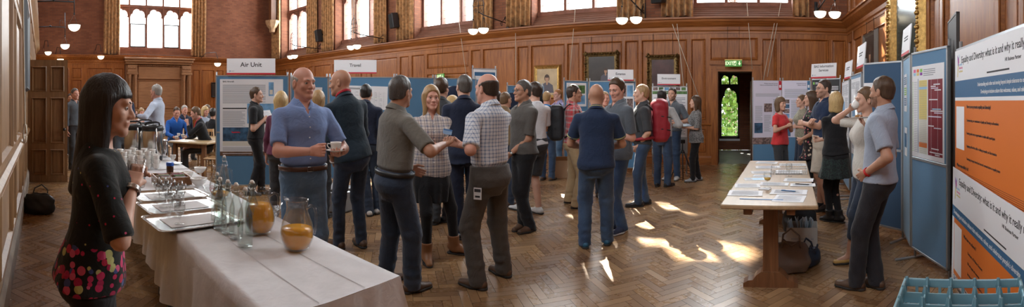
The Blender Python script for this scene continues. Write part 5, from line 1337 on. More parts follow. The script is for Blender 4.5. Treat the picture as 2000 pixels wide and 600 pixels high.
# ================================================================== the white-clothed drinks tables
TZ = .752
def yb(x): return 1.44+.050*(-x-1.4)        # back edge of the row of tables
LINEN = cloth('white_linen', (.74, .74, .76), bump=.12, sheen=.1)
LEGM = mat('table_leg_steel', (.25, .25, .26), .35, .8)
def base_table(xa, xb, label):
    t = empty('folding_table', ((xa+xb)/2, 0, 0), 0, label, 'table', 'tables under the white cloths'); cx = (xa+xb)/2
    mb = MB(); mb.box(xa-cx+.02, xb-cx-.02, .79, yb(cx)-.06, TZ-.035, TZ-.006, 0, None, .004); mb.build('tabletop', OAKT, t)
    for sx in (xa-cx+.12, xb-cx-.12):
        for sy in (.88, yb(cx)-.16):
            l = MB(); l.tube([(sx, sy, TZ-.03), (sx, sy, .012)], .016, 8); l.lathe([(0, 0), (.02, 0), (.02, .02), (0, .022)], 8, 0, None, True, sx, sy); l.build('leg', LEGM, t)
    return t
base_table(-3.30, -1.44, 'folding table under the nearest white cloth, jugs on it'); base_table(-5.20, -3.34, 'folding table under the middle white cloth, trays of glasses on it'); base_table(-6.85, -5.24, 'folding table under the farthest white cloth, urns on it')
def tablecloth(xa, xb, lift, seed, label, ends=(True, False), drop=.40):
    """xa < xb; xb is the end nearer the camera"""
    mb = MB(); rs = np.random.RandomState(seed); nx = int((xb-xa)/.03)+1; 
    def wav(t, k): return .016*math.sin(t*9+seed)+.010*math.sin(t*21+seed*2+k)+.006*math.sin(t*37+k)
    secs = [('f', i/9) for i in range(10)]+[('t', i/16) for i in range(1, 17)]+[('b', i/9) for i in range(1, 10)]
    vs = []; rows = len(secs)
    for i in range(nx):
        x = xa+(xb-xa)*i/(nx-1)
        for kk, s in secs:
            if kk == 'f': h = 1-s; y = .755-.02*h**.5*(h > 0)-wav(x, 0)*h*1.6-.01*h; z = TZ+lift-(TZ-drop+.02*math.sin(x*4+seed))*h-(.004 if h > 0 else 0)
            elif kk == 't': y = .755+(yb(x)-.755)*s; z = TZ+lift+.0015*math.sin(x*17+y*9+seed)*math.sin(y*13)
            else: h = s; y = yb(x)+.012+wav(x, 1)*h*1.4+.03*h; z = TZ+lift-(TZ-drop-.06)*h-.004
            vs.append((x, y, z))
    fs = [(i*rows+j, (i+1)*rows+j, (i+1)*rows+j+1, i*rows+j+1) for i in range(nx-1) for j in range(rows-1)]
    mb.add(vs, fs, 0, True)
    # end drops, with the loose corner of the cloth standing out
    for on, x, sg in ((ends[0], xb, 1), (ends[1], xa, -1)):
        if not on: continue
        n = 40; m = 9; vs = []
        for i in range(n+1):
            y = .755+(yb(x)-.755)*i/n
            for j in range(m+1):
                h = j/m; cr = max(0, 1-(n-i)/7)*(1 if sg > 0 else 0); cl = max(0, 1-i/7)
                vs.append((x+sg*(.004+.015*h+wav(y*1.7, 3)*h*1.2+.05*cr*h*(1.4-h)), y+(.03+.035*h)*cr*min(1, h*3)-.02*cl*h, TZ+lift-(TZ-drop+.03)*h-(.003 if h else 0)))
        fs = [(i*(m+1)+j, i*(m+1)+j+1, (i+1)*(m+1)+j+1, (i+1)*(m+1)+j) for i in range(n) for j in range(m)]
        mb.add(vs, fs, 0, True)
    # pressed fold lines
    for yy in (1.0, 1.24):
        if True: mb.add([(xa+.01, yy-.0025, TZ+lift+.002), (xb-.01, yy-.0025, TZ+lift+.002), (xb-.01, yy, TZ+lift+.0042), (xa+.01, yy, TZ+lift+.0042), (xb-.01, yy+.0025, TZ+lift+.002), (xa+.01, yy+.0025, TZ+lift+.002)], [(0, 1, 2, 3), (3, 2, 4, 5)], 0, True)
    return tag(mb.build('tablecloth', LINEN), label, 'tablecloth', 'white cloths on the drinks tables')
tablecloth(-3.02, -1.42, .006, 1, 'white cloth hanging over the nearest end of the drinks tables', drop=.30)
tablecloth(-5.1, -2.92, .002, 5, 'white cloth in the middle of the drinks tables, under the silver trays', (False, False), .36)
tablecloth(-6.88, -5.0, .006, 8, 'white cloth at the far end of the drinks tables, under the urns', (False, True), .34)
TOPZ = TZ+.012
def onT(px, py, z=TOPZ): return P(px, fr(py, z), z)
# ---- glassware and china
JUICE = mat('orange_juice', (.85, .38, .03), .25, spec=.5)
WATERM = glass_mat('bottle_glass', (.955, .98, .965))
def jug():
    t = empty('glass_jug', (0, 0, 0)); t['category'] = 'jug'
    g = MB(); g.lathe([(0, .004), (.058, .004), (.068, .012), (.088, .060), (.091, .095), (.082, .145), (.062, .195), (.056, .225), (.060, .255), (.066, .268), (.062, .268), (.056, .255), (.052, .225), (.058, .195), (.078, .145), (.087, .095), (.084, .060), (.064, .016), (0, .012)], 32)
    g.build('glass_body', GLASS, t)
    h = MB(); h.tube([(.058, 0, .225), (.085, 0, .245), (.108, 0, .235), (.115, 0, .20), (.113, 0, .14), (.105, 0, .10), (.086, 0, .105)], .0075, 8); h.build('handle', GLASS, t)
    s = MB(); s.tube([(-.055, 0, .250), (-.072, 0, .266), (-.084, 0, .272)], [.012, .011, .006], 8); s.build('spout', GLASS, t)
    return t
def juice(t, lev):
    j = MB(); prof = [(0, .014), (.062, .016), (.083, .060), (.086, .095), (.078, .145), (.060, .19)]
    pr = [p for p in prof if p[1] < lev]; a = pr[-1]; b = next((p for p in prof if p[1] >= lev), (.055, .22)); k = (lev-a[1])/(b[1]-a[1]); r_ = a[0]+(b[0]-a[0])*k
    j.lathe(pr+[(r_, lev), (0, lev)], 28); j.build('orange_juice', JUICE, t)
j0 = jug()
spots = [(580, 487, .115, 0.5, 'glass jug a third full of orange juice at the near end of the table'), (508, 455, .175, .9, 'glass jug two thirds full of orange juice behind the swing-top bottles'), (430, 386, .045, .6, 'almost empty glass jug with a red printed badge, farther along the table')]
jl = []
for i, (px, py, lv, rz, lb) in enumerate(spots):
    t = j0 if i == 0 else dup(j0); t.location = onT(px, py); t.rotation_euler = (0, 0, rz); tag(t, lb, 'jug', 'glass jugs on the white cloth'); jl.append((t, lv))
for t, lv in jl: juice(t, lv)
mb = MB(); mb.lathe([(.0885, 0), (.0888, .001)], 8)
d = MB(); M_ = Matrix.Translation((-.02, -.0865, .085)) @ Matrix.Rotation(PI/2, 4, 'X'); d.tube([(.024*math.cos(a), .024*math.sin(a), 0) for a in np.linspace(0, 2*PI, 25)[:-1]], .0016, 5, 0, M_, closed=True)
for k in (-.006, .004): d.box(-.014, .014, k, k+.004, -.001, .001, 0, M_)
d.build('printed_badge', mat('badge_red', (.55, .05, .05), .4), jl[2][0])
def bottle():
    t = empty('swing_top_bottle', (0, 0, 0))
    g = MB(); g.lathe([(0, .003), (.038, .003), (.042, .010), (.042, .150), (.038, .185), (.024, .225), (.0165, .255), (.0150, .290), (.017, .296), (.017, .306), (.013, .308), (.011, .290), (.0125, .255), (.020, .222), (.034, .183), (.038, .150), (.038, .014), (0, .010)], 26)
    g.build('glass_body', WATERM, t)
    w_ = MB(); w_.tube([(.018, 0, .275), (.030, 0, .262), (.034, .0, .245), (.020, 0, .262), (.012, .015, .275)], .0014, 5); w_.tube([(.018, .0, .275), (.02, .006, .30), (.008, .0, .325), (-.02, .006, .30), (-.018, 0, .275)], .0014, 5)
    w_.tube([(.0165*math.cos(a), .0165*math.sin(a), .274) for a in np.linspace(0, 2*PI, 15)[:-1]], .0014, 5, closed=True); w_.build('wire_clip', CHROME, t)
    s = MB(); s.lathe([(0, .304), (.012, .305), (.0135, .314), (.009, .324), (0, .326)], 14); s.build('stopper', CERAMIC, t)
    return t
b0 = bottle(); GRN = mat('label_green', (.05, .30, .14), .5)
bl = []
for i, (px, py, rz, lb) in enumerate([(479, 482, 2.2, 'swing-top glass bottle with a green printed mark, nearest of its cluster'), (461, 466, 1.3, 'swing-top bottle between two others, just left of the front bottle'), (445, 456, .4, 'swing-top bottle third from the front of its cluster'), (430, 448, 2.9, 'swing-top bottle leftmost of the cluster, beside the trays'), (438, 376, 1.7, 'tall swing-top bottle standing behind the nearly empty jug'), (492, 458, .9, 'swing-top bottle tucked against the fuller juice jug'), (424, 432, 2.0, 'swing-top bottle at the back of the cluster by the tray corner')]):
    t = b0 if i == 0 else dup(b0); t.location = onT(px, py); t.rotation_euler = (0, 0, rz); tag(t, lb, 'bottle', 'swing-top bottles'); bl.append(t)
d = MB(); M_ = Matrix.Rotation(-2.2, 4, 'Z') @ Matrix.Rotation(-.95, 4, 'Z') @ Matrix.Translation((0, -.0425, .12)) @ Matrix.Rotation(PI/2, 4, 'X')
d.tube([(.011*math.cos(a), .017*math.sin(a), 0) for a in np.linspace(.6, 5.6, 16)], .0028, 5, 0, M_); d.box(0, .012, -.006, -.001, -.001, .001, 0, M_); d.build('printed_mark', GRN, bl[0])
def goblet():
    t = empty('wine_glass', (0, 0, 0)); g = MB()
    g.lathe([(0, .001), (.034, .001), (.033, .004), (.006, .009), (.0042, .018), (.0042, .052), (.010, .058), (.028, .072), (.036, .095), (.0365, .115), (.033, .142), (.0315, .142), (.0345, .115), (.034, .095), (.026, .074), (0, .062)], 20)
    g.build('bowl', GLASS, t); return t
g0 = goblet(); gp = [(351, 438), (345, 424), (332, 414), (350, 415), (319, 405), (337, 404), (352, 401), (326, 396), (341, 393), (312, 393), (322, 387), (334, 385), (349, 388), (308, 385), (318, 380), (304, 378), (329, 379), (356, 394)]
ordw = ['nearest the tray corner', 'second nearest the tray corner']
for i, (px, py) in enumerate(gp):
    t = g0 if i == 0 else dup(g0); t.location = onT(px, py, TOPZ+.012); tag(t, 'small clear wine glass standing among the others on the silver trays', 'glass', 'wine glasses on the silver trays')
g0['label'] = 'clear wine glass standing alone at the near corner of the front silver tray'; del g0['group']
def tray(loc, rz, label):
    mb = MB(); a, b = .30, .20
    def rr(a_, b_, r_, z): return [(sx*(a_-r_)+r_*math.cos(t), sy*(b_-r_)+r_*math.sin(t), z) for sx, sy, t0 in ((1, 1, 0), (-1, 1, PI/2), (-1, -1, PI), (1, -1, 3*PI/2)) for t in np.linspace(t0, t0+PI/2, 7)]
    rings = [rr(a-.035, b-.035, .03, .004), rr(a-.030, b-.030, .035, .006), rr(a-.004, b-.004, .05, .013), rr(a, b, .05, .017), rr(a+.003, b+.003, .05, .013), rr(a-.03, b-.03, .035, 0)]
    n = 28; vs = [p for r_ in rings for p in r_]; fs = [tuple(range(n)), tuple(5*n+k for k in range(n))[::-1]]+[(i*n+k, (i+1)*n+k, (i+1)*n+(k+1) % n, i*n+(k+1) % n) for i in range(5) for k in range(n)]
    mb.add(vs, fs, 0, True)
    for k in range(56):   # beaded openwork rim
        t = k/56*n; i = int(t); p = Vector(rings[2][i]).lerp(Vector(rings[2][(i+1) % n]), t-i); mb.sphere((p.x*.97, p.y*.97, .013), .0055, 6)
    t = empty('silver_tray', loc, rz, label, 'tray', 'silver trays'); mb.build('tray_body', mat('silver_plate', (.72, .71, .69), .22, 1.0, bump=.15, bscale=60), t)
    l = MB(); l.box(-.19, .19, -.11, .11, .0045, .0065, 0, None); l.build('paper_liner', mat('tray_paper', (.8, .8, .8), .8), t)
tray(onT(375, 432), -1.45, 'silver tray with a paper liner, nearest of the three'); tray(onT(352, 404)+Vector((0, 0, 0)), -1.47, 'middle silver tray of the three, crowded with wine glasses'); tray(onT(330, 383), -1.5, 'farthest silver tray of the three, against the wooden box')
def bowl_obj(px, py, s, label, m=CERAMIC, fill=None, glass=False):
    t = empty('serving_bowl' if not glass else 'glass_bowl', onT(px, py), 0, label, 'bowl'); t.scale = (s, s, s)
    g = MB(); g.lathe([(0, .002), (.035, .002), (.038, .008), (.065, .03), (.082, .062), (.086, .078), (.083, .078), (.078, .062), (.06, .033), (0, .012)], 28); g.build('bowl_body', m, t)
    if fill: f = MB(); f.lathe([(0, .055), (.072, .052), (.074, .056), (.04, .068), (0, .070)], 20); f.build('contents', fill, t)
bowl_obj(363, 350, .92, 'white china bowl beside the blue-lidded jar', fill=mat('sugar', (.75, .74, .70), .8, noise=.15, nscale=60))
bowl_obj(391, 338, .80, 'white china bowl half hidden behind the nearer bowls'); bowl_obj(388, 363, .95, 'white china bowl heaped with wrapped sachets next to the nearly empty jug', fill=mat('wrapped_sachets', (.35, .28, .24), .6, noise=.8, nscale=70))
bowl_obj(410, 377, .80, 'small clear glass bowl next to the nearly empty jug', GLASS); bowl_obj(530, 425, .78, 'clear glass bowl behind the fuller juice jug, lower of two', GLASS, glass=True)
t = empty('glass_bowl', onT(534, 422)+Vector((0, 0, .020)), 0, 'clear glass bowl nested in the one behind the fuller juice jug', 'bowl'); t.scale = (.78,)*3
g = MB(); g.lathe([(0, .020), (.035, .020), (.06, .045), (.084, .088), (.082, .088), (.056, .047), (0, .026)], 28); g.build('bowl_body', GLASS, t)
# wooden tea box with sachets
t = empty('tea_box', onT(334, 357), -.05, 'open wooden box of tea sachets behind the wine glasses', 'box')
mb = MB(); a, b, h = .15, .17, .075
for q in ((-a, a, -b, -b+.012), (-a, a, b-.012, b), (-a, -a+.012, -b, b), (a-.012, a, -b, b), (-.006, .006, -b, b)): mb.box(q[0], q[1], q[2], q[3], 0, h, 0, None, .002)
mb.box(-a, a, -b, b, 0, .008); mb.build('box_body', wood('box_wood', (.22, .10, .04), (.36, .18, .08), 2, 'X'), t)
mb = MB(); rs = random.Random(3)
for k in range(46):
    x = -a+.016+(k % 23)*.0116; y = -.07 if k < 23 else .07; mb.box(x, x+.008, y-.05, y+.05, .01, h-.005+rs.random()*.012, k % 4)
tag(mb.build('tea_sachets', [mat('sachet_green', (.08, .22, .08), .6), mat('sachet_plum', (.12, .03, .12), .6), mat('sachet_buff', (.45, .36, .22), .6), mat('sachet_red', (.4, .05, .05), .6)], t), kind='stuff')
t = empty('coffee_jar', onT(332, 345), 0, 'glass jar of brown coffee with a bright blue lid', 'jar')
mb = MB(); mb.lathe([(0, .002), (.036, .002), (.038, .01), (.036, .03), (.038, .07), (.038, .11), (.033, .118), (0, .118)], 20); mb.build('jar_body', mat('coffee_brown', (.06, .025, .012), .2), t); mb = MB(); mb.lathe([(.040, .116), (.041, .120), (.041, .145), (.038, .15), (0, .15)], 20); mb.build('lid', mat('lid_blue', (.02, .09, .42), .35), t)
# urns
def urn(px, py, label):
    p = onT(px, py); t = empty('coffee_urn', p, -az(px)+.2, label, 'urn', 'steel coffee urns')
    mb = MB(); mb.lathe([(0, .06), (.13, .06), (.14, .075), (.142, .40), (.138, .41)], 36); mb.build('steel_body', mat('urn_steel', (.60, .57, .53), .20, 1.0), t)
    mb = MB(); mb.lathe([(0, 0), (.128, 0), (.135, .01), (.135, .055), (.14, .065), (.12, .068)], 32); mb.build('base', BLACK, t)
    mb = MB(); mb.lathe([(.139, .395), (.146, .40), (.147, .455), (.13, .475), (.125, .47), (.06, .468), (.055, .478), (0, .48)], 36); l = mb.build('lid', BLACK, t)
    mb = MB(); mb.tube([(-.095, 0, .47), (-.09, 0, .505), (-.05, 0, .515), (.05, 0, .515), (.09, 0, .505), (.095, 0, .47)], .011, 8); mb.build('carrying_handle', BLACK, t)
    mb = MB(); mb.box(-.03, .03, -.205, -.13, .075, .11, 0, None, .008); mb.tube([(0, -.19, .10), (0, -.20, .06), (0, -.20, .03)], .014, 10); mb.box(-.012, .012, -.22, -.19, .10, .145, 0, None, .004); mb.build('tap', BLACK, t)
    mb = MB(); mb.tube([(.02, -.155, .10), (.02, -.160, .44)], .009, 8); mb.box(.005, .035, -.165, -.14, .40, .43); mb.build('sight_tube', CHROME, t)
urn(298, 313, 'stainless steel coffee urn with a black lid, nearest of the three'); urn(262, 309, 'stainless steel coffee urn behind and left of the nearest one'); urn(284, 301, 'stainless steel coffee urn farthest back, only its lid showing')
t = empty('hot_water_tower', onT(322, 306), 0, 'slim chrome jug with a curved handle beside the urns', 'jug'); mb = MB(); mb.lathe([(0, .002), (.05, .002), (.052, .02), (.048, .20), (.040, .23), (.042, .24), (.038, .24), (0, .235)], 24); mb.build('jug_body', CHROME, t); mb = MB(); mb.tube([(.045, 0, .21), (.085, 0, .22), (.095, 0, .17), (.09, 0, .08), (.05, 0, .05)], .007, 8); mb.build('handle', CHROME, t)
# cups
def cup_mesh():
    g = MB(); g.lathe([(0, .002), (.024, .002), (.026, .006), (.036, .025), (.040, .055), (.041, .066), (.0385, .066), (.037, .052), (.032, .025), (0, .012)], 22); return g
cup0 = empty('coffee_cup', (0, 0, 0)); cup_mesh().build('cup_body', CERAMIC, cup0); mb = MB(); mb.tube([(.039, 0, .052), (.058, 0, .054), (.062, 0, .038), (.050, 0, .022), (.035, 0, .020)], .0042, 7); mb.build('handle', CERAMIC, cup0)
rs = random.Random(5); k = 0
for ix in range(5):
    for iy in range(5):
        x, y = -5.05-ix*.10+rs.uniform(-.01, .01), .84+iy*.10+rs.uniform(-.01, .01)
        for lv in range(3 if (ix+iy) % 3 else 4):
            c = cup0 if k == 0 else dup(cup0); c.location = (x, y, TOPZ+lv*.048); c.rotation_euler = (0, 0, rs.uniform(0, 6.28)); tag(c, 'white china cup in the stacks of cups beside the urns', 'cup', 'stacked white cups'); k += 1
saucer0 = empty('saucer', (0, 0, 0)); g = MB(); g.lathe([(0, .002), (.035, .002), (.04, .006), (.070, .016), (.072, .0185), (.069, .0185), (.04, .010), (.028, .007), (0, .0065)], 28); g.build('saucer_body', CERAMIC, saucer0)
saucer0.location = onT(345, 321); tag(saucer0, 'white saucer with a teaspoon on the cloth beyond the blue-lidded jar', 'saucer')
def cup_at(p, rz, label, parent=None):
    c = dup(cup0, p, rz, label); 
    if 'group' in c: del c['group']
    return c
cup_at(onT(338, 312), .3, 'white china cup left standing behind the saucer beyond the jar')
# ---- the coffee in the hands of the man in the sky-blue shirt
Jm = PEOPLE['sky'][1] if 'PEOPLE' in globals() else None
# ================================================================== display boards, posters and signs
BLUEP = mat('logo_blue', (.03, .14, .34), .5); PHOTOB = mat('photo_sky', (.18, .38, .62), .4, noise=.35, nscale=6); PHOTOD = mat('photo_sea', (.04, .10, .18), .4, noise=.6, nscale=12)
PHOTOR = mat('photo_crowd', (.20, .14, .13), .4, noise=.9, nscale=25); PHOTOG = mat('photo_green', (.10, .20, .07), .4, noise=.6, nscale=14); ORANGE = mat('poster_orange', (.78, .20, .03), .45); DBLUE = mat('poster_blue', (.045, .15, .30), .45)
LILAC = mat('poster_lilac', (.66, .64, .76), .5); MAROON = mat('sheet_maroon', (.22, .018, .032), .5); YEL = mat('sheet_yellow', (.75, .62, .22), .5); SKYB = mat('sheet_sky', (.35, .60, .80), .5); GREEN = mat('sheet_green', (.28, .60, .12), .5); CREAM = mat('sheet_cream', (.72, .70, .62), .5)
BROWNP = mat('photo_ground', (.14, .08, .05), .4, noise=.5, nscale=10)
PM = [WHITE, INK, INKG, RED, BLUEP, PHOTOB, PHOTOD, PHOTOR, PHOTOG, ORANGE, DBLUE, MAROON, YEL, SKYB, GREEN, CREAM, BROWNP, LILAC, BLACK, mat('poster_violet', (.25, .05, .35), .5), mat('poster_pink', (.75, .15, .35), .5)]
(W_, IK, IG, RD, BL, PB, PD, PR, PG, OR, DB, MR, YL, SB, GN, CR, BR, LI, BK, VI, PK) = range(21)
def wallframe(A, B):
    d = Vector((B[0]-A[0], B[1]-A[1], 0)); return frame((A[0], A[1], 0), d, (0, 0, 1)), d.length
def board(A, B, z0, z1, label, felt=BLUEF, feet=True, group='blue display boards', mid=None, fm=None):
    M, L_ = wallframe(A, B); t = empty('display_board', (A[0], A[1], 0), 0, label, 'display board', group); M = Matrix.Translation((-A[0], -A[1], 0)) @ M
    mb = MB(); mb.box(.018, L_-.018, z0+.018, z1-.018, -.012, .012, 0, M); mb.build('felt_panel', felt, t)
    mb = MB(); mb.box(0, L_, z0, z0+.022, -.016, .016, 0, M, .003); mb.box(0, L_, z1-.022, z1, -.016, .016, 0, M, .003)
    for x in (0, L_-.022): mb.box(x, x+.022, z0, z1, -.016, .016, 0, M, .003)
    if mid: mb.box(0, L_, mid-.014, mid+.014, -.016, .016, 0, M, .003)
    mb.build('panel_frame', fm or ALU, t)
    if feet:
        for x in (.02, L_-.02): mb = MB(); mb.tube([M @ Vector((x, .01, -.02)), M @ Vector((x, z1+.06, -.02))], .014, 8); mb.build('post', ALU, t); mb = MB(); mb.box(x-.015, x+.015, 0, .02, -.20, .20, 0, M, .004); mb.build('foot', ALU, t)
    return t
def lines(mb, M, x0, x1, y0, y1, n, mi=IG, z=.003, th=.45, seed=0, jag=.25):
    rs = random.Random(seed+int(abs(x0*100))); h = (y1-y0)/n
    for k in range(n):
        e = x1-(x1-x0)*(rs.random()*jag if (k % 5 == 4 or rs.random() < .2) else 0); mb.add([(x0, y1-(k+.5)*h-h*th/2, z), (e, y1-(k+.5)*h-h*th/2, z), (e, y1-(k+.5)*h+h*th/2, z), (x0, y1-(k+.5)*h+h*th/2, z)], [(0, 1, 2, 3)], mi, False, M)
def rect(mb, M, x0, x1, y0, y1, mi, z=.0026): mb.add([(x0, y0, z), (x1, y0, z), (x1, y1, z), (x0, y1, z)], [(0, 1, 2, 3)], mi, False, M)
def logo(mb, M, x, y, r, z=.003):
    n = 20; mb.add([(x+r*math.cos(2*PI*k/n), y+r*math.sin(2*PI*k/n), z) for k in range(n)], [tuple(range(n))], BL, False, M); mb.add([(x-r*.25+r*.55*math.cos(2*PI*k/n), y+r*.1+r*.55*math.sin(2*PI*k/n), z+.0004) for k in range(n)], [tuple(range(n))], W_, False, M)
    lines(mb, M, x+r*1.5, x+r*6, y-r*.7, y+r*.7, 3, IG, z, .4)
def poster(A, B, u, z, w_, h_, label, draw, base=W_, off=.014, rot=0.0, name='poster', cat='poster', group=None, thick=.003, lean=0.0):
    """poster of size w_ x h_ with its lower left corner at (u, z) on the board A-B"""
    M, L_ = wallframe(A, B); M = M @ Matrix.Translation((u, z, off)) @ Matrix.Rotation(rot, 4, 'Z') @ Matrix.Rotation(lean, 4, 'X')
    mb = MB(); mb.box(0, w_, 0, h_, 0, thick, base, M); M2 = M @ Matrix.Translation((0, 0, thick-.002)); draw(mb, M2, w_, h_)
    used = sorted(set(mb.m)); mp = {q: i for i, q in enumerate(used)}; mb.m = [mp[q] for q in mb.m]
    o = mb.build(name, [PM[q] for q in used]); tag(o, label, cat, group); return o
def sign(A, B, u, z, w_, h_, body, label, back=False, size=.09, lines2=None, red=True, col_=IK):
    def d(mb, M, w, h):
        if red: rect(mb, M, 0, w, 0, h*.10, RD)
        ls = body if isinstance(body, list) else [body]
        for i, s_ in enumerate(ls):
            if s_ is None: lines(mb, M, w*.25, w*.75, h*.48, h*.68, 2, IK, .0028, .5)
            else: put_text(mb, s_, size, w/2, h*(.60 if len(ls) == 1 else .80-.27*i), .0028, col_, M, bold=.012)
        logo(mb, M, w*.06, h*.21, h*.05)
    poster(A, B, u, z, w_, h_, label, d, name='title_sign', cat='sign', off=.0, lean=-.08, thick=.012, group='white title signs on the boards')
def textposter(seed, photos=(), title=None, base=W_, cols=2, tsz=.04, top=None):
    def d(mb, M, w, h):
        rs = random.Random(seed); y = h-.05
        if top is not None: rect(mb, M, 0, w, h*.86, h, top)
        if title: put_text(mb, title, tsz, .04, h-.05, .003, IK, M, 'LEFT', .02); y = h-.11
        cw = (w-.06)/cols
        for c in range(cols):
            yy = y
            while yy > .08:
                bh = rs.uniform(.08, .2); x0 = .03+c*cw
                rr = (x0, x0+cw-.03, max(yy-bh, .05), yy)
                if not any(p[0]*w < rr[1] and p[1]*w > rr[0] and p[2]*h < rr[3] and p[3]*h > rr[2] for p in photos): lines(mb, M, *rr, max(2, int((rr[3]-rr[2])/.018)), seed=seed)
                yy -= bh+.035
        for p in photos: rect(mb, M, p[0]*w, p[1]*w, p[2]*h, p[3]*h, p[4], .0032)
    return d
# ---- Air Unit board and the long row of boards on the left
A1 = P(421, 7.95); B1 = P(564, 8.0)
board(A1, B1, .04, 2.03, 'blue felt display board below the Air Unit sign', mid=1.0)
def air(mb, M, w, h):
    put_text(mb, 'BAS Aircraft', .040, .05, h-.045, .003, IK, M, 'LEFT', .02)
    lines(mb, M, .05, w*.72, h*.68, h*.93, 17, IG, th=.42, seed=1); lines(mb, M, .05, w*.42, h*.605, h*.63, 1, IK, th=.6); lines(mb, M, .05, w*.40, h*.38, h*.59, 16, IG, th=.42, seed=2)
    rect(mb, M, w*.77, w*.85, h*.78, h*.96, PB); rect(mb, M, w*.785, w*.835, h*.80, h*.86, CR, .0030)
    rect(mb, M, w*.43, w*.88, h*.42, h*.68, PB); rect(mb, M, .05, w*.50, h*.10+.04, h*.37, PD); rect(mb, M, .05, w*.50, h*.10+.04, h*.19, CR, .0030)
    # a red aircraft on each photograph
    for cx, cy, s_ in ((w*.25, h*.30, 1.0), (w*.80, h*.53, .8)):
        mb.add([(cx-.07*s_, cy-.004, .0034), (cx+.08*s_, cy+.002, .0034), (cx+.08*s_, cy+.014, .0034), (cx-.04*s_, cy+.012, .0034), (cx-.08*s_, cy+.03, .0034)], [(0, 1, 2, 3, 4)], RD, False, M); mb.add([(cx-.03*s_, cy+.016, .0036), (cx+.06*s_, cy+.016, .0036), (cx+.06*s_, cy+.021, .0036), (cx-.03*s_, cy+.021, .0036)], [(0, 1, 2, 3)], RD, False, M)
    lines(mb, M, .05, w*.85, .085, .155, 5, IG, th=.42, seed=3); rect(mb, M, 0, w, 0, .075, BR); lines(mb, M, .05, w*.5, .03, .05, 1, W_)
poster(A1, B1, .08, .58, 1.14, 1.38, 'large white Aircraft poster with two photographs of red aircraft', air)
sign(P(443, 7.9), P(540, 7.9), 0, 2.04, .87, .29, 'Air Unit', 'white title sign reading Air Unit, standing on its board', size=.115)
rowp = [(567, 8.05, 641, 8.3), (642, 8.3, 772, 8.3), (773, 8.3, 848, 8.6), (849, 8.6, 930, 8.9)]
ends = [(P(a, b), P(c, d)) for a, b, c, d in rowp]
for (A, B), lb in zip(ends, ('blue display board between the Air Unit board and the Travel board', 'blue display board below the Travel sign', 'blue display board right of the Travel board', 'blue display board farthest right of the Travel row, behind the woman in plaid')): board(A, B, .10, 2.02, lb)
def table_poster(seed, green=False):
    def d(mb, M, w, h):
        lines(mb, M, .04, w*.5, h-.07, h-.035, 2, IK, th=.5)
        for c in range(int(w/.09)): rect(mb, M, .03+c*.09, .032+c*.09, .04, h-.10, IG)
        n = int((h-.14)/.03)
        for k in range(n): rect(mb, M, .03, w-.03, .04+k*.03, .0415+k*.03, GN if green and k == 6 else IG)
        rs = random.Random(seed)
        for k in range(n):
            for c in range(int(w/.09)-1):
                if rs.random() < .6: rect(mb, M, .045+c*.09, .045+c*.09+rs.uniform(.02, .05), .05+k*.03, .056+k*.03, IG)
    return d
A, B = ends[0]; poster(A, B, .10, 1.30, .52, .52, 'white typed sheet pinned behind the bald man, upper one', table_poster(1)); poster(A, B, .12, .72, .50, .50, 'white typed sheet pinned behind the bald man, lower one', table_poster(2))
A, B = ends[1]; L1 = (B-A).length; poster(A, B, .28, 1.42, .82, .44, 'wide white timetable sheet under the Travel sign', table_poster(3, True), rot=-.03)
sign(A, B, .10, 2.08, .80, .26, 'Travel', 'white title sign reading Travel, on the blue boards', size=.085)
A, B = ends[3]; poster(A, B, .02, 1.20, .62, .66, 'white printed sheet pinned behind the dark-haired person in charcoal', table_poster(4))
# tall white card standing behind the man in the checked shirt
A, B = P(922, 9.0), P(970, 9.2)
board(A, B, 1.18, 2.24, 'narrow white panel with small portraits, raised behind the checked shirt', WHITE, True, None)
poster(A, B, .02, 1.22, (B-A).length-.04, .98, 'poster with blue heading and rows of small portraits behind the checked shirt', textposter(5, [(.45, .68, .62, .76, PR), (.72, .95, .62, .76, PR), (.72, .95, .36, .5, PG), (.05, .95, .88, .96, DB), (.05, .4, .62, .8, PB)], cols=1), off=.018)
# low board with coats
A, B = P(990, 9.3), P(1062, 9.7); board(A, B, .15, 1.90, 'low blue display board half covered by dark coats', BLUEF)
def coat(px, r, zt, label, m, w_=.19):
    def f(p):
        d = stack(p, [(-.95, w_*1.05, .07), (-.4, w_*1.1, .085), (-.12, w_*1.0, .08), (-.03, w_*.6, .055), (0, w_*.2, .04)]); 
        for s_ in (-1, 1): d = smin(d, cone(p, (s_*w_*.85, 0, -.10), (s_*w_*1.15, -.02, -.68), .055, .045), .04)
        return d+wrinkle(p, 26, 3, (1.6, 1, .5))*.010
    o = np_mesh('coat', [surfnet(f, (-w_-.15, -.16, -1.0), (w_+.15, .16, .05), .014)], m); o.location = P(px, r, zt); o.rotation_euler = (0, 0, -az(px)); tag(o, label, 'coat')
coat(1000, 9.2, 1.74, 'black coat hanging on the low blue board, left one', NAVY); coat(1030, 9.35, 1.72, 'dark coat hanging on the low blue board, between the other two', BLKC); coat(1052, 9.5, 1.76, 'black coat with a lighter lining hanging at the right end of the low board', BLKC, .17)
coat(768+120, 8.55, 1.86, 'dark navy jacket hanging at the right end of the Travel boards', NAVY, .22)
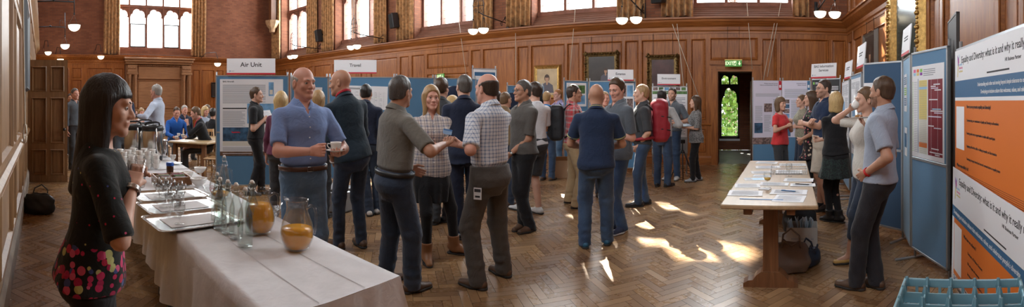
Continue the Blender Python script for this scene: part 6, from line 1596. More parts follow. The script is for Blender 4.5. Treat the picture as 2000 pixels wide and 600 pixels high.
# ---- Estates and Environment
eb = [(1101, 9.35, 1149, 9.6), (1150, 9.6, 1240, 9.75), (1222, 9.3, 1250, 8.6)]
A, B = P(1101, 9.2), P(1149, 9.5); board(A, B, .1, 2.0, 'blue display board left of the Estates sign'); L1 = (B-A).length
poster(A, B, .06, 1.45, L1-.12, .50, 'sheet of four building photographs on the leftmost Estates board', textposter(11, [(.08, .45, .55, .9, PB), (.52, .93, .55, .9, PG), (.08, .45, .1, .48, PR), (.52, .93, .1, .48, PB)], cols=1)); poster(A, B, .10, .95, L1-.2, .40, 'lower photograph sheet on the leftmost Estates board', textposter(12, [(.08, .9, .1, .9, PB)], cols=1))
A, B = P(1150, 9.5), P(1242, 9.6); board(A, B, .1, 2.0, 'wide blue display board below the Estates sign'); L1 = (B-A).length
poster(A, B, .52, 1.30, .46, .66, 'white sheet with six building photographs on the wide Estates board', textposter(13, [(.05, .33, .55, .92, PB), (.36, .64, .55, .92, PR), (.67, .95, .55, .92, PB), (.05, .33, .1, .48, PR), (.36, .64, .1, .48, PD), (.67, .95, .1, .48, PR)], cols=1)); poster(A, B, .55, .80, .40, .42, 'small photograph sheet low on the wide Estates board', textposter(14, [(.1, .9, .1, .9, PR)], cols=1))
A2_, B2_ = P(1240, 9.5), P(1253, 8.9)
sign(P(1187, 9.4), P(1239, 9.45), 0, 2.0, .55, .24, 'Estates', 'white title sign reading Estates', size=.075)
A, B = P(1273, 9.3), P(1343, 9.35); board(A, B, .45, 1.88, 'grey-framed board below the Environment sign', ALU, True, None)
def env(mb, M, w, h):
    rect(mb, M, 0, w, h*.86, h*.92, PG); 
    for k in range(6): rect(mb, M, w*(.02+k*.163), w*(.15+k*.163), h*.935, h*.995, (PR, PG, PB, PD, PR, PG)[k], .003)
    put_text(mb, 'Environment', .03, w*.5, h*.89, .0034, W_, M); lines(mb, M, .03, w*.45, h*.1, h*.8, 22, seed=3); lines(mb, M, w*.52, w*.95, h*.52, h*.8, 9, seed=4); rect(mb, M, w*.52, w*.95, h*.30, h*.50, PR); lines(mb, M, w*.52, w*.95, h*.05, h*.27, 8, seed=6)
poster(A, B, .015, .80, (B-A).length-.03, 1.06, 'Environment poster with a green heading bar and red photograph', env, off=.018)
sign(P(1284, 9.2), P(1327, 9.25), 0, 1.90, .48, .23, 'Environment', 'white title sign reading Environment, slightly tilted', size=.058)
# ---- Library posters and Information Services by the corner
A, B = P(1469, 9.2), P(1526, 9.35); board(A, B, .1, 2.0, 'blue display board carrying the left library poster'); L1 = (B-A).length
def lib(sd):
    def d(mb, M, w, h):
        rect(mb, M, w*.90, w, h*.84, h, RD if sd else DB); rect(mb, M, w*.92, w*.98, h*.88, h*.93, W_, .003)
        put_text(mb, 'British Antarctic Survey' if sd else 'Antarctic Survey', .030, w*.86, h*.955, .003, IK, M, 'RIGHT', .01); put_text(mb, 'Library and Information Service' if sd else 'Library Service', .030, w*.86, h*.925, .003, IK, M, 'RIGHT', .01)
        if sd:
            lines(mb, M, .05, w*.92, h*.72, h*.78, 4, seed=1); lines(mb, M, .04, w*.32, h*.28, h*.56, 14, seed=2); rect(mb, M, w*.38, w*.66, h*.45, h*.60, PR); rect(mb, M, w*.04, w*.33, h*.08, h*.26, PD); lines(mb, M, w*.38, w*.62, h*.1, h*.4, 14, seed=4); lines(mb, M, w*.70, w*.95, h*.1, h*.68, 20, seed=5)
        else:
            for k in range(4): rect(mb, M, w*.06, w*.26, h*(.60-k*.085), h*(.67-k*.085), (PR, PD, PR, PB)[k])
            lines(mb, M, .05, w*.92, h*.70, h*.86, 8, seed=6); lines(mb, M, w*.32, w*.92, h*.12, h*.66, 26, seed=7); rect(mb, M, w*.02, w*.35, h*.16, h*.22, DB); rect(mb, M, w*.04, w*.3, 0.02, h*.14, PD)
    return d
poster(A, B, .02, .80, .92*1.0 if L1 > .95 else L1-.02, 1.19, 'tall white library poster with two photographs, left of the pair', lib(1), LI); A3, B3 = P(1527, 9.35), P(1584, 9.3)
poster(A, B, .0, .66, L1*.95, .14, 'strip of small red photographs under the left library poster', textposter(3, [(.0, 1, 0, 1, PR)]))
board(A3, B3, .1, 2.0, 'blue display board carrying the right library poster'); poster(A3, B3, .01, .80, (B3-A3).length-.03, 1.19, 'white library poster with a column of four photographs, right of the pair', lib(0), LI)
A, B = P(1586, 9.1), P(1642, 8.7); board(A, B, .1, 2.02, 'display board below the Information Services sign'); L1 = (B-A).length
def inf(mb, M, w, h):
    rect(mb, M, 0, w, h*.80, h, BK); rect(mb, M, .03, .07, h*.92, h*.96, GN, .003); lines(mb, M, .09, w*.5, h*.92, h*.96, 2, W_); lines(mb, M, .10, w*.95, h*.82, h*.89, 3, W_); lines(mb, M, .05, w*.95, h*.1, h*.72, 24, seed=9)
    for k in range(4): mb.tube([(w*.3+.1*math.cos(a)+.05*k, h*.45+.07*math.sin(a)-.02*k, .0034) for a in np.linspace(0, 2*PI, 17)[:-1]], .002, 4, DB, M, closed=True)
poster(A, B, .01, .80, L1-.02, 1.2, 'white poster with a black heading block under the Information Services sign', inf)
sign(A, B, -.02, 2.03, .62, .30, ['BAS Information', 'Services'], 'white title sign reading BAS Information Services', size=.072)
# ---- boards along the right wall
rr_ = [((1646, 8.3), (1660, 7.2), 'white-postered display board beside the Information Services board'), ((1664, 7.0), (1684, 6.1), 'display board with a white text poster behind the woman drinking')]
for i, (a, b, lb) in enumerate(rr_):
    A, B = P(*a), P(*b); board(A, B, .1, 1.92+.05*i, lb); poster(A, B, .05, .75, (B-A).length-.1, 1.15, 'tall white text poster %s' % ('nearer the corner on the right-hand boards' if i == 0 else 'just left of the empty blue board'), textposter(20+i, [(.1, .45, .5, .7, PB)]))
sign(P(1650, 7.9), P(1664, 7.25), 0, 1.95, .62, .30, None, 'white title sign seen edge-on at the first right-hand board', size=.08); sign(P(1674, 6.5), P(1689, 5.9), 0, 2.03, .60, .33, None, 'white title sign seen at a steep angle above the woman drinking', size=.09)
A, B = P(1687, 5.35), P(1764, 4.95); board(A, B, .1, 2.02, 'dark blue felt board behind the man in the pale blue shirt', DBLUEF, mid=1.0)
poster(A, B, .02, 1.52, .17, .26, 'single white sheet pinned at the left of the dark blue board', textposter(30, cols=1))
A, B = P(1766, 4.95), P(1780, 4.42); board(A, B, .1, 2.03, 'narrow blue end panel, its felt coloured paler as if lit', mat('lit_blue_felt', (.30, .46, .62), .9), False)  # felt colour made paler to stand in for light on the angled panel
L1 = (B-A).length
def strip(mb, M, w, h):
    for k, c in enumerate((DB, GN, DB)): rect(mb, M, w*.1, w*.9, h*(.72-k*.28), h*(.92-k*.28), c); lines(mb, M, w*.14, w*.8, h*(.74-k*.28), h*(.90-k*.28), 3, W_, .0032)
poster(A, B, .12, 1.45, .20, .40, 'small poster with blue and green blocks on the narrow panel', strip); poster(A, B, .16, .98, .18, .30, 'small poster with a blue block low on the narrow panel', textposter(31, [(.1, .9, .3, .8, DB)], cols=1))
sign(P(1762, 4.9), P(1779, 4.40), 0, 2.05, .46, .30, None, 'white title sign at a steep angle on the narrow panel', size=.08)
A4, B4 = P(1782, 4.40), P(1853, 3.78); board(A4, B4, .10, 2.04, 'blue display board holding the colour-coded chart', mid=1.0); L4 = (B4-A4).length
def chart(mb, M, w, h):
    for k in range(3): rect(mb, M, w*(.05+k*.11), w*(.13+k*.11), h*.93, h*.965, (PK, OR, GN)[k]); rect(mb, M, w*(.05+k*.11), w*(.13+k*.11), h*.895, h*.925, (SB, YL, VI)[k])
    lines(mb, M, w*.38, w*.75, h*.88, h*.96, 4)
    rect(mb, M, w*.20, w*.215, h*.05, h*.86, DB); rect(mb, M, w*.24, w*.50, h*.42, h*.84, YL); rect(mb, M, w*.24, w*.50, h*.05, h*.42, CR); rect(mb, M, w*.24, w*.50, h*.12, h*.17, OR, .003); rect(mb, M, w*.24, w*.50, h*.74, h*.77, SB, .003)
    rect(mb, M, w*.53, w*.96, h*.05, h*.84, MR)
    rs = random.Random(8)
    for k in range(40):
        y = h*(.06+k*.0195); rect(mb, M, w*.02, w*.04, y, y+h*.010, GN); rect(mb, M, w*.07, w*.18, y, y+.004, IG); rect(mb, M, w*.25, w*.49, y, y+.0018, IG, .0034)
        if rs.random() < .35: a = rs.uniform(.53, .75); rect(mb, M, w*a, w*min(.96, a+rs.uniform(.1, .4)), y, y+h*.011, (W_, W_, SB, LI)[rs.randrange(4)], .0034)
    for x in (.63, .82): rect(mb, M, w*x, w*x+.003, h*.05, h*.84, W_, .0036)
poster(A4, B4, .03, 1.02, L4-.08, .88, 'tall chart with maroon, yellow and green cells on the right-hand board', chart)
A, B = P(1854, 4.1), P(1871, 3.62); board(A, B, .10, 2.30, 'dark display board seen edge-on beside the orange posters', mat('board_back', (.05, .045, .045), .6), False, None, fm=mat('dark_frame', (.06, .055, .055), .45))
# ---- the two orange posters on the nearest board
A5, B5 = P(1871, 3.55), P(2124, 1.86); board(A5, B5, .12, 1.98, 'nearest display board, carrying the two orange posters', ALU, True, None)
L5 = (B5-A5).length
def title_block(mb, M, w, h, y0, y1):
    rect(mb, M, 0, w, y0, y1, W_)
    # curling ribbon emblem in yellow, violet and blue
    x, y = .085, (y0+y1)/2
    for c, pts in ((YL, [(-.02, -.09), (-.005, -.09), (.012, .0), (-.008, .03)]), (VI, [(-.008, .0), (.015, -.01), (.02, .05), (-.02, .085), (-.012, .04)]), (PK, [(.0, .01), (.028, .02), (.018, .07), (.012, .05)]), (SB, [(.018, .05), (.034, .06), (.03, .09), (.02, .08)])): mb.add([(x+a, y+b, .0032) for a, b in pts], [tuple(range(len(pts)))], c, False, M)
    put_text(mb, 'equality', .026, x+.025, y+.005, .003, SB, M, 'LEFT'); put_text(mb, 'diversity', .026, x+.025, y-.022, .003, PK, M, 'LEFT'); put_text(mb, 'inclusion', .026, x+.025, y-.048, .003, YL, M, 'LEFT')
    put_text(mb, 'Equality and Diversity: what is it and why it really matters', .072, .17, y1-.085, .003, IK, M, 'LEFT', .008, .78)
    put_text(mb, 'HR Business Partner', .030, 1.02, y1-.155, .003, IK, M, 'LEFT', .01, .9); lines(mb, M, .72, 1.15, y0+.018, y0+.036, 1, IK, th=.6)
def people_row(mb, M, x0, y0, w_, n):
    for k in range(n):
        c = (RD, OR, YL, GN, SB, DB, VI, PK)[k % 8]; x = x0+k*w_/n; hh = .10+.03*math.sin(k*2.1)
        mb.add([(x, y0, .0036), (x+w_/n*.85, y0, .0036), (x+w_/n*.72, y0+hh*.55, .0036), (x+w_/n*.55, y0+hh*.62, .0036), (x+w_/n*.3, y0+hh*.62, .0036), (x+w_/n*.12, y0+hh*.55, .0036)], [(0, 1, 2, 3, 4, 5)], c, False, M); nn = 10
        mb.add([(x+w_/n*.42+.013*math.cos(2*PI*q/nn), y0+hh*.78+.016*math.sin(2*PI*q/nn), .0036) for q in range(nn)], [tuple(range(nn))], c, False, M)
def up_poster(mb, M, w, h):
    rect(mb, M, 0, w, 0, h, OR, .0022); title_block(mb, M, w, h, h-.24, h); rect(mb, M, 0, w, h-.37, h-.24, DB, .0030)
    put_text(mb, 'Understanding each other and moving beyond simple tolerance to celebrating individual differences.', .036, w*.60, h-.285, .0036, W_, M, 'CENTER', .01, .74); put_text(mb, 'Developing an inclusive culture that welcomes, values, and celebrates people\'s diversity.', .036, w*.60, h-.335, .0036, W_, M, 'CENTER', .01, .74)
    rect(mb, M, 0, w, h-.395, h-.37, W_, .003)
    put_text(mb, 'How can we promote equality and diversity?', .034, .30, h-.44, .0036, IK, M, 'LEFT', .01, .8); rect(mb, M, .035, .24, h-.77, h-.44, W_, .003)
    for i, s_ in enumerate(('Communicating our commitment to Equality and Diversity to all members', 'Ensuring equal access to opportunities to enable staff to participate', 'Equipping staff with the skills to challenge inequality and discrimination', 'Developing stronger internal and external communications on equality issues')): put_text(mb, s_, .026, .30, h-.54-i*.095, .0036, IK, M, 'LEFT', .004, .8)
    put_text(mb, 'Whose responsibility is it?', .034, .05, h-.90, .0036, IK, M, 'LEFT', .01, .8); lines(mb, M, .05, w*.95, .14, h-.93, 5, IK, .0036, .2, jag=.3); people_row(mb, M, .50, .004, 1.2, 14); logo(mb, M, .04, .03, .02)
def low_poster(mb, M, w, h):
    rect(mb, M, 0, w, 0, h, OR, .0022); title_block(mb, M, w, h, h-.30, h); rect(mb, M, 0, w, h-.39, h-.30, DB, .0030)
    put_text(mb, 'Developing an inclusive culture that welcomes, values, and celebrates people\'s diversity.', .045, .04, h-.345, .0036, W_, M, 'LEFT', .012, .78)
    rect(mb, M, 0, .05, .0, h-.39, W_, .0028); rect(mb, M, 0, w, 0, .06, W_, .0028); rect(mb, M, .06, .25, h-.80, h-.43, W_, .003); logo(mb, M, .07, .035, .022)
    put_text(mb, 'What have we achieved ?', .034, .30, h-.46, .0036, IK, M, 'LEFT', .01, .8)
    for i, s_ in enumerate(('Developed a EDI Mission Statement', 'EDI web pages and resources', 'Introduced EDI to the Induction Programme')): put_text(mb, s_, .026, .40, h-.55-i*.075, .0036, IK, M, 'LEFT', .004, .8)
    for i, s_ in enumerate(('Developed an EDI Programme', 'Established Diversity Champions', 'Launched Self Monitoring')): put_text(mb, s_, .028, .16, h-.85-i*.07, .0036, IK, M, 'LEFT', .004, .8); rect(mb, M, .115, .13, h-.857-i*.07, h-.842-i*.07, IK, .0036)
poster(A5, B5, .0, .83, 1.80, 1.13, 'upper orange poster headed Equality and Diversity, with a blue text band', up_poster, off=.02)
poster(A5, B5, -.015, .14, 1.80, .90, 'lower orange poster headed Equality and Diversity, hanging askew below the first', low_poster, off=.045, rot=-.045)
# ================================================================== curtains, lamps, pictures, signs on the walls
CURT = mat('curtain_damask', (.40, .21, .085), .85, noise=.5, nscale=9, bump=.3, bscale=12, sheen=.2)
def curtain(M, u0, u1, label, off=.10, z0=3.64, z1=8.2, seed=0):
    n = 44; m = 10; mb = MB(); vs = []
    for s_ in (0, 1):
        for i in range(n+1):
            t = i/n; x = u0+(u1-u0)*t
            for j in range(m+1):
                k = j/m; w_ = .05*math.sin(t*(u1-u0)*42+seed)+.02*math.sin(t*31+seed+k*2); vs.append((x+.02*math.sin(k*3+seed), z0+(z1-z0)*k+(.02*math.sin(t*11) if j == 0 else 0), off+w_*(1-.3*k)+(s_*.012)))
    b = (n+1)*(m+1); fs = []
    for i in range(n):
        for j in range(m):
            a = i*(m+1)+j; fs.append((a, a+1, a+m+2, a+m+1)); fs.append((b+a, b+a+m+1, b+a+m+2, b+a+1))
        a = i*(m+1); fs.append((a, a+m+1, b+a+m+1, b+a))
    for j in range(m):
        fs.append((j, b+j, b+j+1, j+1)); a = n*(m+1)+j; fs.append((a, a+1, b+a+1, b+a))
    mb.add(vs, fs, 0, True, M); o = mb.build('curtain', CURT); tag(o, label, 'curtain', 'patterned gold-brown curtains')
pos_w = ['first', 'second', 'third', 'fourth', 'fifth']
for i, wx in enumerate(WINX):
    nm = ('window nearest the far corner', 'second window from the far corner', 'middle window of the long wall', 'window left of the exit doorway', 'window above the exit doorway')[i]
    curtain(MC, wx-2.0, wx-1.22, 'gold-brown curtain left of the '+nm, seed=i*2); curtain(MC, wx+1.22, wx+1.62+(.3 if i < 4 else 0), 'gold-brown curtain right of the '+nm, seed=i*2+1)
curtain(MB_, by(203), by(234), 'gold-brown curtain left of the big end window', .12, seed=11); curtain(MB_, by(372), by(401), 'gold-brown curtain right of the big end window', .12, seed=12)
OPAL = mat('opal_glass', (.9, .86, .76), .25, emit=(1.0, .86, .62), estr=2.6); LAMPW = []
def bowl_lamp(p, t, org, r_=.13, emit=True):
    """opal bowl with its ring and three chains; returns nothing, parts go under t"""
    o = Vector(p)-Vector(org); mb = MB(); mb.lathe([(.001, -.62*r_*1.3)]+[(r_*math.sin(a), -r_*math.cos(a)*.95) for a in np.linspace(.2, PI/2, 9)]+[(r_*1.02, .012), (r_*.92, .012)], 22, 0, None, True, o.x, o.y); mb.v = [(a, b, c+o.z) for a, b, c in mb.v]; b_ = mb.build('glass_bowl', OPAL, t)
    c = MB(); c.tube([(o.x+r_*1.02*math.cos(a), o.y+r_*1.02*math.sin(a), o.z+.012) for a in np.linspace(0, 2*PI, 21)[:-1]], .006, 5, closed=True)
    for k in range(3): a = k*2.094+.4; c.tube([(o.x+r_*math.cos(a), o.y+r_*math.sin(a), o.z+.012), (o.x, o.y, o.z+.26)], .003, 4)
    c.lathe([(.001, 0), (.022, .01), (.022, .035), (.001, .05)], 10, 0, Matrix.Translation((o.x, o.y, o.z+.25))); c.build('chain', IRON, t)
def scroll(c, r0, turns, M, n=26): return [M @ Vector((c[0]+r0*(1-.8*i/n)*math.cos(turns*2*PI*i/n), c[1]+r0*(1-.8*i/n)*math.sin(turns*2*PI*i/n), 0)) for i in range(n+1)]
def pair_lamp(X, Y, z, label):
    org = (X, CY, 3.75); t = empty('wall_lamp', org, 0, label, 'lamp', 'pairs of opal bowl lamps on the long wall')
    M = frame((0, 0, 0), (0, -1, 0), (0, 0, 1))     # local x out of the wall
    L_ = CY-Y; mb = MB(); mb.tube([M @ Vector(q) for q in ((0, .02, 0), (.5, .03, 0), (L_-.25, .06, 0), (L_, .10, 0))], .016, 8); mb.box(-.04, .04, -.03, 0, -.16, .28, 0)
    mb.tube([M @ Vector(q) for q in ((0, .26, 0), (.10, .24, 0), (.16, .15, 0), (.30, .05, 0))], .010, 6); mb.tube(scroll((.12, .12), .09, 1.5, M), .008, 6); mb.tube(scroll((.36, -.05), .07, 1.4, M), .007, 6); mb.build('bracket', IRON, t)
    mb = MB(); cx = Vector((0, -L_, 0)); z2 = z-3.75
    mb.tube([cx+Vector((-.15, 0, z2+.30)), cx+Vector((-.17, 0, .30)), cx+Vector((-.10, 0, .52)), cx+Vector((0, 0, .60)), cx+Vector((.10, 0, .52)), cx+Vector((.17, 0, .30)), cx+Vector((.15, 0, z2+.30))], .010, 7)
    mb.tube([cx+Vector((0, 0, .68)), cx+Vector((0, 0, z2+.42))], .009, 7); mb.tube([cx+Vector((-.17, 0, .25)), cx+Vector((.17, 0, .25))], .008, 6)
    for s_ in (-1, 1):
        Ms = Matrix.Translation(cx) @ frame((0, 0, 0), (s_, 0, 0), (0, 0, 1)); mb.tube(scroll((.075, .14), .06, 1.4, Ms), .006, 5); mb.tube(scroll((.075, .40), .05, -1.4, Ms), .006, 5)
    mb.build('scrollwork', IRON, t)
    for s_ in (-.16, .16): bowl_lamp((X+s_, Y, z), t, org)
pair_lamp(-15.2, 9.3, 3.40, 'pair of glowing bowl lamps on the long wall nearest the far corner'); pair_lamp(-11.3, 9.3, 3.40, 'pair of glowing bowl lamps above the Travel sign'); pair_lamp(-6.36, 9.3, 3.40, 'pair of glowing bowl lamps above the narrow white panel'); pair_lamp(-2.45, 9.3, 3.37, 'pair of glowing bowl lamps above the Estates boards'); pair_lamp(1.82, 9.3, 3.47, 'pair of glowing bowl lamps near the right-hand corner')
def arm_lamp(px, py, r, wall, label, arm=True):
    z = CAMH+(YH-py)*r/F; p = P(px, r, z)
    wp = Vector((p.x, ay(p.x), z+.55)) if wall == 'A' else Vector((BX+.03, p.y-.2, z+.3)); t = empty('wall_lamp', wp, 0, label, 'lamp', 'single bowl lamps at the far end'); q = p-wp
    mb = MB(); 
    if wall == 'A': mb.tube([Vector((0, 0, 0)), Vector((q.x*.5, q.y*.5, .02)), Vector((q.x, q.y, 0))], .017, 8); mb.tube([Vector((q.x, q.y, .45)), Vector((q.x, q.y, q.z+.24))], .012, 8); mb.lathe([(.09, -.09), (.09, .09)], 10, 0, Matrix.Rotation(-PI/2, 4, 'X')); mb.lathe([(.001, -.09), (.10, -.08), (.02, .14)], 4, 0, None, False); mb.sphere((q.x*.55, q.y*.55, .03), .035, 8); mb.tube([Vector((q.x, q.y+.05*math.cos(a)-.12, .10*math.sin(a)+.12)) for a in np.linspace(0, 5, 14)], .006, 5)
    else: mb.tube([Vector((0, 0, 0)), Vector((q.x*.4, q.y*.3, .25)), Vector((q.x*.9, q.y*.9, .20)), Vector((q.x, q.y, q.z+.24))], .012, 7); mb.tube([Vector((.02, .1*math.cos(a)*.6, -.1+.1*math.sin(a)*.8)) for a in np.linspace(0, 5, 12)], .007, 5)
    mb.build('bracket', IRON, t); bowl_lamp(p, t, wp, .14)
arm_lamp(145, 50, 10.2, 'A', 'bowl lamp on a long iron arm, nearest of those by the panelled door'); arm_lamp(127, 88, 13.6, 'A', 'bowl lamp on a long iron arm, second along beyond the panelled door')
arm_lamp(94, 102, 18.6, 'B', 'small bowl lamp lowest left at the far end wall'); arm_lamp(118, 116, 18.9, 'B', 'small bowl lamp beside the lowest left one at the far end wall'); arm_lamp(197, 110, 19.0, 'B', 'small bowl lamp left of the big end window'); arm_lamp(425, 124, 18.9, 'B', 'small bowl lamp right of the big end window')
# ---- loudspeakers on the piers
def speaker(X, z, label):
    t = empty('loudspeaker', (X, CY, z), 0, label, 'loudspeaker', 'black loudspeakers between the windows'); mb = MB(); M = Matrix.Rotation(-.35, 4, 'Z') @ Matrix.Rotation(.15, 4, 'X')
    mb.box(-.15, .15, -.42, -.18, -.25, .25, 0, M, .02); mb.build('cabinet', BLACK, t); mb = MB(); mb.box(-.13, .13, -.432, -.42, -.22, .22, 0, M, .004); mb.build('grille', mat('speaker_grille', (.012, .012, .012), .9), t); mb = MB(); mb.box(-.02, .02, -.2, 0, -.03, .03); mb.box(-.05, .05, -.02, 0, -.08, .08); mb.build('wall_bracket', IRON, t)
speaker(-15.0, 4.35, 'black loudspeaker on the pier nearest the far corner'); speaker(-10.55, 4.35, 'black loudspeaker on the pier above the Travel boards'); speaker(-1.95, 4.25, 'black loudspeaker at the top above the Estates boards')
# carved corbel at the corner
mb = MB(); M_ = frame((BX, CY, 0), (1, -1, 0), (0, 0, 1))
mb.lathe([(.05, 4.9), (.14, 4.95), (.16, 5.1), (.24, 5.2), (.34, 5.38), (.36, 5.5), (.0, 5.5)], 8, 0, Matrix.Translation((BX+.5, CY-.40, .0)), False); mb.box(BX+.35, BX+.62, CY-.52, CY-.25, 5.5, 8.1, 1)
for k in range(6): mb.sphere((BX+.5+.2*math.cos(k*1.05), CY-.4-.2*abs(math.sin(k*1.05)), 5.25), .07, 8)
tag(mb.build('corbel', [mat('corbel_stone', (.42, .27, .15), .8, noise=.3, nscale=8), OAKD]), 'carved stone corbel carrying a roof timber in the far corner', 'corbel')
# ---- exit signs
GL = mat('exit_green', (.05, .20, .04), .3, emit=(.05, .22, .03), estr=.35); GW = mat('exit_white', (.75, .85, .55), .4, emit=(.7, .9, .5), estr=.5)
def exit_sign(X, Y, z, rz, label, w_=.40):
    t = empty('exit_sign', (X, Y, z), rz, label, 'exit sign', 'hanging green exit signs'); M = frame((0, 0, 0), (1, 0, 0), (0, 0, 1)); h = .075
    mb = MB(); mb.box(-w_/2, w_/2, -h, h, -.03, .0, 0, M, .004); mb.box(-w_/2-.01, w_/2+.01, h, h+.02, -.04, .01, 1, M); mb.build('sign_box', [GL, mat('brass', (.45, .32, .12), .35, .9)], t)
    mb = MB(); put_text(mb, 'EXIT', .115, -w_*.24, 0, .001, 0, M, bold=.02, sx=.85)
    x = w_*.12; mb.add([(x-.045, -.05, .0012), (x+.02, -.05, .0012), (x+.02, .055, .0012), (x-.045, .055, .0012)], [(0, 1, 2, 3)], 0, False, M)
    mb.add([(x-.005, .02, .002), (x+.012, .02, .002), (x+.012, .038, .002), (x-.005, .038, .002)], [(0, 1, 2, 3)], 1, False, M); mb.add([(x-.03, -.045, .002), (x-.015, -.045, .002), (x, -.01, .002), (x+.012, -.045, .002), (x+.022, -.04, .002), (x+.012, .0, .002), (x+.008, .018, .002), (x-.03, .005, .002)], [(0, 1, 2, 3, 4, 5, 6, 7)], 1, False, M)
    x = w_*.36; mb.add([(x-.012, .05, .0012), (x+.012, .05, .0012), (x+.012, .0, .0012), (x+.035, .0, .0012), (x, -.045, .0012), (x-.035, .0, .0012), (x-.012, .0, .0012)], [(0, 6, 5, 4, 3, 2, 1)[::-1]], 0, False, M); mb.build('lettering', [GW, GL], t)
    for s_ in (-.14, .14): mb = MB(); mb.tube([Vector((s_, 0, h)), Vector((s_, 0.0, 3.36-z))], .004, 4); mb.build('hanging_chain', IRON, t)
exit_sign(-.215, CY-.24, 2.47, 0, 'green exit sign hanging above the doorway'); exit_sign(-8.65, CY-.24, 2.33, -.35, 'green exit sign hanging on chains behind the Travel boards', .42)
# ---- portraits
CANV = mat('canvas_dark', (.035, .025, .02), .35, noise=.4, nscale=3); CANB = mat('canvas_buff', (.46, .34, .20), .5, noise=.2, nscale=4); FLESH = mat('painted_flesh', (.42, .24, .15), .5); DRESS = mat('painted_cloth', (.09, .08, .10), .5); HAIRP = mat('painted_hair', (.05, .025, .015), .5)
GILTD = mat('dark_gilt', (.16, .10, .035), .45, .6, noise=.5, nscale=18, bump=.8, bscale=30)
def portrait(M, u0, u1, z0, z1, label, fw=.10, fm=GILTD, bg=CANV, fig=True, bead=False, wires=True, dep=.07, glassy=False, hx=.5, hs=1.0, name='framed_portrait'):
    org = M @ Vector(((u0+u1)/2, z0, .03)); t = empty(name, org, 0, label, 'painting'); M2 = Matrix.Translation(-Vector(org)) @ M; w_, h_ = u1-u0, z1-z0
    mb = MB(); mb.box(u0+fw*.8, u1-fw*.8, z0+fw*.8, z1-fw*.8, .035, .06, 0, M2)
    if fig:   # a head-and-shoulders likeness painted on the canvas
        cx = u0+w_*hx; cz = z0+h_*.60; s_ = w_*.5*hs; n = 20; f = lambda a, b, ra, rb, mi, z: mb.add([(cx+a*s_+ra*s_*math.cos(2*PI*k/n), cz+b*s_+rb*s_*math.sin(2*PI*k/n), z) for k in range(n)], [tuple(range(n))], mi, False, M2)
        f(0, .03, .19, .25, 2, .0604); mb.add([(cx-.50*s_, cz-.95*s_, .0606), (cx+.50*s_, cz-.95*s_, .0606), (cx+.42*s_, cz-.45*s_, .0606), (cx+.12*s_, cz-.26*s_, .0606), (cx-.12*s_, cz-.26*s_, .0606), (cx-.42*s_, cz-.45*s_, .0606)], [(0, 1, 2, 3, 4, 5)], 3, False, M2)
        f(0, -.28, .07, .16, 1, .0608); f(0, -.03, .135, .19, 1, .061); f(0, .14, .15, .09, 2, .0612)
    mb.build('canvas', [bg, FLESH, HAIRP, DRESS], t)
    mb = MB(); q = (u0, u1, z0, z1); quad_ring(mb, M2, q, ins(q, fw*.35), .03, dep+.03, 0); quad_ring(mb, M2, ins(q, fw*.35), ins(q, fw*.6), dep+.03, dep+.012, 0); quad_ring(mb, M2, ins(q, fw*.6), ins(q, fw), dep+.012, .062, 0); quad_ring(mb, M2, q, q, 0, .03, 0)
    if bead:
        per = [(u0+w_*k/int(w_/.07), z) for k in range(int(w_/.07)+1) for z in (z0+fw*.35, z1-fw*.35)]+[(u, z0+h_*k/int(h_/.07)) for k in range(int(h_/.07)+1) for u in (u0+fw*.35, u1-fw*.35)]
        for i, (a, b) in enumerate(per): mb.sphere((a, b, dep+.03), .028+.016*(i % 3 == 0), 6, 0, M2)
    mb.build('picture_frame', fm, t)
    if wires:
        for s_ in (.2, .8): mb = MB(); mb.tube([M2 @ Vector((u0+w_*s_, z1, .05)), M2 @ Vector((u0+w_*s_, 3.24, .06))], .005, 4); mb.build('hanging_chain', IRON, t)
def cx_(px, y=CY): return y*math.tan(az(px))
def cz_(px, py): return CAMH+(YH-py)*(CY/math.cos(az(px)))/F
portrait(MC, cx_(1044), cx_(1097), 1.62, cz_(1070, 127), 'gilt-framed portrait of a dark-haired sitter on a buff ground', .11, GOLD, CANB, wires=False)
portrait(MC, cx_(1143), cx_(1210), 1.60, cz_(1175, 102), 'large dark portrait of a woman in an ornate frame left of the Estates sign', .12, GILTD, CANV, bead=True, hx=.62, hs=.6); portrait(MC, cx_(1264), cx_(1327), 1.25, cz_(1290, 107), 'dark portrait in an ornate frame above the Environment sign', .13, GILTD, mat('canvas_red', (.06, .02, .018), .35, noise=.5, nscale=3), bead=True, hs=.75)
def dz(px, py): return CAMH+(YH-py)*(DX/math.sin(az(px)))/F
portrait(MD, dy(1745), dy(1815), 1.45, 4.35, 'very large gilt-framed painting high on the right-hand wall', .34, GOLD, mat('canvas_green', (.03, .05, .045), .18, noise=.4, nscale=2), bead=True, wires=False, dep=.12, fig=False, name='framed_painting'); portrait(MD, -9.15, -8.25, 1.75, 3.0, 'smaller grey-framed portrait near the right-hand corner', .10, mat('grey_frame', (.14, .12, .10), .4), CANV, wires=True)
portrait(MA, 6.3, 7.6, 1.72, 3.05, 'dark-framed picture seen edge-on on the pale panelling at the left', .10, mat('slate_frame', (.09, .10, .11), .4), CANV, wires=False, fig=False, name='framed_picture'); portrait(MB_, by(412), by(424), 1.75, 2.45, 'small dark square noticeboard on the far end wall', .05, BLACK, CANV, fig=False, wires=False, name='framed_notice')
portrait(MB_, by(173), by(217), 2.0, 2.28, 'wide gilt-framed picture on the far end wall behind the dark-haired woman', .06, GOLD, CANB, fig=False, wires=False, name='framed_picture')
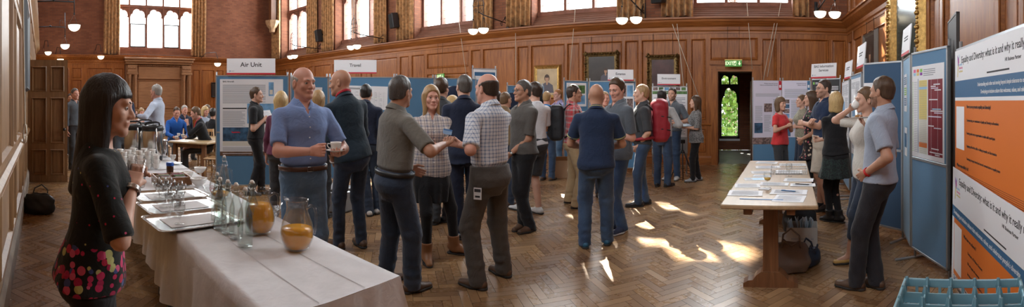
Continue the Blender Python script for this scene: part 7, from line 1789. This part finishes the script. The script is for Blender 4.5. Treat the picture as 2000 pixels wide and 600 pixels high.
# ---- sash cords and curtain cords
mb_c = mat('cord', (.55, .48, .38), .8)
def cord(pts, label, r_=.008): mb = MB(); mb.tube(pts, r_, 5); tag(mb.build('cord', mb_c), label, 'cord', 'long sash cords on the long wall')
def cp(px, py, y=CY-.15): r = y/math.cos(az(px)); return P(px, r, CAMH+(YH-py)*r/F)
for a, b, lb in (((1322, 42), (1340, 215), 'cord hanging beside the portrait above the Environment sign'), ((1310, 38), (1365, 190), 'slanting cord right of the Environment sign'), ((1458, -4), (1469, 135), 'cord falling beside the exit doorway'), ((1514, 38), (1490, 160), 'left of two cords above the library posters'), ((1527, -4), (1499, 150), 'right of two cords above the library posters'), ((1124, 10), (1112, 160), 'cord hanging left of the dark portrait'), ((896, 40), (912, 158), 'cord hanging above the checked shirt'), ((1007, 62), (1007, 165), 'cord hanging behind the man in the grey polo')):
    cord([cp(*a), cp((a[0]+b[0])/2, (a[1]+b[1])/2), cp(*b)], lb)
mb = MB(); mb.tube([Vector((-3.9, ay(-3.9)+.10, 5.0)), Vector((-4.9, ay(-4.9)+.09, 3.0)), Vector((-5.6, ay(-5.6)+.09, 1.25)), Vector((-5.7, ay(-5.7)+.10, 1.2))], .012, 6)
for k in range(3): mb.tube([Vector((-5.65+.03*k, ay(-5.6)+.09+.06*math.cos(a)*.3, 1.15+.12*math.sin(a))) for a in np.linspace(0, 6, 14)], .012, 5)
tag(mb.build('cord', mb_c), 'thick sash cord looped on the pale panelling at the left', 'cord')
# ---- panelled door standing open at the left
t = empty('panelled_door', (-8.53, ay(-8.53)+.02, 0), 0, 'open six-panelled oak door standing out from the pale wall', 'door')
M2 = frame((0, 0, 0), (0, 1, 0), (0, 0, 1)); dw = .78; dh = 2.36; mb = MB(); prs = []
for a, b in ((.10, .36), (.46, .70)): prs += [(a, b, .15, .62), (a, b, .76, 1.62 if True else 0), (a, b, 1.76, 2.22)]
panelling(mb, M2, 0, dw, .005, dh, prs, d0=.045)
mb.box(0, dw, .005, dh, -.01, .0039, 0, M2); mb.box(-.0, .003, .005, dh, 0, .045, 0, M2); mb.box(dw-.003, dw, .005, dh, 0, .045, 0, M2); mb.box(0, dw, dh-.003, dh, 0, .045, 0, M2)
mb.build('door_leaf', [wood('door_oak', (.17, .085, .035), (.30, .16, .07), 1, 'Z', .45, .2)]*2, t)
mb = MB(); mb.sphere((0, 0, 0), .032, 12, 0, Matrix.Translation((.10, dw-.065, 1.02))); mb.tube([(.045, dw-.065, 1.02), (.10, dw-.065, 1.02)], .012, 8); mb.build('door_knob', BLACK, t)
for z_ in (.3, 1.2, 2.1): mb = MB(); mb.tube([(.05, .0, z_-.06), (.05, 0, z_+.06)], .012, 8); mb.build('hinge', IRON, t)
# ================================================================== the oak table with papers, boxes, bags, chairs, crate
C4 = [P(1410, fr(402, .75)), P(1593, fr(400, .75)), P(1576, fr(313, .75)), P(1462, fr(315, .75))]
tc_ = sum(C4, Vector())/4; dl = ((C4[3]-C4[0])+(C4[2]-C4[1]))/2; TL = dl.length; TW = ((C4[1]-C4[0]).length+(C4[2]-C4[3]).length)/2; TA = math.atan2(-dl.x, dl.y)
t = empty('trestle_table', (tc_.x, tc_.y, 0), TA, 'long oak trestle table covered with papers at the right', 'table')
mb = MB(); mb.box(-TW/2, TW/2, -TL/2, TL/2, .715, .75, 0, None, .008); mb.build('tabletop', wood('papers_table_oak', (.36, .235, .13), (.50, .35, .20), 1, 'Y', .4, .25), t)
for s_ in (-1, 1):
    mb = MB(); y = s_*(TL/2-.33); mb.prism([(-.065, .11), (.065, .11), (.062, .70), (-.062, .70)], y-.045, y+.045, 0, Matrix.Rotation(PI/2, 4, 'X') @ Matrix.Diagonal((1, 1, -1, 1))); mb.build('leg', OAKL, t)
    mb = MB(); prof = [(-.23, 0), (.23, 0), (.23, .03), (.19, .055), (.15, .06), (.12, .10), (.08, .13), (-.08, .13), (-.12, .10), (-.15, .06), (-.19, .055), (-.23, .03)]; mb.prism(prof, y-.06, y+.06, 0, Matrix.Rotation(PI/2, 4, 'X') @ Matrix.Diagonal((1, 1, -1, 1))); mb.build('foot', OAKL, t)
    mb = MB(); mb.prism([(-.26, .715), (-.26, .69), (-.21, .655), (.21, .655), (.26, .69), (.26, .715)], y-.04, y+.04, 0, Matrix.Rotation(PI/2, 4, 'X') @ Matrix.Diagonal((1, 1, -1, 1))); mb.build('crosspiece', OAKL, t)
mb = MB(); mb.box(-.04, .04, -TL/2+.3, TL/2-.3, .30, .38, 0, None, .006); mb.build('stretcher', OAKL, t)
for s_ in (-.17, .17): mb = MB(); mb.box(s_-.035, s_+.035, -TL/2+.04, TL/2-.04, .665, .715, 0, None, .006); mb.build('rail', OAKL, t)
PZ = .7512
def onP(px, py, z=PZ): return P(px, fr(py, z), z)
def paper(px, py, w_, h_, rz, label, n=1, mm=W_, photo=None, name='paper_sheet', cat='paper', thick=.0012):
    mb = MB(); rs = random.Random(px)
    for k in range(n): mb.box(-w_/2, w_/2, -h_/2, h_/2, k*thick*1.05, (k+1)*thick, mm, Matrix.Rotation(rs.uniform(-.05, .05) if k else 0, 4, 'Z'))
    z = n*thick*1.05+.0004
    if photo is not None: rect(mb, Matrix.Translation((0, 0, z-.0026)), -w_*.1, w_*.42, -h_*.40, h_*.25, photo); rect(mb, Matrix.Translation((0, 0, z-.0026)), -w_*.44, w_*.42, h_*.32, h_*.45, photo)
    lines(mb, Matrix.Translation((0, 0, z-.003)), -w_*.40, w_*.38 if photo is None else -w_*.15, -h_*.38, h_*.38, 14, IG, .003, .35, seed=px)
    used = sorted(set(mb.m)); mp = {q: i for i, q in enumerate(used)}; mb.m = [mp[q] for q in mb.m]; o = mb.build(name, [PM[q] for q in used]); o.location = onP(px, py); o.rotation_euler = (0, 0, rz); tag(o, label, cat); return o
paper(1456, 378, .30, .22, TA+.05, 'stapled white typed sheets at the near left corner of the oak table', 3); paper(1542, 388, .26, .26, TA-.15, 'blank notepad at the near right of the oak table', 1); a_ = paper(1541, 376, .32, .20, TA-.1, 'white notepad with a blue pen on it, near right of the oak table', 4, name='notepad', cat='notepad')
paper(1460, 363, .24, .20, TA+.1, 'white form with a printed grid left of the wine glass', 2); paper(1512, 360, .28, .16, TA-.05, 'white sheets under the folded notepad in the middle of the oak table', 3); paper(1474, 350, .22, .15, TA+.25, 'printed sheet with a blue photograph on the left of the oak table', 1, photo=SB)
paper(1568, 362, .24, .14, TA-.05, 'small booklet with a pen right of the wire basket', 4, name='booklet', cat='booklet'); paper(1500, 327, .30, .20, TA+.1, 'white papers behind the wire basket, left pile', 3); paper(1548, 322, .34, .20, TA, 'white papers behind the wire basket, right pile', 3); paper(1488, 337, .24, .18, TA+.2, 'white papers left of the wire basket', 2); paper(1560, 352, .30, .18, TA-.1, 'white printed sheets in front of the wire basket', 3); paper(1498, 318, .28, .18, TA-.1, 'white papers at the far left end of the oak table', 2); paper(1489, 344, .2, .14, TA-.1, 'single sheet of notes peeping out above the blue photograph sheet', 1)
paper(1494, 370, .10, .07, TA-.3, 'small white folded card in the middle of the oak table', 6)
def pen(px, py, rz, label, m, dz=.006): mb = MB(); mb.tube([(-.07, 0, .005), (.06, 0, .005), (.072, 0, .005)], [.0045, .0045, .001], 7); mb.box(.02-.08, -.03, .003, .006, .008, .010); o = mb.build('ballpoint_pen', m); o.location = onP(px, py, PZ+dz); o.rotation_euler = (0, 0, rz); tag(o, label, 'pen')
pen(1540, 374, TA-.4, 'dark pen lying on the white notepad', BLUEP); pen(1567, 361, TA-.3, 'dark pen lying on the small booklet', BLACK)
mb = MB(); mb.box(-.18, .18, -.008, .008, 0, .003); o = mb.build('lanyard_strap', mat('lanyard_blue', (.05, .22, .55), .5)); o.location = onP(1487, 390); o.rotation_euler = (0, 0, TA-.05); tag(o, 'blue lanyard ribbon along the near edge of the oak table', 'lanyard')
# wire basket
p = onP(1541, 338); t = empty('wire_basket', p, TA, 'white wire letter basket holding papers on the oak table', 'basket'); mb = MB(); a, b, h = .20, .145, .075; WIRE = mat('white_wire', (.7, .7, .7), .4)
for z in (.004, h*.5, h): mb.tube([(-a, -b, z), (a, -b, z), (a, b, z), (-a, b, z)], .003 if z > .05 else .002, 5, closed=True)
for k in range(15):
    x = -a+2*a*k/14; mb.tube([(x, -b, h), (x, -b, .004), (x, b, .004), (x, b, h)], .0016, 4)
for k in range(9): y = -b+2*b*k/8; mb.tube([(-a, y, h), (-a, y, .004), (a, y, .004), (a, y, h)], .0016, 4)
mb.build('wire_frame', WIRE, t); o = paper(1541, 338, .30, .21, TA, 'stack of white papers inside the wire basket', 8, name='paper_stack', cat='papers'); o.location.z += .007
for px, py, wine, lb in ((1499, 367, True, 'wine glass with a little yellow wine on the oak table'), (1541, 345, False, 'empty wine glass beside the wire basket on the oak table')):
    g = dup(g0, onP(px, py, PZ+.004), 0, lb); g['category'] = 'glass'
    if wine: m_ = MB(); m_.lathe([(0, .0632), (.024, .0745), (.0325, .094), (0, .094)], 18); m_.build('wine', mat('yellow_wine', (.75, .45, .05), .2), g)
# floor things under the table
def fl(px, py): return P(px, fr(py, 0), 0)
CARD = mat('grey_card', (.52, .50, .48), .8); KRAFT = mat('brown_cardboard', (.42, .27, .16), .85)
def open_box(p, rz, w_, d_, h_, m, label, flaps=False, name='cardboard_box', text=None):
    t = empty(name, p, rz, label, 'box'); mb = MB(); k = .006
    for q in ((-w_, w_, -d_, -d_+k), (-w_, w_, d_-k, d_), (-w_, -w_+k, -d_, d_), (w_-k, w_, -d_, d_)): mb.box(q[0], q[1], q[2], q[3], 0, h_)
    mb.box(-w_, w_, -d_, d_, 0, k); mb.build('box_body', m, t)
    if flaps:
        for M_, L_ in ((TR(0, -d_, h_) @ Matrix.Rotation(R(-35), 4, 'X'), w_), (TR(w_, 0, h_, PI/2) @ Matrix.Rotation(R(-28), 4, 'X'), d_), (TR(-w_, 0, h_, -PI/2) @ Matrix.Rotation(R(-60), 4, 'X'), d_)): mb = MB(); mb.box(-L_, L_, -d_*.95 if L_ == w_ else -w_*.7, 0, -.002, .002, 0, M_); mb.build('flap', m, t)
    if text:
        mb = MB(); M_ = frame((0, -d_, 0), (1, 0, 0), (0, 0, 1))
        for k in (0, 1, 2, 3, 4, 6, 7, 8, 9, 11, 12, 14, 15): mb.box(-.11+k*.0145, -.10+k*.0145, h_*.52, h_*.59, 0, .0008, 0, M_)
        mb.build('printed_marking', INKG, t)
    return t
bx = open_box(P(1567, 4.65), -.16, .16, .13, .26, CARD, 'open pale grey carton', text=True); bx['label'] = 'open pale grey carton full of rolled leaflets under the oak table'
mb = MB(); rs = random.Random(2)
for k in range(16): x = -.13+rs.random()*.2; mb.box(-.002, .002, -.07, .07, 0, .22, 0, TR(x, rs.uniform(-.04, .04), .10, rs.uniform(-.5, .5)) @ Matrix.Rotation(rs.uniform(-.3, .3), 4, 'Y'))
o = mb.build('leaflets', mat('leaflet_pale', (.55, .68, .78), .6)); o.location = bx.location; o.rotation_euler = bx.rotation_euler; tag(o, 'jumble of pale leaflets sticking out of the grey carton', 'leaflets', kind='stuff')
open_box(P(1530, 4.75), -.10, .10, .10, .12, CARD, 'small open grey tray box left of the grey carton')
def handbag(p, rz, w_, d_, h_, m, label, name='handbag', slump=.02, handles=2):
    t = empty(name, p, rz, label, 'bag')
    def f(q):
        d = stack(q, [(0.01, w_, d_), (h_*.35, w_*1.08, d_*1.15), (h_*.75, w_*.95, d_*.75), (h_, w_*.8, d_*.35)]); d = smax(d, -stack(q, [(h_*.8, w_*.6, d_*.25), (h_*1.1, w_*.7, d_*.3)]), .01); return d+wrinkle(q, 30, 5)*slump*.5
    np_mesh('bag_body', [surfnet(f, (-w_*1.4, -d_*1.8, -.005), (w_*1.4, d_*1.8, h_*1.15), .010)], m, t)
    for k in range(handles): y = (-1)**k*d_*.4; mb = MB(); mb.tube([(-w_*.5, y, h_*.85), (-w_*.42, y*1.8, h_*1.2), (0, y*2.6, h_*1.38-.1*k), (w_*.45, y*1.8, h_*1.15), (w_*.5, y, h_*.85)], .010, 7); mb.build('handle', m, t)
    return t
handbag(P(1545, 4.05), -.1, .17, .10, .26, mat('taupe_leather', (.20, .145, .115), .38, bump=.4, bscale=12), 'slumped taupe leather handbag on the floor under the oak table'); handbag(P(1583, 4.2), .5, .10, .07, .17, mat('navy_leather', (.03, .04, .07), .35), 'small dark blue bag leaning on the taupe handbag'); handbag(P(1562, 5.3), .1, .20, .12, .30, BLKL, 'black leather bag under the far part of the oak table', handles=2)
backp = handbag(P(76, 6.15), 1.3, .22, .13, .27, NYLON if 'NYLON' in globals() else mat('black_nylon', (.022, .024, .028), .6, bump=.3, bscale=30), 'black holdall lying on the floor against the pale panelling', 'holdall', .04, 1)
open_box(P(1092, 9.1), .5, .22, .18, .36, KRAFT, 'open brown cardboard box on the floor beyond the red checked shirt', True)
# clear storage boxes behind the bald man
t = empty('plastic_crate', P(652, 6.3), .3, 'clear plastic storage box with bags behind the tall bald man', 'box'); mb = MB(); mb.box(-.25, .25, -.18, .18, .0, .32, 0, None, .03); mb.build('box_body', mat('cloudy_plastic', (.55, .58, .62), .25, trans=.5), t); mb = MB(); mb.box(-.26, .26, -.19, .19, .32, .35, 0, None, .01); mb.build('lid', mat('cloudy_lid', (.5, .52, .55), .4), t)
# tripod
p = P(1333, 9.0); t = empty('tripod', p, .3, 'black camera tripod standing by the wall behind the Environment board', 'tripod')
for k in range(3): a = k*2.094+.4; mb = MB(); mb.tube([(.26*math.cos(a), .26*math.sin(a), .0), (.04*math.cos(a), .04*math.sin(a), .52)], [.010, .014], 7); mb.build('leg', BLACK, t)
mb = MB(); mb.tube([(0, 0, .45), (0, 0, .70)], .012, 8); mb.lathe([(.04, .50), (.045, .53), (.03, .56)], 10); mb.build('centre_column', BLACK, t); mb = MB(); mb.box(-.05, .05, -.04, .04, .70, .78, 0, None, .01); mb.build('head', BLACK, t)
# ---- far table and chairs on the left
def chair(px, r, face, label, lightm):
    t = empty('dining_chair', P(px, r), -face, label, 'chair', 'light wooden chairs at the far tables'); mb = MB(); mb.box(-.21, .21, -.20, .21, .44, .465, 0, None, .01); mb.build('seat', lightm, t)
    for sx in (-1, 1):
        mb = MB(); mb.tube([(sx*.18, .18, .0), (sx*.18, .18, .44)], .018, 8); mb.build('leg', lightm, t); mb = MB(); mb.tube([(sx*.18, -.19, .0), (sx*.18, -.19, .45), (sx*.185, -.25, .92)], .018, 8); mb.build('leg', lightm, t)
    mb = MB()
    for z in (.88, .62): mb.box(-.19, .19, -.255+(.88-z)*.12, -.235+(.88-z)*.12, z-.03, z+.035, 0, None, .006)
    for k in range(5): x = -.13+k*.065; mb.tube([(x, -.215, .62), (x, -.245, .86)], .008, 6)
    mb.build('backrest', lightm, t); mb = MB(); mb.tube([(-.18, .18, .2), (-.18, -.19, .2)], .009, 6); mb.tube([(.18, .18, .2), (.18, -.19, .2)], .009, 6); mb.tube([(-.18, 0, .2), (.18, 0, .2)], .009, 6); mb.build('stretcher', lightm, t)
    return t
BEECH = wood('beech', (.40, .22, .09), (.55, .33, .15), 1, 'Z', .45, .2)
def far_table(c, L_, W2, rz, label):
    t = empty('dining_table', c, rz, label, 'table'); mb = MB(); mb.box(-L_/2, L_/2, -W2/2, W2/2, .715, .75, 0, None, .006); mb.build('tabletop', OAKT, t)
    for sx in (-1, 1):
        for sy in (-1, 1): mb = MB(); mb.box(sx*(L_/2-.12)-.04, sx*(L_/2-.12)+.04, sy*(W2/2-.10)-.04, sy*(W2/2-.10)+.04, 0, .715, 0, None, .006); mb.build('leg', OAKL, t)
    for q in (-W2/2+.08, W2/2-.11): mb = MB(); mb.box(-L_/2+.1, L_/2-.1, q, q+.03, .63, .715); mb.build('apron', OAKL, t)
    return t
Aq, Bq = P(328, 9.0), P(404, 8.5); Dq = P(338, 10.7); u_ = (Bq-Aq).normalized(); v_ = Vector((-u_.y, u_.x, 0)); 
if v_.dot(Aq) < 0: v_ = -v_
cT = Aq+u_*((Bq-Aq).length/2)+v_*.95; far_table(cT, (Bq-Aq).length, 1.9, math.atan2(u_.y, u_.x), 'oak dining table at the far left with cups and seated people'); far_table(P(262, 12.6), 1.2, .8, .9, 'smaller oak table beyond the urns')
chair(404, 9.3, az(400)+PI/2*-1+PI*0, 'light wooden chair under the woman in the black cardigan', BEECH); chair(424, 8.6, az(424)-1.2, 'light wooden chair at the right edge of the far table, beside the Air Unit board', BEECH); chair(413, 10.5, az(413)+.5, 'light wooden chair under the woman with the dark bun', BEECH); chair(344, 10.9, az(344)+PI, 'light wooden chair under the man in the bright blue jacket', BEECH); chair(268, 11.6, az(268), 'light wooden chair seen between the standing men beyond the urns', BEECH)
for i, (px, py, lb) in enumerate(((345, 272, 'white cup on the far dining table, near its left corner'), (357, 268, 'white cup in the middle of the far dining table'), (349, 266, 'white cup beside the elbow of the man in the blue jacket'))):
    cup_at(P(px, fr(py, .753), .753), i*1.1, lb)
g = dup(g0, P(362, fr(276, .753), .753), 0, 'small glass tumbler on the far dining table', None); g['category'] = 'glass'
# ---- blue glass-washing crate on a trolley, bottom right
cx, cy_ = P(1878, 1.62).x, P(1878, 1.62).y; rz = -.52
t = empty('dishwasher_rack', (cx, cy_, .70), rz, 'pale blue plastic glass rack with compartments at the bottom right corner', 'rack'); CB = mat('rack_blue', (.26, .47, .56), .35)
mb = MB(); a = .25
for z0, z1 in ((.0, .022), (.070, .105)):
    for q in ((-a, a, -a, -a+.012), (-a, a, a-.012, a), (-a, -a+.012, -a, a), (a-.012, a, -a, a)): mb.box(q[0], q[1], q[2], q[3], z0, z1, 0, None, .003)
for k in range(11):
    x = -a+.006+k*(2*a-.012)/10
    for q in ((x-.006, x+.006, -a, -a+.012), (x-.006, x+.006, a-.012, a), (-a, -a+.012, x-.006, x+.006), (a-.012, a, x-.006, x+.006)): mb.box(q[0], q[1], q[2], q[3], .02, .075)
mb.build('rack_wall', CB, t)
mb = MB()
for k in range(1, 5):
    x = -a+k*2*a/5; mb.box(x-.003, x+.003, -a+.012, a-.012, .045, .085); mb.box(-a+.012, a-.012, x-.003, x+.003, .045, .085)
for i in range(6):
    for j in range(6):
        x = -a+i*2*a/5; y = -a+j*2*a/5; x = max(-a+.012, min(a-.012, x)); y = max(-a+.012, min(a-.012, y)); mb.prism([(-.014, -.004), (.014, -.004), (.006, .028), (-.006, .028)], -.003, .003, 0, TR(x, y, .085) @ Matrix.Rotation(PI/2, 4, 'X')); mb.prism([(-.014, -.004), (.014, -.004), (.006, .028), (-.006, .028)], -.003, .003, 0, TR(x, y, .085, PI/2) @ Matrix.Rotation(PI/2, 4, 'X'))
mb.build('divider_grid', CB, t)
mb = MB()
for k in range(12): mb.box(-a+.01, a-.01, -a+.02+k*.042, -a+.028+k*.042, .004, .012); mb.box(-a+.02+k*.042, -a+.028+k*.042, -a+.01, a-.01, .004, .012)
mb.build('rack_floor', CB, t)
t = empty('trolley', (cx, cy_, 0), rz, 'grey steel trolley with a curved handle carrying the blue rack', 'trolley'); mb = MB(); mb.box(-.29, .29, -.27, .27, .675, .698, 0, None, .006); mb.build('shelf', STEEL, t); mb = MB(); mb.box(-.29, .29, -.27, .27, .25, .27, 0, None, .006); mb.build('shelf', STEEL, t)
for sx in (-1, 1):
    for sy in (-1, 1): mb = MB(); mb.tube([(sx*.275, sy*.255, .09), (sx*.275, sy*.255, .68)], .012, 8); mb.build('upright', ALU, t); mb = MB(); mb.lathe([(.001, -.012), (.04, -.012), (.04, .012), (.001, .012)], 14, 0, TR(sx*.275, sy*.255, .045) @ Matrix.Rotation(PI/2, 4, 'X')); mb.build('castor', BLACK, t)
mb = MB(); mb.tube([(.285, -.25, .72), (.30, -.25, .88), (.34, -.22, .96), (.36, 0, .97), (.34, .22, .96), (.30, .25, .88), (.285, .25, .72)], .014, 9); mb.build('push_handle', ALU, t)
# ================================================================== things in people's hands and on their backs
def spoon_mb(): mb = MB(); mb.tube([(0, 0, 0), (.09, 0, .006)], .0022, 6); mb.sphere((.105, 0, .006), .014, 8, 0, None, .4); return mb
J_ = PEOPLE['sky'][1]; p = palm(J_, -1, 'saucer', .085, .020)
dup(saucer0, p, 0, 'white saucer held under a coffee cup by the man in the sky-blue shirt'); cup_at(p+Vector((0, 0, .0085)), -2.3, 'white coffee cup on the saucer held by the man in the sky-blue shirt')
J_ = PEOPLE['drinking'][1]; p = palm(J_, -1, 'saucer', .09, .024)
t = empty('small_plate', p, 0, 'white plate with a pastry held by the woman drinking in the white top', 'plate'); g = MB(); g.lathe([(0, .001), (.05, .001), (.085, .010), (.086, .013), (.05, .005), (0, .004)], 28); g.build('plate_body', CERAMIC, t)
mb = MB(); mb.sphere((0, 0, 0), 1, 10); o = MB(); o.add(mb.v, mb.f, 0, True, Matrix.Translation(Vector((-.02, .01, .018))) @ Matrix.Diagonal((.038, .022, .016, 1))); o.build('pastry', mat('pastry', (.36, .17, .05), .7, noise=.3, nscale=40), t)
hp = to_world(J_, J_['hw']((0, .135, -.045))); c = cup_at(hp, 0, 'white coffee cup raised to the lips of the woman in the white top'); fdir = az(1692)+PI-R(-68)
c.location = hp-Vector((0, 0, .02)); c.rotation_euler = (R(50)*math.cos(fdir)*-0, 0, 0)
Mx = Matrix.Rotation(-fdir, 4, 'Z') @ Matrix.Rotation(R(48), 4, 'X') @ Matrix.Rotation(R(-60), 4, 'Z'); c.rotation_euler = Mx.to_euler()
# tumbler held by the woman in the tunic
J_ = PEOPLE['tunic'][1]; p = (palm(J_, 1, 'grip', .07, .03)+palm(J_, -1, 'grip', .07, .03))/2
t = empty('drinking_glass', p-Vector((0, 0, .05)), 0, 'clear tumbler held in both hands by the woman in the black tunic', 'glass'); g = MB(); g.lathe([(0, .002), (.030, .002), (.033, .01), (.036, .11), (.0345, .11), (.031, .012), (0, .010)], 24); g.build('glass_body', GLASS, t)
def sheets(p, rz, tilt, w_, h_, label, n=2, name='paper_sheets', mm=None):
    mb = MB()
    for k in range(n): mb.box(-w_/2+k*.006, w_/2+k*.006, -h_/2, h_/2, k*.0022, k*.0022+.0016, 0, Matrix.Rotation(k*.08, 4, 'Z'))
    for k in range(7): mb.box(-w_*.4, w_*(.15+.2*((k*7) % 3)/2), h_*(.36-k*.11), h_*(.36-k*.11)+.004, n*.0022, n*.0022+.0006, 1, Matrix.Rotation((n-1)*.08, 4, 'Z'))
    o = mb.build(name, [mm or WHITE, INKG]); o.location = p; o.rotation_euler = (tilt, 0, rz); return tag(o, label, 'papers')
J_ = PEOPLE['aircraft'][1]; sheets(palm(J_, 1, 'grip', .09, .02)+Vector((0, 0, .02)), -az(500)+.5, 1.0, .15, .21, 'white sheets held by the young man in the black polo shirt')
J_ = PEOPLE['leaflets'][1]; sheets(palm(J_, -1, 'saucer', .10, .03), -az(1340), .12, .30, .21, 'blue and white leaflets held open by the woman in the grey marl top', 4, 'leaflets', mat('leaflet_pale', (.55, .68, .78), .6))
# ---- backpacks
def strap_pts(J, s_, d0): 
    up = J['up']; return [up((s_*.09, -.13, 1.40)), up((s_*.10, -.05, 1.475)), up((s_*.115, .05, 1.43)), up((s_*.125, .135, 1.30)), up((s_*.15, .08, 1.12)), up((s_*.13, -.12, 1.02))]
def backpack(J, label, m, m2, w_=.15, h_=.24, d_=.10, zc=1.22, roll=False):
    root = J['root']; Rz = root.rotation_euler; S = J['S']
    c = J['up']((0, -.135-d_, zc)); loc = to_world(J, c); t = empty('backpack', loc, Rz[2], label, 'backpack'); t.scale = (S,)*3
    def f(p):
        d = rbox(p, (0, 0, 0), (w_, d_, h_), .07); d = smin(d, rbox(p, (0, -d_*.75, -h_*.35), (w_*.8, d_*.55, h_*.45), .05), .03)
        if roll: d = smin(d, ell(p, (0, 0, h_*.95), (w_*1.0, d_*1.1, .085)), .05)
        return d+wrinkle(p, 40, 2)*.004
    np_mesh('pack_body', [surfnet(f, (-w_-.05, -d_*2-.05, -h_-.06), (w_+.05, d_+.06, h_+.14), .009)], m, t)
    off = np.array(c)
    for s_ in (-1, 1):
        mb = MB(); pts = strap_pts(J, s_, 0); mb.tube([Vector(p-off) for p in pts], .013, 8); mb.build('shoulder_strap', m2, t)
    mb = MB(); mb.tube([(-.04, d_*.6, h_*.98), (0, d_*.4, h_*1.1), (.04, d_*.6, h_*.98)], .008, 6); mb.build('grab_loop', m2, t)
    for k in (-.3, .35): mb = MB(); mb.tube([(-w_-.002, 0, h_*k), (-w_*.8, -d_*1.18, h_*k-.02), (w_*.8, -d_*1.18, h_*k-.02), (w_+.002, 0, h_*k)], .008, 6); mb.build('compression_strap', m2, t)
    if roll:
        up = J['up']; mb = MB(); mb.tube([Vector(up(q)-off) for q in ((-.12, -.15, 1.02), (-.205, -.03, 1.02), (-.17, .10, 1.0), (-.03, .16, .99))], [.02, .028, .02, .008], 8); mb.build('hip_belt', m, t); mb = MB(); mb.tube([Vector(up(q)-off) for q in ((-.10, .15, .99), (-.09, .165, .90), (-.08, .16, .84))], .010, 6); mb.build('belt_tail', m2, t)
NYL = mat('black_nylon', (.022, .024, .028), .6, bump=.3, bscale=30); REDN = mat('red_nylon', (.30, .018, .03), .5, bump=.3, bscale=30)
backpack(PEOPLE['tartan'][1], 'black backpack on the back of the man in the red checked shirt', NYL, mat('webbing_black', (.02, .02, .02), .7), .16, .25, .10)
backpack(PEOPLE['blondman'][1], 'big red rucksack on the back of the blond man in charcoal', REDN, mat('webbing_black'), .15, .27, .11, 1.22, True)
